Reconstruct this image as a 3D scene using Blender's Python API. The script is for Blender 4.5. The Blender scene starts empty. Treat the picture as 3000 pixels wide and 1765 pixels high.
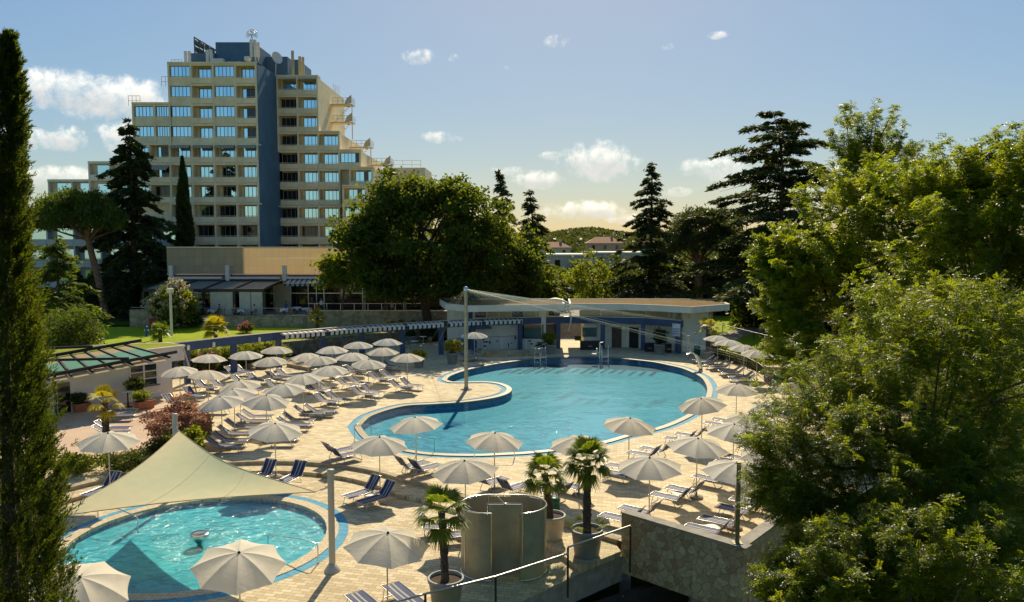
import bpy, bmesh, math, random
import numpy as np
from mathutils import Vector, Matrix
R = math.radians
random.seed(7); rng = np.random.default_rng(11)
sc = bpy.context.scene
COL = sc.collection

# ------------------------------------------------------------ camera, sky, sun, exposure
CAM_H, FOC, PITCH = 11.5, 2333.0, R(4.6)
cam = bpy.data.cameras.new("camera"); cam.sensor_width = 36; cam.lens = 28.0
cam.clip_start = 0.1; cam.clip_end = 9000
co = bpy.data.objects.new("camera", cam); COL.objects.link(co)
co.location = (0, 0, CAM_H); co.rotation_euler = (R(90) - PITCH, 0, 0)
sc.camera = co

SUN_EL, SUN_AZ = R(38.5), R(4)          # azimuth measured from +Y towards +X
S = Vector((math.sin(SUN_AZ) * math.cos(SUN_EL), math.cos(SUN_AZ) * math.cos(SUN_EL), math.sin(SUN_EL)))
sun = bpy.data.lights.new("sun", 'SUN'); sun.energy = 2.75; sun.angle = R(0.53); sun.color = (1.0, 0.865, 0.62)
so = bpy.data.objects.new("sun", sun); COL.objects.link(so)
so.rotation_euler = (-S).to_track_quat('-Z', 'Y').to_euler(); so.location = (0, 60, 80)

sc.view_settings.view_transform = 'Standard'; sc.view_settings.look = 'None'
sc.view_settings.gamma = 1; sc.view_settings.exposure = 1.08
sc.cycles.max_bounces = 10; sc.cycles.transparent_max_bounces = 24; sc.cycles.caustics_reflective = False
sc.cycles.caustics_refractive = False
try: sc.cycles.use_denoising = True
except Exception: pass

def ray(px, py):
    cx = (px - 1500) / FOC; cy = -(py - 882.5) / FOC
    return Vector((cx, math.cos(PITCH) + cy * math.sin(PITCH), -math.sin(PITCH) + cy * math.cos(PITCH)))
def P(px, py, z=0.0):
    d = ray(px, py); t = (z - CAM_H) / d.z
    return Vector((0, 0, CAM_H)) + d * t
def PY(px, py, y):
    d = ray(px, py); return Vector((0, 0, CAM_H)) + d * (y / d.y)

# node helper
class NT:
    def __init__(s, tree): s.t = tree; s.n = tree.nodes; s.l = tree.links
    def __call__(s, typ, ins=None, **kw):
        nd = s.n.new(typ)
        for k, v in kw.items(): setattr(nd, k, v)
        for k, v in (ins or {}).items():
            sk = nd.inputs[k]
            if isinstance(v, bpy.types.NodeSocket): s.l.new(v, sk)
            else: sk.default_value = v
        return nd
    def m(s, op, a, b=0.0, c=None, clamp=False):
        i = {0: a, 1: b}
        if c is not None: i[2] = c
        return s('ShaderNodeMath', i, operation=op, use_clamp=clamp).outputs[0]
    def mix(s, f, a, b):
        nd = s('ShaderNodeMix', data_type='RGBA')
        for k, v in ((0, f), (6, a), (7, b)):
            if isinstance(v, bpy.types.NodeSocket): s.l.new(v, nd.inputs[k])
            else: nd.inputs[k].default_value = v if k == 0 else c4(v)
        return nd.outputs[2]
    def rng(s, v, a, b, c=0.0, d=1.0, smooth=True):
        return s('ShaderNodeMapRange', {0: v, 1: a, 2: b, 3: c, 4: d}, interpolation_type='SMOOTHSTEP' if smooth else 'LINEAR').outputs[0]
def c4(c): return tuple(c) + (1.0,) if len(c) == 3 else tuple(c)

world = bpy.data.worlds.new("World"); sc.world = world; world.use_nodes = True
w = NT(world.node_tree); w.n.clear()
sky = w('ShaderNodeTexSky', sky_type='NISHITA', sun_disc=False, sun_elevation=SUN_EL, sun_rotation=SUN_AZ,
        altitude=20, air_density=0.75, dust_density=0.45, ozone_density=1.6)
tc = w('ShaderNodeTexCoord')
vec = w('ShaderNodeVectorMath', {0: tc.outputs['Generated']}, operation='NORMALIZE').outputs[0]
sx = w('ShaderNodeSeparateXYZ', {0: vec})
az = w.m('MULTIPLY', w.m('ARCTAN2', sx.outputs[0], sx.outputs[1]), 180 / math.pi)
el = w.m('MULTIPLY', w.m('ARCSINE', sx.outputs[2]), 180 / math.pi)
n1 = w('ShaderNodeTexNoise', {'Vector': vec, 'Scale': 24.0, 'Detail': 9.0, 'Roughness': 0.68, 'Distortion': 0.5}).outputs[0]
n2 = w('ShaderNodeTexNoise', {'Vector': vec, 'Scale': 75.0, 'Detail': 4.0, 'Roughness': 0.6}).outputs[0]
nn = w.m('ADD', w.m('MULTIPLY', n1, 0.7), w.m('MULTIPLY', n2, 0.3))
SKY_K, SKY_V = .26, 1.10
CL = [(180, 268, 150, 46, 1), (330, 290, 150, 50, 1), (440, 325, 80, 40, .9), (400, 400, 90, 46, .95), (190, 405, 58, 28, .9), (80, 402, 56, 26, .9), (160, 520, 130, 26, .9),
      (1228, 167, 46, 20, .75), (1320, 167, 24, 11, .6), (1300, 402, 58, 17, .8), (1500, 200, 24, 9, .6), (1755, 472, 105, 50, 1),
      (1575, 527, 68, 24, .9), (1720, 617, 125, 26, .9), (1985, 560, 38, 14, .8), (2095, 492, 85, 30, .85), (1630, 120, 34, 18, .5),
      (1962, 135, 30, 12, .6), (2100, 104, 28, 10, .6), (1620, 456, 45, 12, .7), (1500, 500, 60, 12, .6), (1335, 525, 30, 14, .7),
      (2470, 505, 80, 26, .8), (1830, 640, 70, 16, .7)]
dens = None; shade = None
for (cx_, cy_, wx, wy, k) in CL:
    d = ray(cx_, cy_).normalized(); a0 = math.degrees(math.atan2(d.x, d.y)); e0 = math.degrees(math.asin(d.z))
    wa, we = math.degrees(wx * 1.2 / FOC), math.degrees(wy * 1.25 / FOC)
    da = w.m('DIVIDE', w.m('SUBTRACT', az, a0), wa); de = w.m('DIVIDE', w.m('SUBTRACT', el, e0), we)
    q = w.m('ADD', w.m('MULTIPLY', da, da), w.m('MULTIPLY', de, de))
    v = w.m('MULTIPLY', w.m('SUBTRACT', 1.25, q, clamp=True), k, clamp=True)
    dens = v if dens is None else w.m('MAXIMUM', dens, v)
    sh = w.m('MULTIPLY', w.m('MULTIPLY_ADD', de, -0.55, 0.35), v)
    shade = sh if shade is None else w.m('MAXIMUM', shade, sh)
cover = w.rng(w.m('ADD', w.m('MULTIPLY', nn, 2.1), w.m('MULTIPLY', dens, 0.40)), 1.10, 1.72)
cover = w.m('MULTIPLY', cover, w.rng(dens, 0.0, 0.5))
thick = w.rng(w.m('ADD', w.m('MULTIPLY', n1, 0.9), shade), 0.45, 1.05)
ccol = w.mix(thick, (7.0, 6.6, 5.7), (3.9, 3.8, 3.6))
lum = w('ShaderNodeRGBToBW', {0: sky.outputs[0]}).outputs[0]
soft = w.m('DIVIDE', 1.0, w.m('MULTIPLY_ADD', lum, SKY_K, 1.0))           # rolls off the glare round the sun
skc = w('ShaderNodeVectorMath', {0: sky.outputs[0], 3: soft}, operation='SCALE').outputs[0]
hs = w('ShaderNodeHueSaturation', {'Color': skc, 'Hue': 0.5, 'Saturation': 1.22, 'Value': SKY_V})
warm = w('ShaderNodeVectorMath', {0: hs.outputs[0], 1: (1.10, 1.02, 0.86)}, operation='MULTIPLY').outputs[0]     # warm white balance of the photograph
allc = w.mix(w.m('MULTIPLY', cover, 0.92), warm, ccol)
bg = w('ShaderNodeBackground', {'Color': allc, 'Strength': 0.1})
wo = w('ShaderNodeOutputWorld', {0: bg.outputs[0]})

# ------------------------------------------------------------ mesh helper
class MB:
    def __init__(s): s.v = []; s.f = []; s.m = []; s.sm = []
    def add(s, vs, fs, mi=0, smooth=False):
        n = len(s.v); s.v += [tuple(v) for v in vs]
        s.f += [tuple(i + n for i in f) for f in fs]; s.m += [mi] * len(fs); s.sm += [smooth] * len(fs); return s
    def box(s, x0, x1, y0, y1, z0, z1, mi=0):
        return s.add([(x0, y0, z0), (x1, y0, z0), (x1, y1, z0), (x0, y1, z0), (x0, y0, z1), (x1, y0, z1), (x1, y1, z1), (x0, y1, z1)],
                     [(0, 3, 2, 1), (4, 5, 6, 7), (0, 1, 5, 4), (1, 2, 6, 5), (2, 3, 7, 6), (3, 0, 4, 7)], mi)
    def beam(s, a, b, wd, h, mi=0):
        a = Vector(a); b = Vector(b); d = (b - a).normalized()
        up = Vector((0, 0, 1)) if abs(d.z) < .95 else Vector((0, 1, 0))
        sd = d.cross(up).normalized() * wd / 2; u = sd.cross(d).normalized() * h / 2
        vs = [a - sd - u, a + sd - u, a + sd + u, a - sd + u, b - sd - u, b + sd - u, b + sd + u, b - sd + u]
        return s.add(vs, [(0, 1, 2, 3), (7, 6, 5, 4), (0, 4, 5, 1), (1, 5, 6, 2), (2, 6, 7, 3), (3, 7, 4, 0)], mi)
    def tube(s, pts, r, n=8, mi=0, caps=True):
        pts = [Vector(p) for p in pts]; rs = r if isinstance(r, (list, tuple)) else [r] * len(pts)
        vs = []; prev = None
        for i, p in enumerate(pts):
            d = (pts[min(i + 1, len(pts) - 1)] - pts[max(i - 1, 0)]).normalized()
            if prev is None:
                a = Vector((0, 0, 1)) if abs(d.z) < .9 else Vector((1, 0, 0)); x = d.cross(a).normalized()
            else:
                x = (prev - d * prev.dot(d)).normalized()
            prev = x; y = d.cross(x)
            vs += [p + (x * math.cos(t) + y * math.sin(t)) * rs[i] for t in [2 * math.pi * k / n for k in range(n)]]
        fs = [(i * n + k, i * n + (k + 1) % n, (i + 1) * n + (k + 1) % n, (i + 1) * n + k) for i in range(len(pts) - 1) for k in range(n)]
        s.add(vs, fs, mi, True)
        if caps:
            e = (len(pts) - 1) * n
            s.add(vs[:n], [tuple(range(n))[::-1]], mi); s.add(vs[e:], [tuple(range(n))], mi)
        return s
    def lathe(s, prof, n=24, c=(0, 0, 0), mi=0, smooth=True):
        vs = [(c[0] + r * math.cos(2 * math.pi * k / n), c[1] + r * math.sin(2 * math.pi * k / n), c[2] + z) for r, z in prof for k in range(n)]
        fs = [(i * n + k, i * n + (k + 1) % n, (i + 1) * n + (k + 1) % n, (i + 1) * n + k) for i in range(len(prof) - 1) for k in range(n)]
        return s.add(vs, fs, mi, smooth)
    def disc(s, r, z, n=24, c=(0, 0), mi=0):
        return s.add([(c[0] + r * math.cos(2 * math.pi * k / n), c[1] + r * math.sin(2 * math.pi * k / n), z) for k in range(n)], [tuple(range(n))], mi)
    def prism(s, poly, z0, z1, mi=0, bottom=True):
        n = len(poly); vs = [(p[0], p[1], z0) for p in poly] + [(p[0], p[1], z1) for p in poly]
        fs = [tuple(range(n, 2 * n))] + [(i, (i + 1) % n, n + (i + 1) % n, n + i) for i in range(n)]
        if bottom: fs.append(tuple(range(n))[::-1])
        return s.add(vs, fs, mi)
    def quad(s, a, b, c, d, mi=0, smooth=False): return s.add([a, b, c, d], [(0, 1, 2, 3)], mi, smooth)
    def obj(s, name, mats, parent=None, loc=None, rotz=None):
        me = bpy.data.meshes.new(name); me.from_pydata(s.v, [], s.f)
        for m_ in (mats if isinstance(mats, (list, tuple)) else [mats]): me.materials.append(m_)
        me.polygons.foreach_set('material_index', s.m); me.polygons.foreach_set('use_smooth', s.sm); me.update()
        return link(name, me, parent, loc, rotz)
def link(name, me, parent=None, loc=None, rotz=None):
    o = bpy.data.objects.new(name, me); COL.objects.link(o)
    if parent: o.parent = parent
    if loc is not None: o.location = loc
    if rotz is not None: o.rotation_euler = (0, 0, rotz)
    return o
def tag(o, label, cat, group=None):
    o['label'] = label; o['category'] = cat
    if group: o['group'] = group
    return o
def thing(name, label, cat, loc=(0, 0, 0), rotz=0, group=None):
    return tag(link(name, None, None, loc, rotz), label, cat, group)
def struct(o): o['kind'] = 'structure'; return o
def dup(root, loc, rotz, label, group=None):
    r = root.copy(); COL.objects.link(r); r.location = loc; r.rotation_euler = (0, 0, rotz); r['label'] = label
    if group: r['group'] = group
    for ch in list(root.children):
        c = ch.copy(); COL.objects.link(c); c.parent = r
        for g in list(ch.children):
            d = g.copy(); COL.objects.link(d); d.parent = c
    return r
def npquads(name, V, mat, parent=None, loc=None, smooth=False):
    """V: (n,4,3) array of quads -> one mesh"""
    n = len(V); me = bpy.data.meshes.new(name)
    me.vertices.add(n * 4); me.vertices.foreach_set('co', np.ascontiguousarray(V, dtype=np.float32).ravel())
    me.loops.add(n * 4); me.loops.foreach_set('vertex_index', np.arange(n * 4, dtype=np.int32))
    me.polygons.add(n); me.polygons.foreach_set('loop_start', np.arange(0, n * 4, 4, dtype=np.int32))
    me.polygons.foreach_set('loop_total', np.full(n, 4, dtype=np.int32))
    me.materials.append(mat); me.update(calc_edges=True); me.validate()
    return link(name, me, parent, loc)

# ------------------------------------------------------------ materials
def newmat(name):
    m = bpy.data.materials.new(name); m.use_nodes = True; t = NT(m.node_tree); t.n.clear()
    o = t('ShaderNodeOutputMaterial'); return m, t, o
def bump(t, h, strength=0.3, dist=0.02):
    return t('ShaderNodeBump', {'Height': h, 'Strength': strength, 'Distance': dist}).outputs[0]
def M(name, col, rough=.7, var=.18, scale=3.0, bmp=0.0, metal=0.0, spec=.4, trans=0.0, tcol=None, stain=0.0):
    m, t, o = newmat(name)
    co_ = t('ShaderNodeTexCoord').outputs['Object']
    nz = t('ShaderNodeTexNoise', {'Vector': co_, 'Scale': scale, 'Detail': 6.0, 'Roughness': .6})
    a = [c * (1 - var) for c in col]; b = [min(1, c * (1 + var)) for c in col]
    c = t.mix(t.rng(nz.outputs[0], .3, .7), a, b)
    if stain:
        st = t('ShaderNodeTexNoise', {'Vector': t('ShaderNodeMapping', {0: co_, 3: (1.2, 1.2, .25)}).outputs[0], 'Scale': 1.6, 'Detail': 8.0, 'Roughness': .7})
        c = t.mix(t.m('MULTIPLY', t.rng(st.outputs[0], .52, .75), stain), c, [x * .45 for x in col])
    i = {'Base Color': c, 'Roughness': rough, 'Metallic': metal, 'Specular IOR Level': spec}
    if bmp: i['Normal'] = bump(t, nz.outputs[0], bmp)
    p = t('ShaderNodeBsdfPrincipled', i); out = p.outputs[0]
    if trans:
        tr = t('ShaderNodeBsdfTranslucent', {'Color': c4(tcol or col)})
        out = t('ShaderNodeMixShader', {0: trans, 1: out, 2: tr.outputs[0]}).outputs[0]
    t.l.new(out, o.inputs[0]); return m
def leafm(name, c1, c2, t1, t2, mixf=.5, rough=.55, gloss=.25):
    m, t, o = newmat(name)
    rnd = t('ShaderNodeNewGeometry').outputs['Random Per Island']
    co_ = t('ShaderNodeTexCoord').outputs['Object']
    nz = t('ShaderNodeTexNoise', {'Vector': co_, 'Scale': .55, 'Detail': 3.0}).outputs[0]
    f = t.m('ADD', t.m('MULTIPLY', rnd, .6), t.m('MULTIPLY', t.rng(nz, .3, .7), .4))
    dead = t.m('MULTIPLY', t.m('GREATER_THAN', rnd, .975), .8)
    big = t('ShaderNodeTexNoise', {'Vector': co_, 'Scale': .22, 'Detail': 2.0}).outputs[0]
    f = t.m('ADD', t.m('MULTIPLY', f, .75), t.m('MULTIPLY', t.rng(big, .35, .65), .3), clamp=True)
    a = t('ShaderNodeBsdfPrincipled', {'Base Color': t.mix(dead, t.mix(f, c1, c2), [max(c2) * 2.2, max(c2) * 1.3, c2[2]]), 'Roughness': rough, 'Specular IOR Level': gloss})
    b = t('ShaderNodeBsdfTranslucent', {'Color': t.mix(dead, t.mix(f, t1, t2), [max(t2), max(t2) * .6, t2[2]])})
    t.l.new(t('ShaderNodeMixShader', {0: mixf, 1: a.outputs[0], 2: b.outputs[0]}).outputs[0], o.inputs[0]); return m

def brickmat(name, c1, c2, mortar, bw, rh, msize=.012, rot=0.0, rough=.75, off=.5, stain=.24, bmp=.25, spec=.35):
    m, t, o = newmat(name)
    co_ = t('ShaderNodeTexCoord').outputs['Object']
    mp = t('ShaderNodeMapping', {0: co_, 2: (0, 0, rot)}).outputs[0]
    wob = t('ShaderNodeTexNoise', {'Vector': mp, 'Scale': .35, 'Detail': 2.0}).outputs[1]
    mp2 = t('ShaderNodeMix', data_type='VECTOR'); t.l.new(mp, mp2.inputs[4]); 
    add = t('ShaderNodeVectorMath', {0: mp, 1: t('ShaderNodeVectorMath', {0: wob, 1: (.03, .03, 0)}, operation='MULTIPLY').outputs[0]}, operation='ADD').outputs[0]
    br = t('ShaderNodeTexBrick', {'Vector': add, 'Color1': (0, 0, 0, 1), 'Color2': (1, 1, 1, 1), 'Mortar': (.5, .5, .5, 1), 'Scale': 1.0,
            'Mortar Size': msize, 'Mortar Smooth': .2, 'Bias': 0.0, 'Brick Width': bw, 'Row Height': rh}, offset=off)
    nz = t('ShaderNodeTexNoise', {'Vector': co_, 'Scale': 7.0, 'Detail': 5.0}).outputs[0]
    big = t('ShaderNodeTexNoise', {'Vector': co_, 'Scale': .22, 'Detail': 6.0, 'Roughness': .65}).outputs[0]
    f = t.m('ADD', t.m('MULTIPLY', t('ShaderNodeSeparateColor', {0: br.outputs[0]}).outputs[0], .8), t.m('MULTIPLY', nz, .25))
    c = t.mix(f, c1, c2)
    c = t.mix(t.m('MULTIPLY', t.rng(big, .5, .72), stain), c, [x * .62 for x in c1])
    sp = t('ShaderNodeTexNoise', {'Vector': co_, 'Scale': 1.1, 'Detail': 9.0, 'Roughness': .75}).outputs[0]
    c = t.mix(t.m('MULTIPLY', t.rng(sp, .56, .70), stain), c, [x * .55 for x in c1])
    c = t.mix(br.outputs[1], c, mortar)
    h = t.m('SUBTRACT', t.m('MULTIPLY', nz, .3), br.outputs[1])
    p = t('ShaderNodeBsdfPrincipled', {'Base Color': c, 'Roughness': rough, 'Specular IOR Level': spec, 'Normal': bump(t, h, bmp, .01)})
    t.l.new(p.outputs[0], o.inputs[0]); return m
def stonemat(name, cols, scale=2.2, joint=(.09, .07, .05), bmp=.6, jw=.06):
    m, t, o = newmat(name)
    co_ = t('ShaderNodeTexCoord').outputs['Object']
    ds = t('ShaderNodeVectorMath', {0: co_, 1: t('ShaderNodeVectorMath', {0: t('ShaderNodeTexNoise', {'Vector': co_, 'Scale': 3.0}).outputs[1], 1: (.25, .25, .25)}, operation='MULTIPLY').outputs[0]}, operation='ADD').outputs[0]
    v1 = t('ShaderNodeTexVoronoi', {'Vector': ds, 'Scale': scale}, feature='F1')
    v2 = t('ShaderNodeTexVoronoi', {'Vector': ds, 'Scale': scale}, feature='DISTANCE_TO_EDGE')
    s_ = t('ShaderNodeSeparateColor', {0: v1.outputs['Color']})
    nz = t('ShaderNodeTexNoise', {'Vector': co_, 'Scale': 9.0, 'Detail': 6.0}).outputs[0]
    c = t.mix(s_.outputs[0], cols[0], cols[1]); c = t.mix(t.rng(s_.outputs[1], .55, .9), c, cols[2])
    c = t.mix(t.m('MULTIPLY', t.rng(nz, .4, .7), .4), c, [x * .5 for x in cols[0]])
    c = t.mix(t.rng(v2.outputs[0], 0, jw, 1, 0), c, joint)
    h = t.m('ADD', t.rng(v2.outputs[0], 0, jw * 1.6), t.m('MULTIPLY', nz, .3))
    p = t('ShaderNodeBsdfPrincipled', {'Base Color': c, 'Roughness': .85, 'Normal': bump(t, h, bmp, .03)})
    t.l.new(p.outputs[0], o.inputs[0]); return m
def grassmat(name, a, b, sc_=.8, dry=None):
    m, t, o = newmat(name)
    co_ = t('ShaderNodeTexCoord').outputs['Object']
    n_1 = t('ShaderNodeTexNoise', {'Vector': co_, 'Scale': sc_, 'Detail': 8.0, 'Roughness': .7}).outputs[0]
    n_2 = t('ShaderNodeTexNoise', {'Vector': co_, 'Scale': 24.0, 'Detail': 4.0}).outputs[0]
    c = t.mix(t.rng(n_1, .3, .7), a, b)
    if dry: c = t.mix(t.rng(n_1, .52, .68), c, dry)
    c = t.mix(t.m('MULTIPLY', n_2, .5), c, [x * .35 for x in a])
    p = t('ShaderNodeBsdfPrincipled', {'Base Color': c, 'Roughness': .9, 'Specular IOR Level': .1, 'Normal': bump(t, n_2, .8, .05)})
    t.l.new(p.outputs[0], o.inputs[0]); return m

CREAM = M('cream_plaster', (.87, .73, .46), .8, .1, .6, stain=.25)
CREAMD = M('beige_plaster', (.62, .50, .30), .85, .12, .6, stain=.35)
BLUEW = M('dark_blue_cladding', (.07, .15, .23), .65, .12, .4, stain=.2)
PERGB = M('blue_painted_steel', (.050, .085, .17), .5, .15, 2)
WHITEP = M('white_paint', (.72, .68, .60), .6, .06, 2, stain=.12)
GREYP = M('pale_grey_render', (.84, .76, .60), .75, .07, 1.2, stain=.18)
ALU = M('brushed_aluminium', (.62, .58, .50), .32, .08, 9, metal=.85)
STEEL = M('stainless_steel', (.70, .68, .62), .18, .06, 5, metal=1.0)
DARKM = M('dark_brown_metal', (.045, .033, .026), .5, .2, 3)
BLACK = M('black_paint', (.018, .018, .02), .55, .2, 4)
WOOD = M('weathered_wood', (.16, .10, .055), .75, .3, 4, bmp=.2)
CONC = M('grey_concrete', (.30, .27, .22), .85, .2, 2.5, bmp=.15, stain=.5)
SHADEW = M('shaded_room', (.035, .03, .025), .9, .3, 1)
POTG = M('grey_plastic_pot', (.30, .30, .29), .55, .08, 3)
POTW = M('pale_pot', (.5, .48, .44), .6, .1, 3)
TERRA = M('terracotta', (.42, .14, .06), .75, .15, 4)
SOIL = M('dark_soil', (.06, .04, .025), .95, .4, 12, bmp=.5)
BARK = M('brown_bark', (.10, .068, .045), .9, .4, 6, bmp=.7)
PBARK = M('pine_bark', (.20, .11, .065), .9, .4, 3, bmp=.7)
RED = M('red_paint', (.30, .03, .025), .5, .1, 3)
GREENP = M('green_plastic', (.012, .11, .06), .4, .1, 3)
SKIN = (.45, .27, .18)
CANV, _t, _o = newmat('cream_canvas')
_co = _t('ShaderNodeTexCoord').outputs['Object']; _r = _t('ShaderNodeObjectInfo').outputs['Random']
_nz = _t('ShaderNodeTexNoise', {'Vector': _co, 'Scale': 1.6, 'Detail': 8.0, 'Roughness': .7}).outputs[0]
_wr = _t('ShaderNodeTexNoise', {'Vector': _co, 'Scale': 3.5, 'Detail': 4.0, 'Distortion': 1.2}).outputs[0]
_c = _t.mix(_r, (.93, .88, .75), (.84, .78, .64)); _c = _t.mix(_t.m('MULTIPLY', _t.rng(_nz, .52, .78), .35), _c, (.62, .55, .42))
_p = _t('ShaderNodeBsdfPrincipled', {'Base Color': _c, 'Roughness': .85, 'Specular IOR Level': .2, 'Normal': bump(_t, _wr, .5, .03)})
_tl = _t('ShaderNodeBsdfTranslucent', {'Color': _c})
_t.l.new(_t('ShaderNodeMixShader', {0: .45, 1: _p.outputs[0], 2: _tl.outputs[0]}).outputs[0], _o.inputs[0])
SAILM = M('sail_cloth', (.92, .76, .47), .8, .05, 2.2, bmp=.35, trans=.5, tcol=(.95, .74, .42))
SHOWER = M('shower_sheet', (.34, .30, .19), .38, .15, 1.5, spec=.5, stain=.2)
DECK = brickmat('deck_pavers', (.47, .35, .185), (.76, .64, .40), (.33, .245, .135), .40, .20, .008, R(9), off=.5)
DECKL = brickmat('lower_pavers', (.43, .32, .17), (.74, .61, .38), (.26, .195, .105), .40, .20, .010, R(14), off=.5)
PINK = brickmat('pink_flags', (.55, .36, .24), (.62, .46, .32), (.42, .30, .2), 1.6, 1.2, .008, R(20), stain=.3)
STEPM = M('step_edge_stone', (.40, .32, .20), .8, .2, 3, bmp=.15, stain=.4)
STONE = stonemat('rubble_stone', ((.30, .22, .12), (.44, .34, .20), (.28, .14, .07)), 3.2, (.13, .10, .06), .6, .04)
STONEF = stonemat('terrace_stone', ((.46, .36, .21), (.58, .47, .30), (.36, .26, .15)), 2.6, (.22, .17, .1), .6, .035)
STONEC = stonemat('crazy_stone', ((.42, .31, .16), (.60, .46, .26), (.40, .25, .12)), 3.6, (.20, .15, .085), .6, .03)
LAWN = grassmat('lawn', (.30, .40, .014), (.43, .51, .022), .5)
PARK = grassmat('park_ground', (.07, .10, .012), (.13, .18, .02), .12)
ROOFG = grassmat('roof_grass', (.26, .32, .02), (.38, .40, .04), .8, dry=(.42, .34, .08))
ROOFB = grassmat('roof_sedum', (.20, .12, .04), (.28, .17, .05), .8, dry=(.22, .20, .05))
PATHM = M('pale_path', (.52, .42, .30), .85, .12, .8)
BROWNT = M('coping_beige', (.27, .205, .10), .45, .12, 8, spec=.5)
REDROOF = M('red_roof_tiles', (.38, .17, .09), .85, .2, 3)
TOWERG, _t, _o = newmat('window_glass')
_rn = _t.m('FRACT', _t.m('ADD', _t('ShaderNodeNewGeometry').outputs['Random Per Island'], _t.m('MULTIPLY', _t('ShaderNodeObjectInfo').outputs['Random'], 7.3)))
_cur = _t.m('GREATER_THAN', _rn, .80)
_p = _t('ShaderNodeBsdfPrincipled', {'Base Color': (.02, .05, .08, 1), 'Roughness': .04, 'Specular IOR Level': .8})
_g = _t('ShaderNodeBsdfGlossy', {'Color': (.60, .90, 1.0, 1), 'Roughness': .02})
_cb = _t('ShaderNodeBsdfPrincipled', {'Base Color': (.42, .38, .32, 1), 'Roughness': .1})
_t.l.new(_t('ShaderNodeMixShader', {0: _t.m('MULTIPLY_ADD', _rn, .12, .80), 1: _t('ShaderNodeMixShader', {0: _cur, 1: _p.outputs[0], 2: _cb.outputs[0]}).outputs[0], 2: _g.outputs[0]}).outputs[0], _o.inputs[0])
DGLASS, _t, _o = newmat('dark_glass')
_p = _t('ShaderNodeBsdfPrincipled', {'Base Color': (.012, .014, .016, 1), 'Roughness': .05, 'Specular IOR Level': .7})
_t.l.new(_p.outputs[0], _o.inputs[0])
def schlick(t, f0, k=.96, nrm=None):      # same from both sides, so that light leaves the water as it enters
    g = t('ShaderNodeNewGeometry')
    c = t.m('ABSOLUTE', t('ShaderNodeVectorMath', {0: nrm or g.outputs['Normal'], 1: g.outputs['Incoming']}, operation='DOT_PRODUCT').outputs['Value'])
    return t.m('MULTIPLY_ADD', t.m('POWER', t.m('SUBTRACT', 1.0, c, clamp=True), 5.0), k, f0)
def watermat(name, tint, nscale, strength, rough=.03, wl=1.0):
    m, t, o = newmat(name)
    co_ = t('ShaderNodeTexCoord').outputs['Object']
    a = t('ShaderNodeTexNoise', {'Vector': co_, 'Scale': nscale, 'Detail': 4.0, 'Roughness': .6, 'Distortion': .6}).outputs[0]
    b = t('ShaderNodeTexNoise', {'Vector': co_, 'Scale': nscale * .3, 'Detail': 2.0}).outputs[0]
    patch = t.rng(t('ShaderNodeTexNoise', {'Vector': co_, 'Scale': .16, 'Detail': 2.0}).outputs[0], .38, .66, .3, 1.0)
    h = t.m('MULTIPLY', t.m('ADD', a, t.m('MULTIPLY', b, 1.2)), patch)
    nrm = bump(t, h, 1.0, strength)
    fr = schlick(t, .02, .74, nrm)
    tr = t('ShaderNodeBsdfTransparent', {'Color': c4(tint)})
    gl = t('ShaderNodeBsdfGlossy', {'Color': (1, 1, 1, 1), 'Roughness': rough, 'Normal': nrm})
    t.l.new(t('ShaderNodeMixShader', {0: fr, 1: tr.outputs[0], 2: gl.outputs[0]}).outputs[0], o.inputs[0]); return m
CGLASS, _t, _o = newmat('clear_glass')
_tr = _t('ShaderNodeBsdfTransparent', {'Color': (.96, .97, .96, 1)}); _g = _t('ShaderNodeBsdfGlossy', {'Color': (1, 1, 1, 1), 'Roughness': .02})
_t.l.new(_t('ShaderNodeMixShader', {0: schlick(_t, .04), 1: _tr.outputs[0], 2: _g.outputs[0]}).outputs[0], _o.inputs[0])

WATER = watermat('pool_water', (.80, .97, .98), 2.4, .045, .04)
WATERK = watermat('ripply_water', (.84, .97, .98), 3.0, .30, .10)

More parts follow.
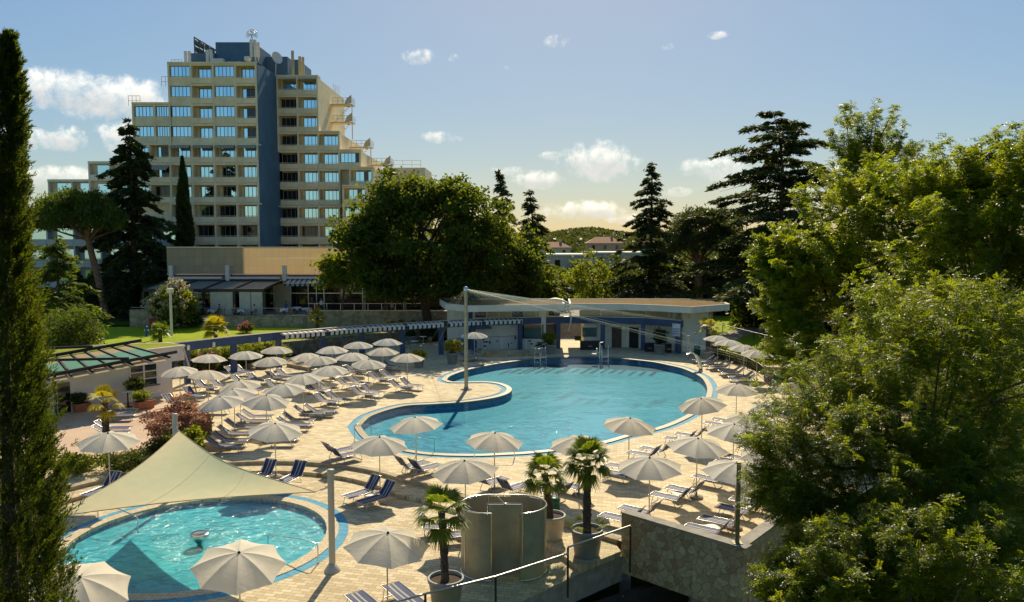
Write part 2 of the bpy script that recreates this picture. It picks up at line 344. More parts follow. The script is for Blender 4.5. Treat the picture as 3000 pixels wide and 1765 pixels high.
def tilemat(name, c1, c2, dark, cell=.15, scatter=None, rot=0.0, wob=0.0):
    """mosaic tiles; scatter=(y_far,y_near): dark dashes get denser from y_far down to y_near"""
    m, t, o = newmat(name)
    co_ = t('ShaderNodeTexCoord').outputs['Object']
    mp = t('ShaderNodeMapping', {0: co_, 2: (0, 0, rot)}).outputs[0]
    if wob: mp = t('ShaderNodeVectorMath', {0: mp, 1: t('ShaderNodeVectorMath', {0: t('ShaderNodeTexNoise', {'Vector': co_, 'Scale': 2.4, 'Detail': 2.0}).outputs[1], 1: (wob, wob, 0)}, operation='MULTIPLY').outputs[0]}, operation='ADD').outputs[0]
    br = t('ShaderNodeTexBrick', {'Vector': mp, 'Color1': (0, 0, 0, 1), 'Color2': (1, 1, 1, 1), 'Mortar': (.5, .5, .5, 1), 'Scale': 1.0,
            'Mortar Size': .012, 'Mortar Smooth': .3, 'Brick Width': cell * 2, 'Row Height': cell}, offset=.5)
    f = t('ShaderNodeSeparateColor', {0: br.outputs[0]}).outputs[0]
    c = t.mix(f, c1, c2)
    if scatter:
        y = t('ShaderNodeSeparateXYZ', {0: co_}).outputs[1]
        d = t.rng(y, scatter[0], scatter[1], .0, .62, False)
        br2 = t('ShaderNodeTexBrick', {'Vector': mp, 'Color1': (0, 0, 0, 1), 'Color2': (1, 1, 1, 1), 'Mortar': (1, 1, 1, 1), 'Scale': 1.0,
            'Mortar Size': .02, 'Brick Width': .62, 'Row Height': .24}, offset=.37)
        s_ = t.m('LESS_THAN', t('ShaderNodeSeparateColor', {0: br2.outputs[0]}).outputs[0], d)
        c = t.mix(s_, c, dark)
    c = t.mix(t.m('MULTIPLY', br.outputs[1], .5), c, [x * 1.5 for x in c2])
    p = t('ShaderNodeBsdfPrincipled', {'Base Color': c, 'Roughness': .6, 'Specular IOR Level': .08}); t.l.new(p.outputs[0], o.inputs[0]); return m
TILE = tilemat('turquoise_tiles', (.010, .25, .38), (.026, .34, .46), (.01, .15, .33), .2, (53, 42), R(30), .25)
TILEK = tilemat('kids_tiles', (.035, .32, .42), (.10, .50, .58), (.01, .16, .36), .22, None, R(12), .45)
TILEW = tilemat('wall_tiles', (.014, .13, .28), (.028, .22, .38), (.01, .1, .3), .12)
TILED = tilemat('dark_key_tiles', (.003, .035, .11), (.005, .05, .14), (.01, .1, .3), .2, None, R(30))
TILEL = tilemat('mid_key_tiles', (.012, .19, .28), (.02, .23, .32), (.01, .1, .3), .2, None, R(30))
GUTTER = tilemat('blue_gutter_tiles', (.04, .23, .38), (.12, .36, .48), (.02, .2, .5), .1)

# ------------------------------------------------------------ ground, deck, pools
def sstep(a, b, x):
    t = np.clip((x - a) / (b - a), 0, 1); return t * t * (3 - 2 * t)
gx = np.unique(np.concatenate([np.linspace(-5000, -150, 22), np.linspace(-150, 150, 76), np.linspace(150, 5000, 22)]))
gy = np.unique(np.concatenate([np.linspace(-400, 10, 8), np.linspace(10, 150, 60), np.linspace(150, 7000, 40)]))
X, Yg = np.meshgrid(gx, gy)
Z = -5.5 + sstep(34, 62, Yg) * 5.15
under = (X > -60) & (X < 20.5) & (Yg < 85)
Z = np.where(under, np.minimum(Z, -3.0), Z)
Z = Z + sstep(150, 900, Yg) * 2.0
ii = np.arange(len(gx) * len(gy)).reshape(len(gy), len(gx))
fs = np.stack([ii[:-1, :-1], ii[:-1, 1:], ii[1:, 1:], ii[1:, :-1]], -1).reshape(-1, 4)
me = bpy.data.meshes.new("ground"); me.from_pydata(np.stack([X, Yg, Z], -1).reshape(-1, 3).tolist(), [], fs.tolist())
me.materials.append(PARK); struct(link("ground", me))

def filled(name, loops, z, mat):
    bm = bmesh.new(); ed = []
    for lp in loops:
        vs = [bm.verts.new((p[0], p[1], z)) for p in lp]
        ed += [bm.edges.new((vs[i], vs[(i + 1) % len(vs)])) for i in range(len(vs))]
    bmesh.ops.triangle_fill(bm, use_beauty=True, use_dissolve=False, edges=ed, normal=(0, 0, 1))
    for f in bm.faces:
        if f.normal.z < 0: f.normal_flip()
    me = bpy.data.meshes.new(name); bm.to_mesh(me); bm.free(); me.materials.append(mat); return link(name, me)
def smooth_closed(pts, per=8):
    out = []; n = len(pts)
    for i in range(n):
        p0, p1, p2, p3 = [np.array(pts[(i + k) % n][:2]) for k in (-1, 0, 1, 2)]
        for k in range(per):
            t = k / per
            out.append(.5 * ((2 * p1) + (-p0 + p2) * t + (2 * p0 - 5 * p1 + 4 * p2 - p3) * t * t + (-p0 + 3 * p1 - 3 * p2 + p3) * t ** 3))
    return np.array(out)
def offset(poly, d):
    a = np.roll(poly, 1, 0); b = np.roll(poly, -1, 0); t = b - a; t /= np.linalg.norm(t, axis=1)[:, None]
    nrm = np.stack([-t[:, 1], t[:, 0]], 1)
    area = .5 * np.sum(poly[:, 0] * b[:, 1] - b[:, 0] * poly[:, 1])
    if area < 0: nrm = -nrm
    return poly + nrm * d           # + = inwards
def ring(mb, A, za, B, zb, mi=0, smooth=False):
    n = len(A); vs = [(p[0], p[1], za) for p in A] + [(p[0], p[1], zb) for p in B]
    mb.add(vs, [(i, (i + 1) % n, n + (i + 1) % n, n + i) for i in range(n)], mi, smooth)

OUT = [(1019, 1254), (1021, 1247), (1035, 1232), (1059, 1216), (1116, 1196.6), (1181, 1183), (1269, 1178), (1357, 1172), (1427, 1161.5),
       (1460, 1151), (1468.5, 1140), (1453, 1129.5), (1422, 1124), (1357, 1124.5), (1313, 1124), (1289, 1119), (1281, 1112), (1300, 1098),
       (1357, 1080), (1444, 1063), (1532, 1052), (1620, 1045.5), (1707, 1043), (1775, 1045), (1839, 1049), (1926, 1058.5), (1980, 1069),
       (2021, 1078.6), (2062, 1095), (2085, 1109), (2100, 1130), (2104, 1150), (2096, 1176), (2067, 1207), (2022, 1234), (1959, 1259.5),
       (1863, 1283), (1792, 1303), (1667, 1324), (1558, 1336), (1485, 1340), (1400, 1343.5), (1297, 1342), (1217, 1336), (1144, 1323), (1080, 1305), (1040, 1284)]
outline = smooth_closed([P(a, b) for a, b in OUT], 6)
if np.sum(outline[:, 0] * np.roll(outline[:, 1], -1) - np.roll(outline[:, 0], -1) * outline[:, 1]) < 0: outline = outline[::-1]
in1 = offset(outline, .40); in2 = offset(outline, .80)
KC = np.array([-12.3, 30.5]); KZ = -.35
def circ(r, n=72, c=KC): return np.array([(c[0] + r * math.cos(2 * math.pi * k / n), c[1] + r * math.sin(2 * math.pi * k / n)) for k in range(n)])
arc = [(KC[0] + 9.7 * math.cos(R(a)), KC[1] + 9.7 * math.sin(R(a))) for a in range(175, 42, -4)]
NEAR = arc + [(-3.6, 36.0), (-1.97, 34.35), (1.92, 31.4), (4.0, 29.5)]
deckpoly = [(-46, 31)] + NEAR + [(7.7, 26.25), (9.15, 27.95), (27, 47), (27, 62), (21.2, 63.6), (20.8, 70), (19.6, 78), (24, 88), (-7, 88), (-13, 84),
            (-21, 76), (-29, 66), (-46, 58)]
struct(filled("pool_deck", [deckpoly, outline], 0.0, DECK))
m = MB()
for a, b in zip(NEAR[:-1], NEAR[1:]):
    a, b = Vector((*a, 0)), Vector((*b, 0)); d = (b - a).normalized(); nrm = Vector((d.y, -d.x, 0))
    if nrm.dot(Vector((KC[0], KC[1], 0)) - a) < 0: nrm = -nrm
    m.prism([a + nrm * .03, b + nrm * .03, b - nrm * .3, a - nrm * .3][::-1], -.34, .012)
struct(m.obj("upper_step", STEPM))
a2 = [(KC[0] + 8.6 * math.cos(R(a)), KC[1] + 8.6 * math.sin(R(a))) for a in range(175, 34, -4)] + [(-4.0, 34.75), (-2.6, 33.5), (-1.2, 32.6)]
m = MB(); n = len(a2); outer2 = arc + [(-3.6, 36.0), (-1.97, 34.35)]
m.prism(a2 + [(-.5, 33.1)] + outer2[::-1], -.34, -.172)
struct(m.obj("lower_step", DECKL))
FRONT = [(-8, 16.9), (-3, 21.8), (1.1, 25.9), (2.45, 27.3), (4.2, 28.9)]
struct(filled("lower_terrace", [[(-46, 45), (-46, 12), (-13, 12)] + FRONT + [(4.2, 32), (-.5, 36), (-12, 42)], circ(5.75)], KZ, DECKL))
m = MB(); m.prism([(1.25, 29.75), (2.4, 27.28), (4.05, 28.78), (3.95, 29.42), (1.95, 31.3)][::-1], -.36, -.15)
struct(m.obj("platform", DECKL))
# main pool
sp = thing("swimming_pool", "large turquoise free form swimming pool with beige coping and blue gutter", "pool")
m = MB(); ring(m, outline, 0.0, offset(outline, .02), -.03); ring(m, offset(outline, .02), -.03, in1, -.03); m.obj("gutter", GUTTER, sp)
m = MB(); ring(m, in1, -.04, in1, .025); ring(m, in1, .025, in2, .025); ring(m, in2, .025, in2, -.1); m.obj("coping", BROWNT, sp)
m = MB(); ring(m, in2, -.1, in2, -.24, 0); ring(m, in2, -.24, in2, -.56, 1); m.obj("basin_wall", [TILEW, TILE], sp)
fl = filled("basin_floor", [in2], -.52, TILE); fl.parent = sp
keys = MB(); kmid = MB()
def pip(p, poly):
    x, y = p; a = poly; b = np.roll(poly, -1, 0)
    c = ((a[:, 1] > y) != (b[:, 1] > y)) & (x < (b[:, 0] - a[:, 0]) * (y - a[:, 1]) / (b[:, 1] - a[:, 1] + 1e-12) + a[:, 0])
    return bool(c.sum() % 2)
safe = offset(outline, 1.3)
kx = -5.5
while kx < 13.6:
    L = random.uniform(2.0, 4.2); y0 = 69.8 - .02 * (kx - 3) ** 2 + random.uniform(-.5, .5); wd = random.uniform(.28, .42)
    q = [(kx, y0), (kx + wd, y0), (kx + wd + L * .42, y0 + L), (kx + L * .42, y0 + L)]
    far = [(kx + L * .42, y0 + L), (kx + wd + .4 + L * .42, y0 + L)]
    if all(pip(c, safe) for c in q): keys.quad(*[(c[0], c[1], -.514) for c in q])
    kx += random.uniform(.62, .95)
for cx0, cx1, yb in ((-2.6, .6, 58.2), (3.0, 6.4, 57.4), (8.2, 13.4, 56.0)):
    kx = cx0
    while kx < cx1:
        L = random.uniform(1.4, 3.4); wd = random.uniform(.4, .7); y0 = yb + random.uniform(-.8, .8)
        kmid.quad(*[(a, b, -.514) for a, b in ((kx, y0), (kx + wd, y0), (kx + wd + L * .45, y0 + L), (kx + L * .45, y0 + L))]); kx += random.uniform(.8, 1.2)
safe2 = offset(outline, .85)
for x in np.arange(-7, 15, .5):
    f_ = lambda x_: 72.6 - .02 * (x_ - 3) ** 2
    ys_ = [y for y in np.arange(55, 80, .1) if pip((x + .25, y), safe2)]
    if ys_ and max(ys_) > f_(x) + .3: keys.quad((x, f_(x), -.513), (x + .5, f_(x + .5), -.513), (x + .5, max(ys_), -.513), (x, max(ys_), -.513))
keys.obj("floor_pattern", TILED, sp); kmid.obj("floor_pattern", TILEL, sp)
wt = struct(filled("water", [in2], -.03, WATER))
# children's pool
kp = thing("paddling_pool", "round shallow children's pool under the triangular shade sail", "pool", (KC[0], KC[1], KZ))
c0 = (0, 0); cr = lambda r: circ(r, 72, c0)
m = MB(); ring(m, cr(5.75), .004, cr(5.36), .004); m.obj("gutter", GUTTER, kp)
m = MB(); ring(m, cr(5.36), 0, cr(5.36), .03); ring(m, cr(5.36), .03, cr(4.88), .03); ring(m, cr(4.88), .03, cr(4.88), -.1)
m.obj("coping", brickmat('kids_coping', (.56, .44, .27), (.66, .54, .36), (.3, .22, .14), .3, .2, .01, 0), kp)
m = MB(); ring(m, cr(4.88), -.1, cr(4.88), -.26); m.obj("basin_wall", TILEW, kp)
m = MB(); m.disc(4.88, -.24, 72); m.obj("basin_floor", TILEK, kp)
m = MB(); m.disc(4.87, KZ - .03, 72, (KC[0], KC[1])); struct(m.obj("water", WATERK))
f = MB(); f.lathe([(.10, -.55), (.11, -.02), (.19, .05), (.20, .10), (.30, .16), (.36, .26), (.37, .36), (.33, .40), (.22, .38), (0, .37)], 32)
tag(f.obj("fountain", STEEL, None, (KC[0] + .05, KC[1] - .1, KZ - .12)), "steel mushroom fountain standing in the children's pool", "fountain")

def handrail(pa, pb, h, za, label, drop=.6):
    a = P(*pa, za); b = P(*pb, za); d = (b - a); a = Vector((a.x, a.y, za)); L = d.length; d.normalize()
    m = MB(); t = .022
    pts = [a, a + Vector((0, 0, h * .9)), a + d * .08 + Vector((0, 0, h)), a + d * (L * .3) + Vector((0, 0, h)), a + d * (L * .96) + Vector((0, 0, h * .72)), a + d * L + Vector((0, 0, h * .66)), a + d * L + Vector((0, 0, -drop))]
    m.tube(pts, t, 8); m.lathe([(.05, 0), (.05, .02), (.0, .02)], 10, tuple(a))
    tag(m.obj("handrail", STEEL), label, "handrail", "pool handrails")
handrail((932, 1652), (786, 1606), .74, KZ, "steel handrail on the right edge of the round children's pool", .5)
handrail((288, 1523), (404, 1551), .74, KZ, "steel handrail under the lower edge of the shade sail", .5)
handrail((1039, 1295), (1088, 1281), .95, 0, "bent steel handrail at the left end of the large pool", 1.3)
handrail((1218, 1340), (1273, 1323), .98, 0, "bent steel handrail at the near edge, behind a pole of a white parasol", 1.3)
handrail((1507, 1344), (1390, 1347), .98, 0, "steel handrail half hidden by the middle parasol at the near pool edge", .1)

# side wall right, railing, garage below
WT = 1.3
w0, w1, w2 = P(1821, 1501, WT), P(2178, 1606, WT), P(2262, 1545, WT)
w0, w1, w2 = [Vector((v.x, v.y, 0)) for v in (w0, w1, w2)]
ext = w1 + (w2 - w1).normalized() * 9
def wallseg(mb, a, b, th, z0, z1, side=1, mi=0):
    d = (b - a).normalized(); nr = Vector((-d.y, d.x, 0)) * th * side
    q = [a, b, b + nr, a + nr]; mb.prism(q if side > 0 else q[::-1], z0, z1, mi)
sw = thing("stone_wall", "tall crazy paved stone retaining wall at the lower right corner of the deck", "wall")
m = MB(); wallseg(m, w0, w1, .4, -1.0, WT - .06, 1); wallseg(m, w1 + (w1 - w0).normalized() * .003, ext, .4, -4.5, WT - .061, 1); m.obj("wall", STONEC, sw)
m = MB(); wallseg(m, w0 - (w1 - w0).normalized() * .03, w1 + (w1 - w0).normalized() * .08, .45, WT - .055, WT, 1); wallseg(m, w1 + (w2 - w1).normalized() * .46, ext, .45, WT - .055, WT - .003, 1); m.obj("coping", CONC, sw)
pp = P(2162, 1594, WT); m = MB(); m.tube([(0, 0, 0), (0, 0, 2.75)], .075, 12); m.box(-.16, .16, -.16, .16, 0, .02)
tag(m.obj("steel_post", M('post_bronze', (.20, .17, .09), .45, .15, 3, metal=.4), None, (pp.x, pp.y + .1, WT)), "tall bronze steel post standing on the corner of the stone wall", "post")
m = MB()
for a, b in zip(FRONT[:-1], FRONT[1:]):
    a, b = Vector((*a, 0)), Vector((*b, 0)); wallseg(m, a, b, .5, -1.3, KZ - .004, 1)
bw = thing("garage_front", "dirty concrete garage front below the terrace edge with dark openings", "wall"); m.obj("wall", CONC, bw)
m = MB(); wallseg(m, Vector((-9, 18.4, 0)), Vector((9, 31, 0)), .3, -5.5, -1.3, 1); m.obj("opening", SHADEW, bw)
m = MB()
for q in ((-1.2, 24.1), (1.6, 26.8), (4.3, 29.3), (6.6, 27.6)): m.box(q[0] - .2, q[0] + .2, q[1] - .1, q[1] + .3, -5.5, -1.0)
m.obj("pillar", CONC, bw)
rl = thing("glass_railing", "steel railing with glass panes along the terrace edge at the bottom of the picture", "railing")
T = [P(1847, 1541, 1.05), P(1664, 1604, 1.05), P(1664, 1622, .85), P(1452, 1690, .85), P(1246, 1740, .85), P(1040, 1800, .85)]
for a, b in ((0, 1), (2, 5)):
    m = MB(); m.tube(T[a:b + 1], .034, 12); m.obj("handrail", M('rail_steel', (.55, .52, .46), .38, .06, 5, metal=.9), rl)
for q, zt in ((T[0], 1.03), (T[1], 1.03), (T[3], .83), (T[4], .83)):
    m = MB(); m.box(q.x - .035, q.x + .035, q.y - .035, q.y + .035, -.7, zt); m.obj("post", DARKM, rl)
for a, b, zt in ((0, 1, .95), (2, 3, .75), (3, 4, .75)):
    A, B = T[a], T[b]; d = (B - A).normalized(); A = A + d * .12; B = B - d * .12
    m = MB(); m.beam((A.x, A.y, (zt - .2) / 2), (B.x, B.y, (zt - .2) / 2), .012, zt + .2); m.obj("glass_pane", CGLASS, rl)

# ------------------------------------------------------------ pergola, awnings, mast
PZ = 3.3
PERG = [P(a, b, PZ) for a, b in ((456, 1010), (548, 1001.7), (690, 985.8), (812, 974), (940, 964), (1063, 954), (1176, 947.5), (1280, 941.5), (1397, 935), (1518, 931), (1630, 928.5), (1749, 928.6), (1888, 931.8), (2000, 939.7))]
def perg_at(px):
    for a, b in zip(PERG[:-1], PERG[1:]):
        for k in range(41):
            q = a + (b - a) * (k / 40)
            u = 1500 + FOC * q.x / (q.y * math.cos(PITCH) - (q.z - CAM_H) * math.sin(PITCH))
            if u >= px: return q, (b - a).normalized()
    return PERG[-1].copy(), (PERG[-1] - PERG[-2]).normalized()
pg = thing("pergola", "long curved blue pergola frame with beam and posts behind the pool", "pergola")
def sweep(mb, pts, wd, z0, z1):
    nr = []
    for i in range(len(pts)):
        d = (pts[min(i + 1, len(pts) - 1)] - pts[max(i - 1, 0)]).normalized(); nr.append(Vector((-d.y, d.x, 0)) * wd / 2)
    vs = []
    for p, q in zip(pts, nr):
        for s_, z in ((-1, z0), (1, z0), (1, z1), (-1, z1)): vs.append((p.x + q.x * s_, p.y + q.y * s_, z))
    n = len(pts); fs = [(0, 1, 2, 3), ((n - 1) * 4 + 3, (n - 1) * 4 + 2, (n - 1) * 4 + 1, (n - 1) * 4)]
    for i in range(n - 1):
        for k in range(4): fs.append((i * 4 + k, (i + 1) * 4 + k, (i + 1) * 4 + (k + 1) % 4, i * 4 + (k + 1) % 4))
    mb.add(vs, fs)
m = MB(); sweep(m, PERG, .32, PZ - .68, PZ); m.obj("beam", PERGB, pg)
m = MB(); sweep(m, PERG, .42, PZ + .002, PZ + .04); m.obj("beam_cap", ALU, pg)
for px in (545, 683, 813, 942, 1058, 1176, 1289, 1383, 1521, 1634, 1763, 1882, 1988):
    q, d = perg_at(px); m = MB(); m.box(-.21, .21, -.18, .18, 0, PZ - .682)
    m.obj("post", PERGB, pg, (q.x, q.y, 0), math.atan2(d.y, d.x))
for px, nm in ((547, "leftmost of three small white wall lamps on the blue pergola beam"), (619, "middle one of three small white wall lamps on the blue pergola beam"), (753, "wall lamp on the blue beam next to the first striped awning")):
    q, d = perg_at(px); r_ = math.atan2(d.y, d.x)
    t_ = thing("wall_lamp", nm, "lamp", (q.x + .26 * math.sin(r_), q.y - .26 * math.cos(r_), PZ - .42), r_, "white lamps on the pergola beam")
    m = MB(); m.lathe([(0, -.2), (.11, -.2), (.12, .15), (.08, .2), (0, .2)], 12); m.obj("shade", WHITEP, t_)
    m = MB(); m.box(-.06, .06, .02, .1, -.08, .08); m.obj("bracket", DARKM, t_)

def stripemat(name, c1, c2, n_per_m, axis=0, rough=.8, trans=.2):
    m, t, o = newmat(name); co_ = t('ShaderNodeTexCoord').outputs['Object']
    x = t('ShaderNodeSeparateXYZ', {0: co_}).outputs[axis]
    s_ = t.m('GREATER_THAN', t.m('FRACT', t.m('MULTIPLY', x, n_per_m)), .38)
    c = t.mix(s_, c2, c1)
    p = t('ShaderNodeBsdfPrincipled', {'Base Color': c, 'Roughness': rough}); tr = t('ShaderNodeBsdfTranslucent', {'Color': c})
    t.l.new(t('ShaderNodeMixShader', {0: trans, 1: p.outputs[0], 2: tr.outputs[0]}).outputs[0], o.inputs[0]); return m
AWN = stripemat('navy_white_stripes', (.82, .78, .68), (.030, .038, .07), 2.1)
def awning(a, b, label, ztop=PZ - .05, proj=.9, mat=None, dz=.06, group="striped awnings along the pergola"):
    a = Vector((a.x, a.y, 0)); b = Vector((b.x, b.y, 0)); L = (b - a).length; r_ = math.atan2(b.y - a.y, b.x - a.x)
    t_ = thing("awning", label, "awning", (a.x + .18 * math.sin(r_), a.y - .18 * math.cos(r_), ztop), r_, group)
    m = MB(); n = int(L / .25)
    m.add([(0, 0, 0), (L, 0, 0), (L, -proj, -dz), (0, -proj, -dz), (0, 0, -.02), (L, 0, -.02), (L, -proj, -dz - .02), (0, -proj, -dz - .02)], [(3, 2, 1, 0), (4, 5, 6, 7)])
    m.obj("canopy", mat or AWN, t_)
    m = MB(); k = max(6, int(L * 3.5 / 1)); vs = []
    for i in range(k * 4):
        x = L * i / (k * 4); x2 = L * (i + 1) / (k * 4); z = lambda x_: -dz - .34 - .06 * abs(math.sin(math.pi * x_ * 2.1))
        m.quad((x, -proj - .012, -dz - .06), (x2, -proj - .012, -dz - .06), (x2, -proj - .03, z(x2)), (x, -proj - .03, z(x)))
    m.obj("valance", mat or AWN, t_)
    m = MB(); m.box(-.02, L + .02, -proj - .05, -proj + .02, -dz - .055, -dz + .02); m.obj("front_bar", WHITEP, t_)
    m = MB(); m.tube([(.1, 0, -.1), (.5, -proj * .5, -.35 - dz * .4), (.15, -proj, -dz - .04)], .02, 6); m.tube([(L - .1, 0, -.1), (L - .5, -proj * .5, -.35 - dz * .4), (L - .15, -proj, -dz - .04)], .02, 6); m.obj("arm", WHITEP, t_)
ords = ["first", "second", "third", "fourth", "fifth", "sixth", "seventh", "eighth", "ninth", "tenth", "eleventh", "twelfth"]
AWP = [(815, 938), (944, 1056), (1062, 1172), (1180, 1286), (1300, 1396), (1408, 1520)]
for i, (p0, p1) in enumerate(AWP):
    awning(perg_at(p0)[0], perg_at(p1)[0], f"navy and white striped awning, {ords[i]} from the left along the blue pergola")

mb_ = P(1366, 1142); mt = Vector((mb_.x, mb_.y, 7.65))
ms = thing("cable_mast", "tall steel mast on the pool island with a fan of thin cables", "mast", (mb_.x, mb_.y, 0))
m = MB(); m.tube([(0, 0, 0), (0, 0, 7.7)], [.15, .13], 14); m.obj("mast", M('mast_metal', (.42, .38, .27), .4, .12, 3, metal=.5), ms)
m = MB(); m.lathe([(.45, .006), (.43, .04), (.2, .05), (.18, .2), (.0, .2)], 20); m.obj("base_plate", CONC, ms)
m = MB(); m.lathe([(.17, 7.5), (.17, 7.72), (.08, 7.8), (0, 7.8)], 12); m.obj("cap", STEEL, ms)
CABLE = M('pale_cable', (.75, .68, .50), .4, .05, 2, metal=.3)
tgt = [perg_at(px)[0] for px in np.linspace(1250, 1998, 44)] + [P(a, b, 1.2) for a, b in ((2040, 1000), (2083, 1020), (2120, 1030), (2165, 1045), (2205, 1062))] + [P(a, b, 1.0) for a, b in ((1265, 1040), (1240, 1030))]
for q in tgt:
    m = MB(); m.tube([(0, -.0, 7.62), (q.x - mb_.x, q.y - mb_.y, q.z)], .007, 4, caps=False); m.obj("cable", CABLE, ms)

# ------------------------------------------------------------ pool bar
RZ = 4.7
def bar_block(name, label, front, back, wall_in, panel):
    """front: roof front edge points left->right, back: back edge right->left"""
    t_ = thing(name, label, "building")
    poly = [Vector((p.x, p.y, 0)) for p in front + back]
    a = np.array([(p.x, p.y) for p in poly]); area = .5 * np.sum(a[:, 0] * np.roll(a[:, 1], -1) - np.roll(a[:, 0], -1) * a[:, 1])
    if area < 0: poly = poly[::-1]; a = a[::-1]
    m = MB(); m.prism([tuple(p) for p in offset(a, .12)], RZ - .25, RZ - .04); m.obj("roof_bed", ROOFB, t_)
    m = MB(); ain = offset(a, .25); ring(m, a, RZ - .62, a, RZ); ring(m, a, RZ, ain, RZ); ring(m, ain, RZ, ain, RZ - .2); ring(m, ain, RZ - .615, a, RZ - .62)
    m.prism([tuple(p) for p in ain], RZ - .60, RZ - .56); m.obj("fascia", GREYP, t_)
    m = MB(); ring(m, offset(a, -.015), RZ - .03, offset(a, -.015), RZ + .03); ring(m, offset(a, -.015), RZ + .03, offset(a, .12), RZ + .03); m.obj("roof_edge", WHITEP, t_)
    m = MB(); wl = offset(a, wall_in); m.prism([tuple(p) for p in wl], 0, RZ - .64); m.obj("wall", panel, t_)
    return t_, wl
PANEL = brickmat('pale_panels', (.52, .47, .38), (.56, .51, .42), (.34, .30, .25), 2.4, 1.0, .02, 0, off=0, bmp=.05)
fl_ = [P(1305, 890, RZ), P(1370, 896.5, RZ), P(1520, 894.5, RZ), P(1655, 893, RZ)]
bk_ = [Vector((5.6, 87.5, 0)), Vector((-8.0, 87.5, 0))]
barL, wlL = bar_block("pool_bar", "low flat roofed pool bar with tiled counter behind the striped awnings", fl_, bk_, 2.2, GREYP)
fr_ = [P(1668, 890.5, RZ), P(1834, 891.5, RZ), P(1930, 895, RZ), P(2025, 900, RZ), P(2138, 892, RZ)]
bkr = [Vector((22.5, 87.0, 0)), Vector((14, 87.5, 0)), Vector((6.2, 87.5, 0))]
barR, wlR = bar_block("changing_rooms", "low flat roofed changing room block with dark doors behind the pool", fr_, bkr, 2.1, M('pale_wall', (.86, .79, .64), .8, .06, 1, stain=.15))
yb = 82.0
COUNTER = tilemat('counter_tiles', (.62, .59, .52), (.68, .65, .58), (.02, .02, .025), .3)
def y_on(poly, px):
    best = 1e9
    for a, b in zip(poly, np.roll(poly, -1, 0)):
        for u in np.linspace(0, 1, 60):
            q = a + (b - a) * u
            if abs(q[0] - pxx(px, q[1])) < .12: best = min(best, q[1])
    return best if best < 1e8 else 82.0
def pxx(px, y): return (px - 1500) / FOC * (y * math.cos(PITCH) - (1 - CAM_H) * math.sin(PITCH))
def panel(parent, name, p0, p1, y, z0, z1, mat, th=.06):
    ya, yb_ = (y_on(y, p0 + 1), y_on(y, p1 - 1)) if not isinstance(y, (int, float)) else (y, y)
    a = Vector((pxx(p0, ya), ya + .02, 0)); b = Vector((pxx(p1, yb_), yb_ + .02, 0)); m = MB(); wallseg(m, b, a, th + .02, z0, z1, 1); return m.obj(name, mat, parent)
yl = 81.15
panel(barL, "counter", 1409, 1517, wlL, 0.0, 1.32, COUNTER, .25)
panel(barL, "counter", 1527, 1630, wlL, 0.0, 1.05, COUNTER, .25)
for i in range(34):
    pp0 = random.uniform(1411, 1626); yl = y_on(wlL, pp0); x = pxx(pp0, yl); z = random.uniform(.12, 1.2)
    if abs(x - pxx(1522, yl)) < .4 or (x > pxx(1522, yl) and z > .9): continue
    ww, hh = random.choice(((.14, .14), (.28, .14), (.14, .28), (.42, .14))); m = MB(); m.box(x, x + ww, yl - .30, yl - .262, z, z + hh); m.obj("inlay_tile", BLACK, barL)
panel(barL, "roller_shutter", 1409, 1517, wlL, 1.36, 2.5, WHITEP, .05)
panel(barL, "window", 1528, 1586, wlL, 1.08, 2.5, DGLASS, .05)
panel(barL, "louvre_door", 1588, 1632, wlL, 1.08, 2.55, WOOD, .07)
panel(barL, "vending_panel", 1344, 1398, wlL, .15, .95, M('blue_drinks_panel', (.03, .22, .36), .3, .5, 1.5), .3)
for k in range(7): panel(barL, "clerestory", 1392 + k * 36, 1424 + k * 36, wlL, 3.35, 3.95, CREAMD if k % 3 else DGLASS, .04)
yl = 81.3; m = MB(); x0 = pxx(1380, yl); m.box(x0 - .25, x0 + .25, yl - .35, yl + .15, 0, RZ - .66); m.obj("pillar", PERGB, barL)
yr = 83.05
for p0, p1, z0, z1, mt_, nm in ((1792, 1820, 0, 2.15, M('dark_door', (.10, .075, .045), .6, .2, 2), "door"), (1844, 1871, 0, 2.15, SHADEW, "doorway"), (1707, 1747, 1.15, 2.1, DGLASS, "window")):
    panel(barR, nm, p0, p1, wlR, z0, z1, mt_, .09); panel(barR, "door_frame" if 'door' in nm else "window_frame", p0 - 2, p1 + 2, wlR, z0, z1 + .1, WHITEP, .05)
panel(barR, "window", 1922, 1950, wlR, 1.0, 2.0, DGLASS, .12)
for k in range(5): panel(barR, "clerestory", 1697 + k * 66, 1756 + k * 66, wlR, 3.3, 3.95, CREAMD, .07)
m = MB(); q0, q1 = P(2024, 1036, 0), P(2112, 1027, 0); wallseg(m, Vector((wlR[:, 0].max() - 4.6, 79.0, 0)), Vector((wlR[:, 0].max() + .05, 83.5, 0)), .3, 0, RZ - .65, 1); m.obj("stone_cladding", STONEF, barR)
for p0, p1, yy, lb in ((1700, 1757, 81.0, "dark storage bench under the changing room window"), (1890, 1915, 79.6, "dark storage box right of the open doorway"), (1950, 1966, 78.9, "dark storage box behind the potted fir by the sign")):
    x0, x1 = pxx(p0, yy), pxx(p1, yy); t_ = thing("storage_box", lb, "storage box", ((x0 + x1) / 2, yy, 0)); h = (x1 - x0) / 2
    m = MB(); m.box(-h, h, -.3, .3, 0, .82); m.obj("box", BLACK, t_); m = MB(); m.box(-h - .03, h + .03, -.33, .33, .823, .87); m.obj("lid", DARKM, t_); m = MB(); m.box(-.2, .2, -.325, -.302, .35, .4); m.obj("handle", ALU, t_)
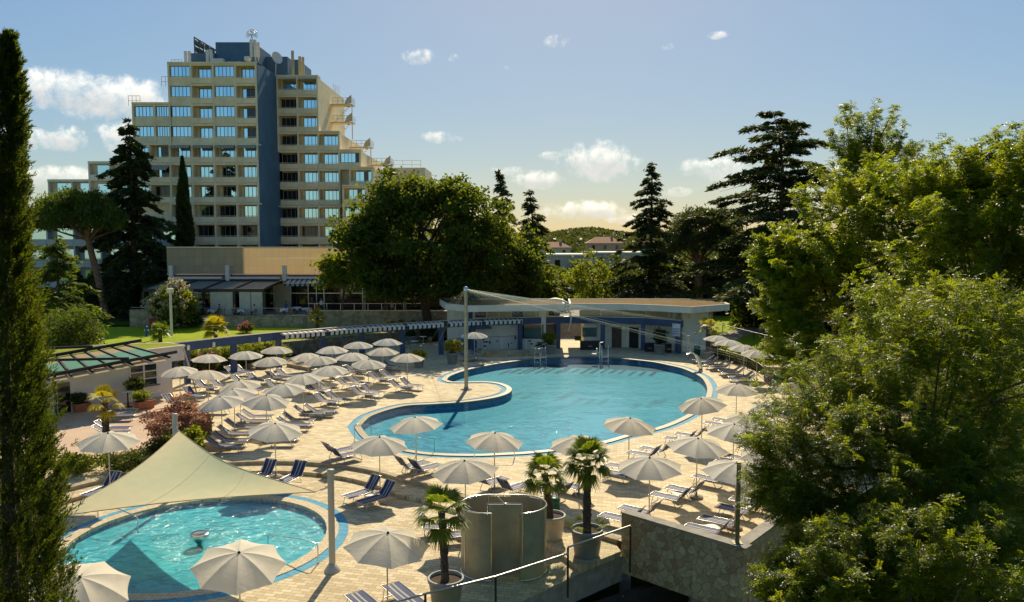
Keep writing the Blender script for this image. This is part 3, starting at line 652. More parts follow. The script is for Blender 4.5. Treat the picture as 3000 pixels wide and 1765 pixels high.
# clock, sign, sculpture
m = MB(); m.lathe([(0, 0), (.2, 0), (.2, .04), (.17, .05), (0, .05)], 24); ck = m.obj("clock", WHITEP, None, (pxx(1781, 82), 81.9, 2.15)); ck.rotation_euler = (R(90), 0, 0)
tag(ck, "round white clock on the changing room wall", "clock")
q, d = perg_at(1979); sg = thing("sign_board", "white pool rules sign with rows of blue pictograms on the pergola end", "sign", (q.x, q.y - .3, 2.35), math.atan2(d.y, d.x))
m = MB(); m.box(-.42, .42, -.02, .02, -.62, .62); m.obj("board", M('sign_white', (.8, .8, .78), .5, .03, 2), sg)
BL = M('sign_blue', (.04, .12, .36), .5, .05, 2); k = 0
for r_ in range(3):
    for c in range(4):
        x, z = -.29 + c * .19, .1 - r_ * .24; m = MB()
        pts = [(x + .062 * math.cos(a * math.pi / 8), -.03, z + .062 * math.sin(a * math.pi / 8)) for a in range(17)]
        m.tube(pts, .013, 4, caps=False)
        k += 1
        if k % 3 == 0: m.box(x - .045, x + .045, -.032, -.022, z - .012, z + .012)
        elif k % 3 == 1: m.beam((x - .04, -.027, z - .04), (x + .04, -.027, z + .04), .01, .02)
        else: m.box(x - .02, x + .02, -.032, -.022, z - .04, z + .025)
        m.obj("pictogram", BL, sg)
m = MB(); m.box(-.30, -.12, -.026, -.021, .48, .53); m.box(-.30, -.22, -.026, -.021, .40, .44); m.obj("heading_mark", BL, sg)
# white curved sculpture above the gap between the two blocks
sb = P(1662, 1000, 0); ys = 80.5; x0 = pxx(1660, ys)
m = MB(); prof = []
for t in np.linspace(0, 1, 26):
    if t < .55: s_ = t / .55; prof.append((x0 + .15 + .55 * math.sin(s_ * math.pi * 1.15) * (.4 + .6 * s_) - .2 * s_, 1.9 + 2.9 * s_, .10 + .16 * s_))
    else: s_ = (t - .55) / .45; prof.append((x0 + .15 - .05 - 1.9 * s_, 4.8 + .62 * math.sin(s_ * math.pi * .62) - .2 * s_, .26 + .5 * math.sin(math.pi * (1 - s_) * .8)))
vs = []
for (x, z, wd) in prof: vs += [(x - .07, ys - wd, z - .05), (x + .07, ys - wd * .8, z + .05), (x + .07, ys + wd * .8, z + .05), (x - .07, ys + wd, z - .05)]
fs_ = [(i * 4 + k, i * 4 + (k + 1) % 4, (i + 1) * 4 + (k + 1) % 4, (i + 1) * 4 + k) for i in range(len(prof) - 1) for k in range(4)]
m.add(vs, fs_ + [(0, 1, 2, 3), tuple(len(vs) - 4 + k for k in (3, 2, 1, 0))], 0, True)
tag(m.obj("sculpture", WHITEP), "white curved bird like sculpture rising between the two pool buildings", "sculpture")
m = MB(); a, b = P(1412, 1047, 0), P(1577, 1043, 0); wallseg(m, Vector((a.x, a.y, 0)), Vector((b.x, b.y, 0)), .5, 0, .55, 1)
tag(m.obj("low_stone_wall", STONEF), "low stone wall in front of the tiled bar counter", "wall")

# ------------------------------------------------------------ hotel tower
ht = thing("hotel_tower", "stepped cream hotel tower with balconies, blue windows and a dark blue end wall", "hotel")
TOP = 37.6; FH = 3.0; CW = 3.35
LB, RB = 123.0, 132.8
wallm = MB(); bluem = MB()
def vol(x0, x1, y0, y1, z1, z0=0): wallm.box(x0, x1, y0, y1, z0, z1)
def zt(k): return TOP - FH * k
# solid cores (sit behind the loggias)
vol(-52.0, -38.64, LB + 1.5, 150, TOP); vol(-57.6, -52.003, LB + 1.503, 146, zt(2)); vol(-54.6, -51.98, LB + .4, 140, zt(4) - .01); vol(-57.0, -54.6, LB + .39, 140, zt(5) - .01)
vol(-38.6, -31.9, RB + 1.5, 154, TOP); vol(-31.9, -28.5, RB + 1.501, 153.99, zt(3)); vol(-28.5, -25.0, RB + 1.502, 153.98, zt(4))
vol(-26.3, -22.7, RB - .5, 153, zt(5)); vol(-22.7, -16.0, 148, 160, 24.2); vol(-25, -22.703, RB + 2, 153.5, zt(6) + .4)
bluem.prism([(-38.64, LB - .02), (-38.55, LB - .02), (-38.55, RB + 1.49), (-38.64, RB + 1.49)], 0, TOP + .25)
bluem.prism([(-38.40, LB - 1.12), (-38.31, LB - 1.12), (-38.31, RB + 1.48), (-38.40, RB + 1.48)], 0, zt(4) - .2)
bluem.prism([(-38.16, LB - 2.22), (-38.07, LB - 2.22), (-38.07, RB + 1.47), (-38.16, RB + 1.47)], 0, zt(7) - .2)
for k in range(1, 12): bluem.box(-38.552, -38.545, LB, RB + 1, zt(k) - .02, zt(k) + .02)
frame = MB()
wins, balcs, awn = [], [], []
def grid(xs, rows, yf, kinds, y_back, topcap=True):
    """one slab-and-fin facade bay grid; kinds[row][col]: W flush window, B loggia, b loggia with open door, D dark loggia, . nothing"""
    x0, x1 = xs[0], xs[-1]
    for i, x in enumerate(xs):
        ok = [r_ for r_ in rows if (i < len(xs) - 1 and kinds[r_][i] != '.') or (i > 0 and kinds[r_][i - 1] != '.')]
        if ok: frame.box(x - .14, x + .14, yf - .12, y_back, zt(max(ok) + 1) - .01, zt(min(ok)) - .01)
    for r_ in rows:
        for i, (a, b) in enumerate(zip(xs[:-1], xs[1:])):
            kd = kinds[r_][i]
            if kd == '.': continue
            a += .14; b -= .14
            frame.box(a, b, yf, y_back, zt(r_) - .26, zt(r_) - .012)
            frame.box(a, b, yf, y_back, zt(r_ + 1) - .012, zt(r_ + 1) + .05)
            if kd == 'W':
                frame.box(a, b, yf + .02, y_back, zt(r_ + 1) + .05, zt(r_ + 1) + 1.12)
                wins.append((a + .12, b - .12, yf + .22, zt(r_ + 1) + 1.16, zt(r_) - .34, 5, 'W'))
                frame.box(a, b, yf + .30, y_back, zt(r_ + 1) + 1.12, zt(r_) - .26)
            else:
                balcs.append((a, b, yf - .06, zt(r_ + 1) + .02, kd))
                dy = y_back - .02
                if kd == 'D': wins.append((a + .1, b - .1, dy, zt(r_ + 1) + .1, zt(r_) - .4, 4, 'D'))
                else: wins.append((a + (.5 if kd == 'B' else .35), b - .06, dy, zt(r_ + 1) + .1, zt(r_) - .4, 4, 'W'))
XL = [-52.0, -48.65, -45.3, -41.95, -38.78]
kl = {0: 'WBWb', 1: 'WBWB', 2: 'WBWB', 3: 'WBWB'}
grid(XL, range(0, 4), LB, kl, LB + 1.5)
grid([-57.6, -54.35, -52.0], range(2, 4), LB + .01, {2: 'WW', 3: 'WW'}, LB + 1.51)
XL2 = [-54.9, -51.75, -48.4, -45.05, -41.7, -38.5]
grid(XL2, range(4, 7), LB - 1.1, {4: 'BBBBB', 5: 'BBBBB', 6: 'DBBBB'}, LB + .38)
grid([-58.0, -54.95], range(4, 7), LB - .9, {4: 'W', 5: 'B', 6: 'B'}, LB + .36)
XL3 = [-51.4, -48.1, -44.75, -41.4, -38.25]
grid(XL3, range(7, 12), LB - 2.2, {7: 'DBDb', 8: 'DDDD', 9: 'DDDD', 10: 'DDDD', 11: 'DDDD'}, LB - .7)
vol(-51.6, -38.42, LB - .7, LB + 2, zt(7) - .03); vol(-57.9, -38.6, LB + .42, LB + 3, zt(4) - .04)
XR = [-38.45, -35.2, -31.9, -28.5, -25.0]
kr = {0: 'BB..', 1: 'DB..', 2: 'DB..', 3: 'DBB.', 4: 'DBBW', 5: 'DBB.', 6: 'DBB.'}
grid(XR, range(0, 7), RB, kr, RB + 1.5)
grid([-26.35, -22.75], [5], RB - 2.0, {5: 'B'}, RB - .5)
grid([-27.2, -23.6], range(6, 10), RB - 3.4, {6: 'B', 7: 'W', 8: 'B', 9: 'D'}, RB - 1.9)
vol(-27.1, -22.71, RB - 1.9, RB + 2, zt(6) - .02)
grid([-38.35, -35.1, -31.75, -28.4, -26.9], range(7, 12), RB - 1.1, {7: 'DBBb', 8: 'DDBD', 9: 'DDBD', 10: 'DDDD', 11: 'DDDD'}, RB + .4)
vol(-38.3, -26.8, RB + .4, RB + 2.5, zt(7) - .03)
for a, b, y0, z in ((-52.1, -38.6, LB, TOP), (-57.7, -52.05, LB, zt(2)), (-38.55, -31.8, RB, TOP), (-31.95, -28.4, RB, zt(3)), (-28.5, -24.9, RB, zt(4)), (-26.4, -22.6, RB - 2, zt(5)), (-27.3, -22.8, RB - 3.4, zt(6))):
    frame.box(a - .05, b + .05, y0 - .16, y0 + 1.8, z, z + .28)
wallm.obj("wall", CREAM, ht); bluem.obj("blue_wall", BLUEW, ht); frame.obj("facade_frame", CREAM, ht)
bal_me = {}
for (a, b, y, z, kd) in balcs:
    key = round(b - a, 2)
    if key not in bal_me:
        m = MB(); W_ = b - a; m.box(0, W_, 0, .09, .1, .92); m.box(.02, W_ - .02, .1, 1.3, 0, .08)
        m.tube([(.02, .04, 1.07), (W_ - .02, .04, 1.07)], .025, 6); 
        for u in (.05, .5, .95): m.box(W_ * u - .015, W_ * u + .015, .03, .05, .92, 1.06)
        bal_me[key] = m.obj("balcony", GREYP if False else CREAM, ht, (a, y, z)); continue
    o = bal_me[key].copy(); COL.objects.link(o); o.location = (a, y, z)
win_me = {}
CURT = M('pale_curtain', (.5, .47, .42), .9, .2, 3)
for (a, b, y, z0, z1, np_, kd) in wins:
    W_, H_ = b - a, z1 - z0; key = (round(W_, 1), round(H_, 1), kd)
    if key not in win_me:
        m = MB()
        for i in range(np_ + 1): x = W_ * i / np_; m.box(x - .035, x + .035, -.05, .03, 0, H_)
        m.box(-.035, W_ + .035, -.051, .031, -.04, .04); m.box(-.035, W_ + .035, -.051, .031, H_ - .04, H_ + .04)
        fo = m.obj("window", M('window_frames', (.36, .31, .22), .6, .1, 3) if not win_me else win_me[list(win_me)[0]][0].data.materials[0], ht, (a, y, z0))
        g = MB()
        for i in range(np_):
            xa, xb = W_ * i / np_ + .036, W_ * (i + 1) / np_ - .036
            mi = 1 if kd == 'D' else (1 if random.random() < .12 else 0)
            tl = random.uniform(-.004, .004); g.quad((xa, .0, .04), (xb, tl, .04), (xb, tl, H_ - .04), (xa, 0, H_ - .04), mi)
        go = g.obj("pane", [TOWERG, DGLASS], fo); win_me[key] = (fo, go); continue
    fo, go = win_me[key]
    o = fo.copy(); COL.objects.link(o); o.location = (a, y, z0)
    g = go.copy(); COL.objects.link(g); g.parent = o
# small awnings over some loggias
for i in range(1, 5):
    m = MB(); x = XL2[i]; m.quad((x + .2, LB - 1.05, zt(4) - .25), (x + 3.1, LB - 1.05, zt(4) - .25), (x + 3.1, LB - 1.7, zt(4) - .55), (x + .2, LB - 1.7, zt(4) - .55)); m.quad((x + .2, LB - 1.7, zt(4) - .55), (x + 3.1, LB - 1.7, zt(4) - .55), (x + 3.1, LB - 1.71, zt(4) - .75), (x + .2, LB - 1.71, zt(4) - .75))
    m.obj("balcony_awning", stripemat('grey_stripes', (.5, .46, .36), (.25, .23, .18), 2.5) if i == 1 else bpy.data.materials['grey_stripes'], ht)
m = MB(); m.quad((-54.7, LB - 1.1, zt(5) - .3), (-51.9, LB - 1.1, zt(5) - .3), (-51.9, LB - 2.4, zt(5) - 1.1), (-54.7, LB - 2.4, zt(5) - 1.1)); m.obj("balcony_awning", bpy.data.materials['grey_stripes'], ht)
for xa, xb, k, y in ((-38.2, -35.4, 0, RB), (-34.9, -32.1, 0, RB)):
    m = MB(); m.quad((xa, y, zt(k) - .25), (xb, y, zt(k) - .25), (xb, y - .8, zt(k) - .55), (xa, y - .8, zt(k) - .55)); m.obj("balcony_awning", bpy.data.materials['grey_stripes'], ht)
# roof plant
def part(name, mat, fn): m = MB(); fn(m); return m.obj(name, mat, ht)
part("plant_room", BLUEW, lambda m: (m.box(-46.6, -40.6, 128, 137, TOP, TOP + 4.4), m.box(-50.5, -46.62, 127.5, 136, TOP, TOP + 2.6), m.box(-40.58, -37.0, 134, 142, TOP, TOP + 3.5), m.box(-40.57, -36.4, 140, 146, TOP, TOP + 3.2)))
part("plant_room", BLUEW, lambda m: m.box(-40.2, -36.2, 138, 146.5, TOP, TOP + 3.9))
def truss(m):
    a = [Vector((-49.9, 128, TOP + 2.0)), Vector((-49.9, 128, TOP + 5.2)), Vector((-48.6, 140, TOP + 4.6)), Vector((-49.0, 140, TOP + 2.0))]
    for i in range(9):
        u = i / 8; m.beam(a[0].lerp(a[3], u), a[1].lerp(a[2], u), .14, .14)
    for u in (0.02, .25, .5, .75, .98): m.beam(a[0].lerp(a[1], u), a[3].lerp(a[2], u), .14, .14)
    for i in range(4): m.beam(a[1].lerp(a[2], i / 4) , a[3].lerp(a[0], .5 - i * .1) + Vector((2.4, 0, 0)), .12, .12)
part("billboard_frame", M('rusty_frame', (.20, .16, .12), .7, .3, 2), truss)
part("billboard_panel", M("grey_billboard", (.16, .15, .13), .7, .3, 1.5), lambda m: [m.beam((-50.0 + .9 * u, 128 + 12 * u, TOP + z), (-50.0 + .9 * (u + .13), 128 + 12 * (u + .13), TOP + z - .1), .03, .85) for u in (0, .16, .32, .48, .64, .8) for z in (2.5, 3.5, 4.5) if not (u > .5 and z > 4)])
for x, y, h in ((-50.6, 126, 2.6), (-50.0, 126, 2.6), (-47.4, 126.5, 2.9), (-46.8, 126.5, 2.9), (-40.9, 127.6, 3.1), (-40.3, 127.6, 3.1), (-39.9, 127.9, 2.8), (-36.3, 134.5, 4.6), (-35.4, 135.5, 3.9), (-35.0, 136, 3.9)):
    zb = TOP + (1.6 if x > -41.5 and x < -39 else 0)
    part("antenna_panel", WHITEP if x < -38 else M('antenna_beige', (.5, .42, .25), .6, .1, 2), lambda m: (m.box(x - .22, x + .22, y, y + .18, zb + .5, zb + h), m.box(x - .05, x + .05, y + .19, y + .26, zb, zb + h)))
for x, z, s_ in ((-45.7, 0, 1.9), (-43.6, 0, 1.3), (-42.7, 0, 1.3), (-41.2, 1.2, .8)):
    part("air_conditioner", WHITEP, lambda m: m.box(x - s_ * .45, x + s_ * .45, 126.2, 127.2, TOP + z + .05, TOP + z + s_ * .8))
def dish(m, c, r, ax):
    ax = Vector(ax).normalized(); u = ax.cross(Vector((0, 0, 1))).normalized(); v = u.cross(ax); n = 20
    vs = [Vector(c)]; fs = []
    for j in range(1, 4):
        for i in range(n): q = r * j / 3; vs.append(Vector(c) + (u * math.cos(2 * math.pi * i / n) + v * math.sin(2 * math.pi * i / n)) * q + ax * (.25 * (j / 3) ** 2 * r))
    fs += [(0, 1 + i, 1 + (i + 1) % n) for i in range(n)]
    for j in range(2): fs += [(1 + j * n + i, 1 + (j + 1) * n + i, 1 + (j + 1) * n + (i + 1) % n, 1 + j * n + (i + 1) % n) for i in range(n)]
    m.add(vs, fs, 0, True)
part("satellite_dish", WHITEP, lambda m: (dish(m, (-38.1, 131.5, TOP + 2.7), 1.0, (1, -.8, .3)), m.tube([(-38.4, 131.9, TOP), (-38.2, 131.7, TOP + 2.7)], .06, 6)))
def mesh_dish(m):
    c = Vector((-41.5, 130, TOP + 6.0))
    for r_ in (.35, .6, .85):
        m.tube([c + Vector((r_ * math.cos(a), 0.1 * r_, r_ * math.sin(a))) for a in np.linspace(-.5, 3.6, 22)], .05, 5)
    for a in np.linspace(-.5, 3.6, 13): m.beam(c, c + Vector((.9 * math.cos(a), .09, .9 * math.sin(a))), .05, .05)
    m.tube([(-41.9, 130, TOP + 4.0), c], .06, 6); m.tube([(-41.1, 130, TOP + 4.0), c], .06, 6)
part("mesh_dish", ALU, mesh_dish)
def rail3(m, a, b, h=1.1, n=5):
    a, b = Vector(a), Vector(b)
    for z in (h, h * .5): m.tube([a + Vector((0, 0, z)), b + Vector((0, 0, z))], .035, 5)
    for i in range(n): q = a.lerp(b, i / (n - 1)); m.tube([q, q + Vector((0, 0, h))], .035, 5)
STAIR = M('stair_cream_metal', (.55, .46, .30), .6, .1, 3)
for (x, y, z, up) in ((-31.6, 143, 34.7, 1), (-31.6, 143, 31.6, 1), (-28.4, 143, 27.3, 1), (-24.9, 143, 24.2, 1)):
    m = MB(); m.box(x - .3, x + 3.6, y - 1.2, y + 1.2, z - .14, z); rail3(m, (x + .2, y - 1.2, z), (x + 3.6, y - 1.2, z)); rail3(m, (x + 3.6, y - 1.2, z), (x + 3.6, y + 1.2, z), 1.1, 3); m.quad((x + 2.2, y - 1.25, z - .1), (x + 3.5, y - 1.25, z + .1), (x + 3.5, y - 1.25, z + 1.6), (x + 2.6, y - 1.25, z + .9))
    m.box(x + 3.5, x + 3.62, y - 1.25, y - 1.13, z - 3, z)
    if up:
        for k in range(9): m.box(x + .2 + k * .28, x + .5 + k * .28, y + .1, y + 1.1, z - 2.8 + k * .31, z - 2.74 + k * .31)
    m.obj("fire_stair", STAIR, ht)
for (a, b) in (((-59.2, 125, zt(2) + .1), (-57.4, 125, zt(2) + .1)), ((-54.0, 125, zt(1) + .0), (-52.1, 125, zt(1) + .0)), ((-53.2, 127, TOP), (-51.6, 127, TOP)), ((-22, 150, 24.2), (-17, 150, 24.2)), ((-32.6, 148, TOP + .2), (-32.0, 150, TOP + .2))):
    m = MB(); rail3(m, a, b, 1.5, 4); m.obj("roof_railing", STAIR, ht)
# lower far wings to the left
def farwing(label, x0, x1, y0, z1, rows, cols, mat=GREYP):
    t_ = thing("hotel_wing", label, "hotel")
    m = MB(); m.box(x0, x1, y0 + 1.2, y0 + 12, 0, z1); m.obj("wall", mat, t_)
    m = MB(); cw = (x1 - x0) / cols
    for c in range(cols + 1): m.box(x0 + c * cw - .12, x0 + c * cw + .12, y0, y0 + 1.2, 0, z1 - .31)
    m.box(x0 - .1, x1 + .1, y0 - .1, y0 + 1.19, z1 - .3, z1 + .1); m.obj("facade_frame", mat, t_)
    for r_ in range(rows):
        for c in range(cols):
            a, b, z = x0 + c * cw + .13, x0 + (c + 1) * cw - .13, z1 - 3.1 * (r_ + 1)
            q = MB(); q.box(a, b, y0 - .05, y0 + 1.19, z, z + .12); q.box(a, b, y0 - .05, y0 + .03, z + .12, z + 1.0); q.obj("balcony", mat, t_)
            q = MB(); q.box(a + .8, b - .05, y0 + 1.1, y0 + 1.19, z + .15, z + 2.6); q.obj("window", TOWERG, t_)
zl = lambda py, y: CAM_H + (695 - py) * y / FOC
farwing("pale hotel wing stepping down left of the tower, behind the dark cedar", -70.5, -63.5, 134, zl(478, 134), 4, 2)
farwing("lower pale hotel wing behind the umbrella pine", -78.5, -70.6, 136, zl(530, 136), 5, 2)
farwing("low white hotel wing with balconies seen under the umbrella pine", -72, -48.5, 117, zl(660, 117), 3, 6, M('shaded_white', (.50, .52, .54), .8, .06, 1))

# ------------------------------------------------------------ restaurant and terrace
FLZ = 2.2; YT = 93.0
def xat(px, y, z=3.0): return (px - 1500) / FOC * (y * math.cos(PITCH) - (z - CAM_H) * math.sin(PITCH))
def zat(py, y):
    d = ray(1500, py); return CAM_H + d.z / d.y * y
tw = thing("terrace_wall", "rough stone wall carrying the restaurant terrace above the lawn", "wall")
m = MB(); x0, x1, x2 = xat(379, YT), xat(455, YT), xat(905, YT); x3 = xat(1350, YT)
m.box(x0, x1, YT, YT + .5, -.2, zat(908, YT)); m.box(x1 + .01, x2, YT + .06, YT + .5, -.2, zat(928, YT)); m.box(x2 + .01, x3, YT - .8, YT + .5, -.2, zat(912, YT - .8)); m.obj("wall", STONEF, tw)
m = MB(); m.box(x1 + .01, x2, YT, YT + 1.2, zat(928, YT) + .003, zat(928, YT) + .1); m.obj("coping", CONC, tw)
m = MB(); m.box(x0, x3 + 20, YT + .5, 104, -.2, FLZ - .05); struct(m.obj("terrace_floor", CONC))
tr_ = thing("terrace_railing", "thin metal railing along the edge of the restaurant terrace", "railing")
m = MB(); m.tube([(x1, YT + .3, FLZ + .95), (x2, YT + .3, FLZ + .95)], .03, 6); m.tube([(x0, YT + .3, zat(902, YT)), (x1, YT + .3, zat(902, YT))], .03, 6); m.tube([(x2, YT - .4, FLZ + 1.55), (xat(1250, YT), YT - .4, FLZ + 1.55)], .03, 6); m.obj("handrail", ALU, tr_)
for px in list(range(595, 900, 30)) + [600, 925, 960, 1000, 1040, 1080, 1120, 1160]:
    x = xat(px, YT); m = MB(); hi = px > 905; m.box(x - .025, x + .025, YT + (.28 if not hi else -.43), YT + (.33 if not hi else -.38), FLZ - (.1 if not hi else 0), FLZ + (.94 if not hi else 1.54)); m.obj("post", WOOD if not hi else ALU, tr_)
rs = thing("restaurant", "flat roofed hotel restaurant with mesh screened upper storey above a terrace", "building")
YR = 101.0; a, b = xat(494, YR), xat(1330, YR)
zP = lambda py: zat(py, YR)
m = MB(); m.box(a, b, YR + .4, YR + 14, 0, zP(803)); m.box(a + .2, b, YR + 3, YR + 13, zP(803) + .01, zP(760)); m.obj("wall", CREAMD, rs)
SCREEN, _t, _o = newmat('perforated_screen')
_co = _t('ShaderNodeTexCoord').outputs['Object']
_br = _t('ShaderNodeTexBrick', {'Vector': _t('ShaderNodeMapping', {0: _co, 2: (R(90), 0, 0)}).outputs[0], 'Color1': (.66, .53, .33, 1), 'Color2': (.52, .43, .29, 1), 'Mortar': (.24, .2, .14, 1), 'Scale': 1.0, 'Mortar Size': .02, 'Brick Width': .98, 'Row Height': 1.12}, offset=0)
_nz = _t('ShaderNodeTexNoise', {'Vector': _co, 'Scale': .5, 'Detail': 4.0}).outputs[0]
_p = _t('ShaderNodeBsdfPrincipled', {'Base Color': _t.mix(_t.m('MULTIPLY', _nz, .5), _br.outputs[0], (.46, .40, .30)), 'Roughness': .6})
_tt = _t('ShaderNodeBsdfTransparent', {'Color': (1, 1, 1, 1)})
_tl = _t('ShaderNodeBsdfTranslucent', {'Color': (.8, .62, .34, 1)})
_mx = _t('ShaderNodeMixShader', {0: .35, 1: _p.outputs[0], 2: _tl.outputs[0]})
_t.l.new(_t('ShaderNodeMixShader', {0: .30, 1: _mx.outputs[0], 2: _tt.outputs[0]}).outputs[0], _o.inputs[0])
m = MB(); m.box(a, b, YR - .05, YR, zP(803), zP(726)); m.obj("screen", SCREEN, rs)
m = MB(); m.box(a, b, YR - .1, YR + .05, zP(726) + .002, zP(726) + .1); m.box(a, b, YR - .1, YR + .05, zP(803) - .1, zP(803) - .002); m.obj("screen_rail", ALU, rs)
for px in (499, 665, 832): x = xat(px, YR - 1); m = MB(); m.box(x - .24, x + .24, YR - .6, YR - .12, zP(822), zP(782)); m.box(x - .25, x + .25, YR - .61, YR - .11, zP(782) + .002, zP(778)); m.obj("column", WHITEP, rs)
for p0, p1 in ((512, 656), (677, 824), (845, 968)):
    m = MB(); m.box(xat(p0, YR), xat(p1, YR), YR - .55, YR - .15, zP(817), zP(811)); m.obj("awning_case", WHITEP, rs)
    m = MB(); m.box(xat(p0, YR), xat(p1, YR), YR - .1, YR + .38, zP(810), zP(803) - .12); m.obj("red_strip", RED, rs)
for i, (p0, p1, mt_) in enumerate(((834, 850, CREAMD), (852, 901, DGLASS), (903, 925, SHADEW), (927, 947, SHADEW), (950, 1000, DGLASS), (1003, 1060, DGLASS), (560, 640, DGLASS), (640, 720, DGLASS), (720, 800, DGLASS), (1070, 1180, DGLASS), (1190, 1320, DGLASS))):
    m = MB(); m.box(xat(p0, YR), xat(p1, YR), YR + .3, YR + .39, FLZ, zP(830)); m.obj("window" if mt_ is DGLASS else "door", mt_, rs)
    m = MB(); m.box(xat(p1, YR), xat(p1, YR) + .1, YR + .25, YR + .42, FLZ, zP(829)); m.box(xat(p0, YR), xat(p1, YR), YR + .28, YR + .295, FLZ + 2.1, FLZ + 2.2); m.obj("window_frame", ALU, rs)
awning(Vector((xat(846, YR), YR - .1, 0)), Vector((xat(975, YR), YR - .1, 0)), "dark grey and white striped awning over the restaurant doors", zP(817), 1.6, stripemat('grey_white_stripes', (.45, .46, .45), (.04, .05, .07), 1.6), .45, None)
gp = thing("terrace_pergola", "dark brown sloping pergola with pale blinds on the restaurant terrace", "pergola")
yf = 94.6; zf = zat(851, yf); zb_ = zat(826, YR - .3)
fx = [xat(p, yf) for p in (422, 510, 598, 688, 775)]; bx = [xat(p, YR) for p in (496, 580, 663, 747, 830)]
m = MB(); m.beam((fx[0], yf, zf), (fx[-1], yf, zf), .2, .35); m.beam((bx[0], YR - .3, zb_), (bx[-1], YR - .3, zb_), .2, .5); m.obj("beam", DARKM, gp)
for i in range(5):
    m = MB(); m.beam((fx[i], yf + .1, zf + .12), (bx[i], YR - .4, zb_ + .1), .2, .28); m.obj("rafter", DARKM, gp)
    m = MB(); m.box(fx[i] - .16, fx[i] + .16, yf - .16, yf + .16, FLZ, zf - .18); m.obj("post", DARKM, gp)
ROOFC = M('grey_roof_canvas', (.33, .30, .24), .8, .12, 2, trans=.25, tcol=(.3, .26, .18))
BLIND = M('white_blind', (.75, .71, .60), .7, .1, 2, trans=.3, tcol=(.8, .75, .6))
for i in range(4):
    m = MB(); m.quad((fx[i] + .12, yf + .12, zf + .1), (fx[i + 1] - .12, yf + .12, zf + .1), (bx[i + 1] - .12, YR - .5, zb_ + .06), (bx[i] + .12, YR - .5, zb_ + .06)); m.obj("roof_canvas", ROOFC, gp)
for p0, p1 in ((540, 582), (617, 683), (702, 735), (737, 771)):
    m = MB(); m.box(xat(p0, yf), xat(p1, yf), yf - .02, yf + .02, FLZ + .05, zf - .2); m.obj("blind", BLIND, gp)
m = MB(); q = [Vector((xat(441, yf), yf, zf - .3)), Vector((xat(438, yf), yf - .1, zf - 1.0)), Vector((xat(428, yf), yf - .2, zf - 1.8)), Vector((xat(415, yf), yf - .2, zf - 2.3))]
for i in range(3): m.quad(q[i], q[i] + Vector((.35, .3, 0)), q[i + 1] + Vector((.35, .3, 0)), q[i + 1], 0, True)
m.obj("curtain", WHITEP, gp)
# terrace tables and chairs
CLOTH = M('white_tablecloth', (.62, .60, .66), .8, .06, 4)
CHAIRM = M('cane_chair', (.33, .22, .10), .7, .2, 5)
def table(loc, label, r=.5):
    t_ = thing("dining_table", label, "table", loc, random.uniform(0, 1), "tables on the restaurant terrace")
    m = MB(); n = 16; vs = []
    for j, (rr, z) in enumerate(((0.01, .76), (r, .76), (r + .02, .72), (r + .03, .5))):
        for k in range(n): w_ = 1 + (.12 * math.cos(4 * 2 * math.pi * k / n) if j > 1 else 0); vs.append((rr * w_ * math.cos(2 * math.pi * k / n), rr * w_ * math.sin(2 * math.pi * k / n), z - (.12 * math.cos(8 * math.pi * k / n) if j == 3 else 0)))
    m.add(vs, [(i * n + k, i * n + (k + 1) % n, (i + 1) * n + (k + 1) % n, (i + 1) * n + k) for i in range(3) for k in range(n)]); m.obj("tablecloth", CLOTH, t_)
    m = MB(); m.tube([(0, 0, 0), (0, 0, .75)], .04, 8); m.lathe([(.25, 0), (.25, .03), (0, .04)], 12); m.obj("leg", DARKM, t_)
def chair(loc, rz, label, mat=CHAIRM, group="chairs on the restaurant terrace"):
    t_ = thing("chair", label, "chair", loc, rz, group)
    m = MB(); m.box(-.22, .22, -.22, .22, .42, .46); m.obj("seat", mat, t_)
    m = MB(); n = 9; vs = []
    for k in range(n):
        a_ = math.pi * (.5 + k / (n - 1)); vs += [(.24 * math.cos(a_) - .02, .24 * math.sin(a_), .46), (.27 * math.cos(a_) - .05, .26 * math.sin(a_), .86 - .1 * abs(k - 4) / 4)]
    m.add(vs, [(2 * k, 2 * k + 2, 2 * k + 3, 2 * k + 1) for k in range(n - 1)], 0, True); m.obj("backrest", mat, t_)
    for sx_ in (-1, 1):
        for sy_ in (-1, 1): m = MB(); m.tube([(sx_ * .2, sy_ * .2, 0), (sx_ * .18, sy_ * .18, .42)], .018, 5); m.obj("leg", mat, t_)
TB = [(622, 917, 94.2 - .55, "left pergola bay"), (708, 919, 93.75, "middle pergola bay behind the railing"), (832, 917, 94.3, "terrace edge right of the pergola"), (870, 904, 97, "restaurant doors"), (900, 911, 95.6, "terrace corner")]
for i, (px, py, y, nm) in enumerate(TB): table((xat(px, y), y, FLZ), f"terrace table with white cloth at the {nm}")
for i, (px, y, rz, nm) in enumerate(((643, 93.8, 3.3, "cane chair under the seated man, left end of the terrace"), (687, 93.9, 0.2, "cane chair under the diner left of the middle terrace table"), (746, 93.8, 3.0, "blue backed chair under the man in the white shirt"), (606, 94.0, .1, "cane chair left of the leftmost terrace table"), (815, 94.5, .2, "cane chair left of the table right of the pergola"), (852, 94.3, 3.2, "cane chair right of the table right of the pergola"), (929, 96, 2.9, "cane chair under the seated woman in pink"))):
    chair((xat(px, y), y, FLZ), rz, nm)

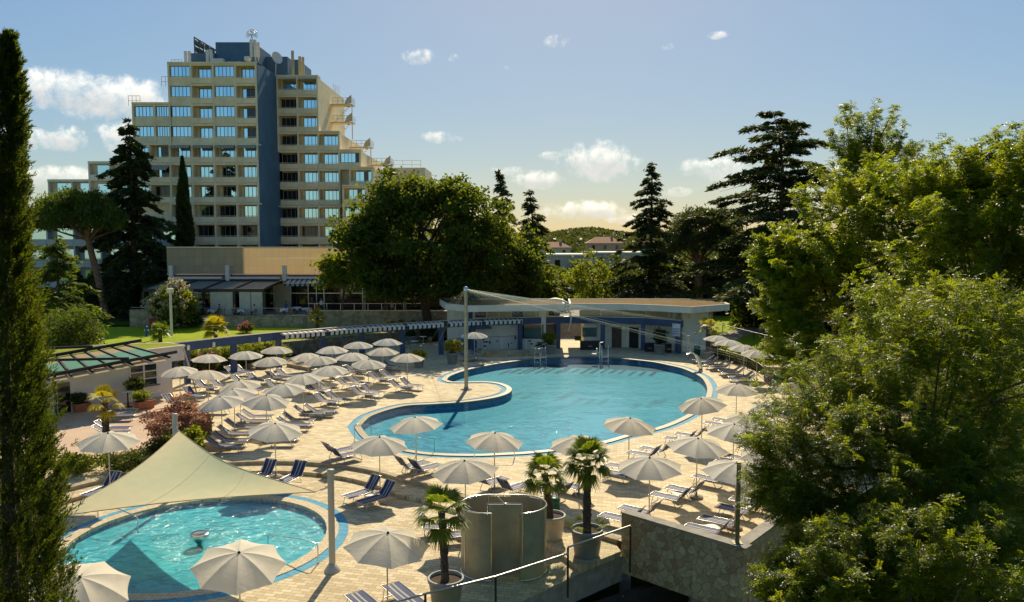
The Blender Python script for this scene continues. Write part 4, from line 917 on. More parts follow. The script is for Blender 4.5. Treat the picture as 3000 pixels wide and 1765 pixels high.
# ------------------------------------------------------------ parasols
UR = 1.36
def canopy_mesh():
    m = MB(); nseg, ns, nr = 8, 5, 7
    for s_ in range(nseg):
        a0 = 2 * math.pi * s_ / nseg; vs = []
        for j in range(nr + 1):
            r = j / nr
            for k in range(ns + 1):
                f = k / ns; mid = 4 * f * (1 - f); a = a0 + f * 2 * math.pi / nseg
                q = math.cos(math.pi / 8) / math.cos((f - .5) * math.pi / 4)
                rr = UR * r * (q * (1 - .045 * mid * r)); z = .45 * (1 - r ** 1.75) - .035 * mid * math.sin(math.pi * min(1, r)) - .012 * mid * r
                vs.append((rr * math.cos(a), rr * math.sin(a), z))
        w_ = ns + 1
        m.add(vs, [(j * w_ + k, (j + 1) * w_ + k, (j + 1) * w_ + k + 1, j * w_ + k + 1) for j in range(nr) for k in range(ns)], 0, True)
    return m
def make_parasol():
    t_ = thing("parasol", "x", "parasol", (0, 0, 0), 0, "cream parasols around the pools")
    c = canopy_mesh().obj("canopy", CANV, t_, (0, 0, 2.24))
    m = MB(); m.lathe([(.0, .50), (.035, .49), (.045, .45), (.05, .40), (.03, .36)], 10); m.obj("finial", BLACK, c)
    m = MB()
    for k in range(8):
        a = 2 * math.pi * k / 8; m.tube([(0, 0, .40), (UR * .5 * math.cos(a), UR * .5 * math.sin(a), .285), (UR * .98 * math.cos(a), UR * .98 * math.sin(a), -.015)], .009, 4)
    m.obj("ribs", STEEL, c)
    m = MB(); m.tube([(0, 0, .05), (0, 0, 2.62)], .024, 8); m.obj("pole", ALU, t_)
    m = MB(); m.lathe([(.30, 0), (.30, .07), (.27, .10), (.05, .12), (.04, .3), (0, .3)], 20); m.obj("base", CONC, t_)
    return t_
UMB = [  # finial pixel in the photograph, floor height, tilt about x, tilt about y, label
 (526, 1073, 0, 3, -2, "cream parasol beside the corner of the white house"),
 (612.5, 1036.7, 0, 0, 2, "cream parasol in the back row before the pink flowers, leftmost of the row"),
 (608, 1083, 0, -2, 3, "cream parasol second from the left, overlapping the one by the white house"),
 (720, 1027.5, 0, 2, 1, "cream parasol in the back row before the white flowering bush"),
 (791.7, 1045, 0, 3, -2, "cream parasol shading a pair of loungers below the first striped awning"),
 (810, 1013.7, 0, 0, 1, "cream parasol farthest back at the left end of the striped awnings"),
 (703, 1113, 0, 5, -5, "cream parasol at the back of the clump of five in the left deck's middle"),
 (685, 1138, 0, 6, -8, "cream parasol behind the reddish smoke bush, second of the clump from front"),
 (648, 1160, 0, 6, -7, "cream parasol right above the reddish smoke bush, frontmost left of its clump"),
 (779, 1155, 0, 7, 6, "cream parasol at the right front of the clump above the flat lounger rows"),
 (833, 1123, 0, 6, -3, "cream parasol between the clump and the lounger rows, bright on its right side"),
 (888, 1094, 0, 4, -4, "cream parasol over the lounger row nearest the pool's left end, leftmost of three"),
 (969, 1070, 0, 2, 0, "cream parasol over the middle of the front lounger row, nearest the mast but two"),
 (938, 1043, 0, 2, -3, "cream parasol in front of the raised tiled terrace, right of two overlapping ones"),
 (902, 1033, 0, 0, 2, "cream parasol on the raised tiled terrace, left of two overlapping ones"),
 (973, 1013, 0, 1, 0, "cream parasol by the second blue pergola post, behind the lounger rows"),
 (1033, 1032, 0, 1, 1, "cream parasol in the third row over the hidden lounger pair"),
 (1079, 1052.5, 0, 2, 2, "cream parasol two to the left of the pool mast over loungers"),
 (1049, 1000, 0, 0, 0, "cream parasol in the back row between the third and fourth pergola posts"),
 (1135, 991, 0, 1, 0, "cream parasol topmost of the left field beside the fourth pergola post"),
 (1121, 1017.5, 0, 2, 0, "cream parasol just below the topmost one of the left field"),
 (1193, 1034.7, 0, 2, 0, "cream parasol nearest the mast at the right end of the left field"),
 (805, 1237, -.17, 7, 5, "large cream parasol on the step above two front facing loungers"),
 (316.6, 1265.5, 0, 6, 3, "white parasol left of the shade sail in front of the palm trunk"),
 (698.7, 1610, KZ, 12, 6, "large cream parasol in front of the round pool, seen from above"),
 (229, 1680, KZ, 12, 12, "cream parasol cut by the bottom edge beside the cypress"),
 (1133, 1555.6, KZ, 6, 6, "cream parasol with a palm leaf shadow, left of the canvas shower"),
 (1218.8, 1219.8, 0, 3, -5, "cream parasol standing against the water with folds on its left panel"),
 (1111.3, 1277.4, KZ, 5, 3, "cream parasol over the two loungers on the step at the pool's near left"),
 (1363, 1346, 0, 5, -3, "cream parasol in the lower middle above the canvas shower"),
 (1448.5, 1265.5, 0, 4, 4, "cream parasol in the middle of the near pool edge"),
 (1696.7, 1276.4, 0, 4, 0, "cream parasol partly behind the tall potted palm"),
 (1843.5, 1222.8, 0, 5, 5, "cream parasol at the near right pool edge above two flat loungers"),
 (1904, 1337, 0, 5, -2, "large cream parasol right of the tall potted palm in full view"),
 (2043, 1281, 0, 5, 3, "cream parasol behind and right of the large one, above the stone wall"),
 (2150, 1239.7, 0, 5, 2, "cream parasol at the right deck with robinia twigs over its right half"),
 (2196.7, 1210.7, 0, 5, 0, "cream parasol whose left half shows behind the twigs, second up the right deck"),
 (2260, 1307, 0, 5, 0, "cream parasol mostly hidden by the robinia, right of the middle right deck"),
 (2157, 1351, 0, 5, 3, "cream parasol behind the steel post on the stone wall"),
 (2158.5, 1123, 0, 3, 0, "cream parasol at the pool's right end in full view, upper of two"),
 (2057.4, 1164.3, 0, 7, -9, "cream parasol at the pool's right end with bright left panels, lower of two"),
 (2102.8, 981.7, 0, 0, 3, "first cream parasol of the four along the curved railing, by the potted palm"),
 (2137.9, 994, 0, 0, 3, "second cream parasol of the four along the curved railing"),
 (2180.2, 1008.5, 0, 2, 3, "third cream parasol of the four along the curved railing"),
 (2218.3, 1024, 0, 2, 3, "last and lowest cream parasol of the four along the curved railing"),
 (2365.9, 1038.4, 0, 0, 4, "cream parasol in shade behind two others right of the hedge"),
 (2385.5, 1053.9, 0, 2, 4, "sunlit cream parasol at the top of the robinia right of the hedge"),
 (2392.7, 1073.5, 0, 2, 4, "cream parasol just below another, veiled by robinia leaves right of the hedge"),
 (2268.9, 1175.6, 0, 4, -3, "cream parasol showing as a white patch in the left edge of the robinia"),
 (2554, 1129, 0, 2, 0, "cream parasol seen through a gap in the robinia, farthest right"),
 (2512, 1166, 0, 2, 0, "cream parasol behind the robinia leaves below the farthest right one"),
 (2440, 1180, 0, 2, 0, "cream parasol glinting through the middle of the robinia"),
 (2330, 1120, 0, 2, 0, "cream parasol behind the thin robinia top right of the pool's end"),
 (1389.6, 972, 0, 1, 0, "small cream parasol directly right of the pool mast"),
]
proto_u = make_parasol(); HU = 2.74
for i, (px, py, z0, ax, ay, lb) in enumerate(UMB):
    q = P(px, py, z0 + HU)
    o = proto_u if i == 0 else dup(proto_u, (0, 0, 0), 0, lb)
    o.location = (q.x, q.y, z0); o['label'] = lb; o.rotation_euler.z = random.uniform(0, .78)
    c = [k for k in o.children if k.name.startswith('canopy')][0]
    rz = o.rotation_euler.z
    e = Matrix.Rotation(-rz, 3, 'Z') @ (Matrix.Rotation(R(ax), 3, 'X') @ Matrix.Rotation(R(ay), 3, 'Y')) @ Matrix.Rotation(rz, 3, 'Z')
    c.rotation_euler = e.to_euler()
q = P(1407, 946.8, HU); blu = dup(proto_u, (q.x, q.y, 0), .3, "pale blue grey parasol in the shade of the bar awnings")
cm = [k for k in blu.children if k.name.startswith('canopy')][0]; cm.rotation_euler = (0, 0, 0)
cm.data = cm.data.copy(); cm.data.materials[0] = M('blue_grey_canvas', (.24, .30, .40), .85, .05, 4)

# ------------------------------------------------------------ sun loungers
SL, t, o_ = newmat('striped_sling')
co_ = t('ShaderNodeTexCoord').outputs['Object']; y_ = t.m('ABSOLUTE', t('ShaderNodeSeparateXYZ', {0: co_}).outputs[1])
st = t.m('MULTIPLY', t.m('GREATER_THAN', y_, .05), t.m('LESS_THAN', y_, .112))
st = t.m('MAXIMUM', st, t.m('GREATER_THAN', y_, .315))
wv = t('ShaderNodeTexNoise', {'Vector': co_, 'Scale': 3.0, 'Detail': 4.0}).outputs[0]
cc = t.mix(st, (.030, .048, .155), (.46, .44, .40)); cc = t.mix(t.m('MULTIPLY', wv, .3), cc, (.10, .11, .17))
p_ = t('ShaderNodeBsdfPrincipled', {'Base Color': cc, 'Roughness': .6, 'Specular IOR Level': .18}); tr_2 = t('ShaderNodeBsdfTranslucent', {'Color': cc})
t.l.new(t('ShaderNodeMixShader', {0: .15, 1: p_.outputs[0], 2: tr_2.outputs[0]}).outputs[0], o_.inputs[0])
BACKS = M('navy_back_sling', (.028, .045, .15), .6, .15, 3, trans=.12, tcol=(.03, .06, .2))
def make_lounger(flat=False, steep=False):
    t_ = thing("sun_lounger", "x", "sun lounger", (0, 0, 0), 0, "striped sun loungers on the pool deck")
    Wd = .33; zs = .37; ang = R(2 if flat else (52 if steep else 36)); Lb = .72; hx = -1.32
    bx_, bz_ = hx - Lb * math.cos(ang), zs + .02 + Lb * math.sin(ang)
    def sheet(pts, name, mat, th=.012):
        m = MB(); n = len(pts); vs = []
        for (x, z) in pts:
            for k in range(5): y = Wd * (k / 2 - 1) * .96; vs.append((x, y, z - .018 * (1 - (k / 2 - 1) ** 2)))
        fs_ = [(i * 5 + k, (i + 1) * 5 + k, (i + 1) * 5 + k + 1, i * 5 + k + 1) for i in range(n - 1) for k in range(4)]
        m.add(vs, [f[::-1] for f in fs_], 0, True); return m.obj(name, mat, t_)
    sheet([(-.02 - 1.3 * i / 6, zs + .012 - .02 * math.sin(math.pi * i / 6)) for i in range(7)], "seat", SL)
    sheet([(hx + (bx_ - hx) * i / 4, zs + .02 + (bz_ - zs - .02) * i / 4 - .015 * math.sin(math.pi * i / 4)) for i in range(5)], "backrest", SL)
    m = MB(); d = Vector((bx_ - hx, 0, bz_ - zs - .02)); up = Vector((-math.sin(ang), 0, -math.cos(ang))) * .03
    a = Vector((hx, 0, zs + .02)) + d * .04; b = Vector((hx, 0, zs + .02)) + d * .78
    m.quad(a + up + Vector((0, -Wd * .93, 0)), b + up + Vector((0, -Wd * .93, 0)), b + up + Vector((0, Wd * .93, 0)), a + up + Vector((0, Wd * .93, 0)))
    if not flat: m.obj("back_pocket", BACKS, t_)
    m = MB()
    m.tube([(hx - .02, -Wd, zs), (0, -Wd, zs), (.03, -Wd * .9, zs), (.03, Wd * .9, zs), (0, Wd, zs), (hx - .02, Wd, zs)], .017, 6)
    m.obj("seat_frame", ALU, t_)
    m = MB(); m.tube([(hx + .05, -Wd, zs + .01), (bx_, -Wd, bz_), (bx_ - .02, -Wd * .9, bz_ + .01), (bx_ - .02, Wd * .9, bz_ + .01), (bx_, Wd, bz_), (hx + .05, Wd, zs + .01)], .016, 6); m.obj("back_frame", ALU, t_)
    for x0_, x1_ in ((-.22, -.12), (-1.1, -1.3)):
        m = MB(); m.tube([(x0_, -Wd * .95, zs - .02), (x1_, -Wd * .92, .03), (x1_, -Wd * .8, .015), (x1_, Wd * .8, .015), (x1_, Wd * .92, .03), (x0_, Wd * .95, zs - .02)], .016, 6); m.obj("leg", ALU, t_)
    return t_
A = lambda o, x, y: (o[0] + x / o[2], o[1] + y / o[2])
A1, A2, A3, A4 = (440, 970, 6), (840, 970, 6), (540, 1140, 6), (120, 1000, 6)
B1, B2, B3, B4, B5 = (900, 1200, 5.04), (1340, 1200, 5.04), (1780, 1200, 5.04), (1700, 1380, 4.2), (1980, 960, 4.846)
C3, C5, C6 = (1050, 800, 2.282), (0, 1200, 2.2909), (1000, 1250, 2.52)
LG = []   # (pixel of the foot end, heading of the feet in degrees, floor z, style, label)
def lg(o, pts, hd, z, style, lbs):
    for (x, y), lb in zip(pts, lbs): LG.append((A(o, x, y), hd, z, style, lb))
def nth(n, s_): return [s_.format(ords[i]) for i in range(n)]
lg(A2, [(2380, 962), (2200, 995), (1700, 1080), (1545, 1120), (1110, 1210), (900, 1250)], -28, 0, 0, nth(6, "raised back blue striped lounger, {} from the right in the row nearest the island"))
lg(A2, [(2000, 813), (1800, 850), (1450, 918), (1255, 950), (880, 1010), (670, 1045)], -28, 0, 0, nth(6, "raised back blue striped lounger, {} from the right in the second row from the pool"))
lg(A2, [(2000, 628), (1820, 655), (1520, 690), (1350, 725), (1040, 770), (830, 800)], -28, 0, 0, nth(6, "blue striped lounger, {} from the right in the third row, below the farthest parasols"))
lg(A1, [(2560, 790), (2370, 835), (2040, 875), (1765, 905)], -28, 0, 0, nth(4, "blue striped lounger, {} from the right in the row below the first awning"))
lg(A1, [(1810, 720), (1640, 745)], -28, 0, 0, ["blue striped lounger beside the boulders at the back of the left deck, right of two", "blue striped lounger beside the boulders at the back of the left deck, left of two"])
lg(A1, [(2390, 990), (1990, 1038)], -28, 0, 0, ["blue striped lounger half under the bright parasol right of the clump", "blue striped lounger just behind the rearmost parasol of the clump"])
lg(A1, [(990, 850), (1390, 965), (1130, 1000)], -28, 0, 0, ["blue striped lounger between the two parasols by the white house", "blue striped lounger right of the pole of the second parasol from the left", "blue striped lounger left of the pole of the second parasol from the left"])
lg(A1, [(900, 1140), (560, 1280)], -35, 0, 0, ["blue striped lounger behind the smoke bush, right of the white column", "blue striped lounger between the white house and the smoke bush"])
lg(A3, [(790, 335)], -2, 0, 1, ["flat lounger behind the top of the smoke bush"])
lg(A3, [(2650, 1385 - 1005), (2470, 410), (2280, 540), (2210, 620), (2040, 780), (1960, 880)], 0, 0, 0, nth(6, "lounger lying square to the picture, {} down in the column left of the pool"))
lg(A3, [(1560, 470), (1490, 550), (1300, 660), (1200, 770), (1120, 890), (1030, 985)], 1, 0, 0, nth(6, "lounger lying square to the picture, {} down in the column beside the smoke bush"))
lg(C5, [(1665, 480), (1880, 492)], -110, KZ + .17, 2, ["striped lounger facing the viewer, left of the pole of the parasol on the step", "striped lounger facing the viewer, right of the pole of the parasol on the step"])
lg(C5, [(575, 575), (780, 560)], -105, KZ, 2, ["striped lounger facing the viewer left of the shade sail", "striped lounger mostly hidden behind the left edge of the shade sail"])
lg(B1, [(565, 1290), (770, 1375)], -130, KZ, 2, ["striped lounger right behind the white sail post, farther of two", "striped lounger right of the white sail post, nearer of two with a light patch"])
lg(C6, [(600, 740), (752, 800)], 195, KZ, 0, ["striped lounger behind the left potted palm's trunk, farther of two", "striped lounger touching the left side of the canvas shower"])
lg(C6, [(880, 640)], 150, KZ, 0, ["striped lounger whose back peeps over the canvas shower"])
lg(C6, [(360, 1158), (90, 1225)], 125, KZ, 1, ["striped lounger at the bottom edge right of the parasol pole", "striped lounger at the bottom edge left of the parasol pole"])
lg(B1, [(680, 555), (790, 618)], 45, 0, 3, ["lounger turned to the pool showing its navy back, farther of the left pair", "lounger turned to the pool showing its navy back, nearer of the left pair"])
lg(B1, [(1765, 762), (1960, 802)], 45, 0, 3, ["lounger with navy back in the pair by the pool handrail, left one", "lounger with navy back in the pair by the pool handrail, right one"])
lg(B2, [(705, 1002), (1035, 1080)], 45, 0, 3, ["lounger with navy back behind the middle parasol pole, farther one", "lounger with navy back above the canvas shower, nearer one"])
lg(B2, [(1480, 1080), (1180, 1165)], 143, 0, 3, ["striped lounger between the two tall potted palms, farther one", "striped lounger behind the smaller potted palm's trunk"])
lg(B3, [(-10, 800), (-60, 900)], 143, 0, 3, ["lounger behind the crown of the tall potted palm, farther one", "lounger behind the crown of the tall potted palm, nearer one"])
lg(B3, [(495, 552), (312, 617)], 143, 0, 3, ["dark striped lounger under the near right pool edge, farther of two", "dark striped lounger under the near right pool edge, nearer of two"])
lg(B3, [(1005, 345), (845, 408)], 143, 0, 3, ["dark striped lounger second pair along the right pool edge, farther one", "dark striped lounger second pair along the right pool edge, nearer one"])
lg(B3, [(1550, 128), (1428, 182)], 143, 0, 3, ["dark striped lounger third pair along the right pool edge, farther one", "dark striped lounger third pair along the right pool edge, nearer one"])
lg(B3, [(878, 1128), (655, 1232)], 143, 0, 3, ["striped lounger right of the large parasol's pole, farther of two", "striped lounger behind the large parasol's pole, nearer of two"])
lg(B3, [(1450, 878), (1270, 965)], 143, 0, 3, ["striped lounger below the parasol by the steel post, farther of two", "striped lounger below the parasol by the steel post, nearer of two"])
lg(B4, [(498, 435), (262, 530)], 143, 0, 3, ["striped lounger right behind the left end of the stone wall", "striped lounger just left of the stone wall's left end"])
lg(B4, [(1858, 330), (1695, 422), (1480, 562), (1300, 665)], 143, 0, 3, nth(4, "striped lounger behind the stone wall's corner, {} counted towards the viewer"))
lg(B3, [(1975, 550), (1755, 672), (1600, 748), (2130, 490)], 143, 0, 1, ["pale striped lounger end showing left of the robinia, uppermost of four", "pale striped lounger end showing left of the robinia, third of four", "pale striped lounger end showing left of the robinia, lowest of four", "pale striped lounger end tucked into the robinia, beside the uppermost"])
lg(B5, [(235, 450), (290, 480), (412, 525), (480, 555), (602, 605), (650, 640), (748, 695), (780, 740)], 176, 0, 0, nth(8, "pale lounger along the curved railing, {} from the potted palm"))
lg(C3, [(790, 568), (860, 562)], -28, 0, 0, ["lounger right behind the pool mast by the bar, left of two", "lounger by the bar's low stone wall, right of two"])
lg(A4, [(1680, 1205), (1650, 1285)], 6, 0, 1, ["flat pale lounger on the left terrace behind the palm, farther of two", "flat pale lounger on the left terrace behind the palm, nearer of two"])
lg((0, 700, 2.282), [(870, 1262), (862, 1290)], 4, 0, 0, ["lounger on the left terrace just above the white parasol, farther of two", "lounger on the left terrace just above the white parasol, nearer of two"])
protos = {0: make_lounger(), 1: make_lounger(True), 2: make_lounger(False, True), 3: make_lounger(False, True)}
used = set()
for (px, py), hd, z0, sty, lb in LG:
    q = P(px, py, z0 + .38); h = R(hd + random.uniform(-3, 3))
    if sty not in used: o = protos[sty]; used.add(sty); o['label'] = lb
    else: o = dup(protos[sty], (0, 0, 0), 0, lb)
    o.location = (q.x, q.y, z0); o.rotation_euler = (0, 0, h)
# small white side tables between pairs
def make_table():
    t_ = thing("side_table", "x", "side table", (0, 0, 0), 0, "small white side tables")
    m = MB(); m.box(-.24, .24, -.24, .24, .30, .33); m.obj("top", WHITEP, t_)
    for a in (-1, 1):
        for b in (-1, 1): m = MB(); m.tube([(a * .2, b * .2, 0), (a * .19, b * .19, .30)], .016, 5); m.obj("leg", WHITEP, t_)
    return t_
ST = [(A(B1, 930, 1255), KZ, "small white table between the two loungers behind the sail post"), (A(B3, 1040, 1235), 0, "small white table between the pair right of the large parasol's pole"),
      (A(A3, 800, 945), 0, "small white table at the foot of the parasol beside the smoke bush"), (A(B4, 1620, 685), 0, "small white table between the two loungers nearest the wall corner"),
      (A(B4, 2070, 425), 0, "small white table between the farther loungers behind the wall corner"), (A(B1, 1520, 860), 0, "small white table between the pair by the pool handrail"),
      (A(A2, 2080, 1010), 0, "small white table between the two loungers nearest the island"), (A(A2, 1560, 1150), 0, "small white table in the front row, next left from the island pair"),
      (A(B2, 860, 1110), 0, "small white table between the pair above the canvas shower")]
pt = make_table()
for i, ((px, py), z0, lb) in enumerate(ST):
    q = P(px, py, z0 + .32); o = pt if i == 0 else dup(pt, (0, 0, 0), 0, lb); o.location = (q.x, q.y, z0); o['label'] = lb; o.rotation_euler = (0, 0, random.uniform(0, 1))

# ------------------------------------------------------------ shade sail and posts
Sa, Sb, Sc = Vector((-14.95, 35.2, 2.8)), PY(925, 1442, 27.55), PY(150, 1516, 27.0)
m = MB(); n = 18; idx = {}; vs = []
cen = (Sa + Sb + Sc) / 3
for i in range(n + 1):
    for j in range(n + 1 - i):
        u, v, w_ = i / n, j / n, 1 - (i + j) / n
        p = Sa * u + Sb * v + Sc * w_
        pull = .25 * 4 * u * v * (1 - w_) + .17 * 4 * u * w_ * (1 - v) + .12 * 4 * v * w_ * (1 - u)
        p = p.lerp(cen, pull); p = p + Vector((0, 0, -.25 * 27 * u * v * w_))
        idx[i, j] = len(vs); vs.append(p)
fs_ = []
for i in range(n):
    for j in range(n - i):
        fs_.append((idx[i, j], idx[i + 1, j], idx[i, j + 1]))
        if j < n - i - 1: fs_.append((idx[i + 1, j], idx[i + 1, j + 1], idx[i, j + 1]))
m.add(vs, fs_, 0, True)
sl = thing("shade_sail", "large triangular cream shade sail stretched over the round pool", "shade sail", (0, 0, 0)); m.obj("cloth", SAILM, sl)
m = MB()
for e in ([idx[i, 0] for i in range(n + 1)], [idx[0, j] for j in range(n + 1)], [idx[i, n - i] for i in range(n + 1)]): m.tube([vs[k] for k in e], .018, 5)
m.obj("hem", M('sail_hem', (.50, .40, .22), .8, .1, 4), sl)
for k_ in (6, 12):
    m = MB(); m.tube([vs[idx[i, k_]] + Vector((0, 0, .006)) for i in range(n + 1 - k_)], .010, 4); m.obj("seam", bpy.data.materials['sail_hem'], sl)
pB = P(974, 1673, KZ); hook = Vector((pB.x, pB.y, 2.72))
m = MB(); m.tube([Sb + (Sb - cen).normalized() * -.05, hook], .012, 5); m.tube([Sb.lerp(hook, .3), Sb.lerp(hook, .75)], .03, 6); m.obj("turnbuckle", STEEL, sl)
m = MB(); m.tube([Sa, (-15.3, 35.6, 2.95)], .012, 5); m.obj("turnbuckle", STEEL, sl)
def sailpost(x, y, h, z0, lb):
    t_ = thing("sail_post", lb, "post", (x, y, z0), 0, "white posts of the shade sail")
    m = MB(); m.tube([(0, 0, 0), (0, 0, h)], .115, 16); m.lathe([(.117, h - .04), (.125, h - .03), (.125, h + .03), (0, h + .035)], 16); m.obj("post", M('post_white', (.50, .46, .37), .5, .05, 2) if 'post_white' not in bpy.data.materials else bpy.data.materials['post_white'], t_)
    m = MB(); m.lathe([(.30, 0), (.29, .03), (.125, .3), (.12, .3)], 16); m.obj("base", bpy.data.materials['post_white'], t_)
    m = MB(); m.tube([(-.2, 0, h - .6), (-.12, 0, h - .6)], .03, 6); m.obj("hook", STEEL, t_)
sailpost(pB.x, pB.y, 3.65, KZ, "white post at the right corner of the shade sail")
sailpost(-15.35, 35.7, 3.8, -.35, "white post rising behind the top corner of the shade sail")
sailpost(Sc.x - .6, Sc.y - .3, 2.9, KZ, "white post hidden in the cypress at the left sail corner")

# ------------------------------------------------------------ canvas shower
sh = thing("shower_cabin", "curved open top shower cabin of grey sheeting with steel rims", "shower", (-.3, 27.55, KZ))
hx_, r_, zt_ = .52, 1.0, 2.42
def stad(a0, a1, n=20):
    out = []
    for i in range(n + 1):
        a = a0 + (a1 - a0) * i / n; cx = -hx_ if math.cos(a) < 0 else hx_; out.append((cx + r_ * math.cos(a), r_ * math.sin(a)))
    return out
left = [(-.40, -r_)] + stad(R(268), R(92), 26)[0:] ; right = stad(R(88), R(-88), 26) + [(.68, -r_)]
full = left + right
def wallstrip(pts, z0, z1, name, mat):
    m = MB(); nn_ = len(pts); vs = []
    for (x, y) in pts: vs += [(x, y, z0), (x, y, z1)]
    m.add(vs, [(2 * i, 2 * i + 2, 2 * i + 3, 2 * i + 1) for i in range(nn_ - 1)], 0, True); return m.obj(name, mat, sh)
wallstrip(full, .06, zt_ - .05, "curved_sheet", SHOWER)
for z in (zt_, .05): m = MB(); m.tube([(x, y, z) for x, y in full], .03, 8); m.obj("rim", STEEL, sh)
for (x, y) in (full[0], full[-1], full[9], full[18], full[27], full[36], full[45]):
    m = MB(); m.tube([(x, y, 0), (x, y, zt_)], .022, 6); m.obj("upright", STEEL, sh)
m = MB(); m.box(-.52, .62, -.52, -.50, .14, zt_ + .16); m.obj("screen_panel", SHOWER, sh)
m = MB(); m.tube([(-.55, -.51, 0), (-.55, -.51, zt_ + .2), (.65, -.51, zt_ + .2), (.65, -.51, 0)], .025, 6); m.obj("panel_frame", STEEL, sh)
m = MB(); m.tube([(-.3, r_, zt_), (.05, -.5, zt_ + .18)], .022, 6); m.obj("crossbar", STEEL, sh)

# ------------------------------------------------------------ poolside fittings
q = P(2015, 1053, 0); ps = thing("pool_shower", "twin headed steel pool shower post right of the pictogram sign", "shower", (q.x, q.y, 0))
m = MB(); m.tube([(0, 0, 0), (0, 0, 2.25)], .07, 10); m.obj("post", ALU, ps)
for s_ in (-1, 1):
    m = MB(); m.tube([(s_ * .07, 0, 1.6), (s_ * .14, 0, 1.9), (s_ * .14, 0, 2.2), (s_ * .3, 0, 2.42), (s_ * .62, 0, 2.52)], .028, 6); m.lathe([(0, 2.47), (.07, 2.45), (.03, 2.53)], 10, (s_ * .64, 0, 0)); m.obj("shower_arm", STEEL, ps)
m = MB(); m.box(.08, .28, -.02, .02, .75, 1.05); m.obj("notice", WHITEP, ps)
for (px, py, lb) in ((1574, 1057, "left one of two steel ladder frames at the far pool edge"), (1592, 1055, "right one of two steel ladder frames at the far pool edge")):
    q = P(px, py, 0); t_ = thing("pool_ladder", lb, "pool ladder", (q.x, q.y, 0), 0, "steel pool ladders")
    for s_ in (-1, 1): m = MB(); m.tube([(s_ * .28, -.2, -1), (s_ * .26, -.1, .3), (s_ * .2, 0, 1.0), (s_ * .17, .2, 1.12), (s_ * .2, .5, 1.0), (s_ * .3, .6, 0)], .025, 6); m.obj("rail", STEEL, t_)
    for z in (.25, -.15, -.5): m = MB(); m.box(-.27, .27, -.24, -.14, z, z + .03); m.obj("step", STEEL, t_)
q = P(1772, 1052, 0); t_ = thing("pool_ladder", "taller steel pool ladder right of the white lift chair", "pool ladder", (q.x, q.y, 0), 0, "steel pool ladders")
for s_ in (-1, 1): m = MB(); m.tube([(s_ * .3, -.3, -1), (s_ * .3, -.25, .9), (s_ * .3, -.05, 1.25), (s_ * .3, .2, 1.1), (s_ * .3, .3, 0)], .035, 6); m.obj("rail", STEEL, t_)
for z in (.2, -.2): m = MB(); m.box(-.3, .3, -.34, -.24, z, z + .03); m.obj("step", STEEL, t_)
q = P(1757, 1052, 0); t_ = thing("pool_lift", "steel pool lift post with a white chair at the far pool edge", "pool lift", (q.x, q.y, 0))
m = MB(); m.tube([(0, 0, 0), (0, 0, 1.55)], .09, 10); m.tube([(0, 0, 1.55), (.3, 0, 1.55)], .05, 8); m.obj("post", STEEL, t_)
m = MB(); m.box(-.75, -.25, -.2, .25, .42, .5); m.box(-.32, -.24, -.2, .25, .5, 1.0); m.obj("seat", WHITEP, t_)
m = MB(); m.tube([(-.3, -.22, .75), (-.7, -.22, .72), (-.75, -.22, .45)], .025, 6); m.tube([(-.1, 0, .6), (-.3, 0, .6)], .03, 6); m.obj("arm", STEEL, t_)
q = P(2040, 1084, 0); m = MB(); pr = [(0.9, 0), (.75, .7), (.45, 1.25), (.0, 1.55), (-.35, 1.45)]
m = MB(); vs = []
for x, z in pr: vs += [(x, -.3, z), (x, .3, z), (x - .06, .3, z - .05), (x - .06, -.3, z - .05)]
m.add(vs, [(i * 4 + k, i * 4 + (k + 1) % 4, (i + 1) * 4 + (k + 1) % 4, (i + 1) * 4 + k) for i in range(4) for k in range(4)], 0, True)
tag(m.obj("water_spout", STEEL, None, (q.x - .4, q.y, 0), R(15)), "curved sheet steel water spout at the right rear pool edge", "spout")
# bins
def bin_(loc, lb, h=.9, r=.24):
    t_ = thing("litter_bin", lb, "bin", loc, 0, "green litter bins")
    m = MB(); m.lathe([(0, 0), (r * .9, 0), (r, .05), (r, h * .55), (r * 1.04, h * .56), (r * 1.04, h * .6), (r, h * .61), (r, h * .85)], 18); m.obj("body", GREENP, t_)
    m = MB(); m.lathe([(r * 1.06, h * .85), (r * 1.08, h * .9), (r * .9, h * .99), (0, h)], 18); m.obj("lid", GREENP, t_)
bin_((1.72, 31.8, 0), "green litter bin behind the smaller potted palm")
q = P(606, 1275, 0); bin_((q.x, q.y, 0), "green litter bin behind the smoke bush", .9, .3)
q = P(2042, 1043, 0); bin_((q.x, q.y, 0), "green litter bin behind the twin pool shower", 1.0, .3)
q = P(2277, 1130, 0); bin_((q.x, q.y, 0), "green litter bin at the end of the curved railing", .9, .3)
# right curved railing, tall fence and pillar
cr_ = thing("curved_railing", "curved steel railing with horizontal bars on the right rear deck edge", "railing")
RP = [P(a, b, 1.0) for a, b in ((2083, 1020), (2115, 1026), (2150, 1035), (2190, 1048), (2222, 1064), (2243, 1080), (2251, 1092))]
for z in (1.0, .8, .6, .4, .2):
    m = MB(); m.tube([(p.x, p.y, z) for p in RP], .03 if z == 1.0 else .016, 6); m.obj("handrail" if z == 1.0 else "bar", ALU if z == 1.0 else DARKM, cr_)
for p in RP: m = MB(); m.tube([(p.x, p.y, 0), (p.x, p.y, .98)], .028, 6); m.obj("post", DARKM, cr_)
fe = thing("tall_fence", "line of tall thin fence posts with a top bar beyond the curved railing", "fence")
FP = [PY(2117, 952, 74.5), PY(2241, 981.7, 66.6), PY(2392, 1020, 58.9), PY(2560, 1065, 52), PY(2760, 1130, 45)]
m = MB(); m.tube([PY(2040, 948, 79)] + FP, .03, 6); m.obj("top_bar", ALU, fe)
for p in FP: m = MB(); m.tube([(p.x, p.y, -1), tuple(p)], .05, 6); m.obj("post", ALU, fe)
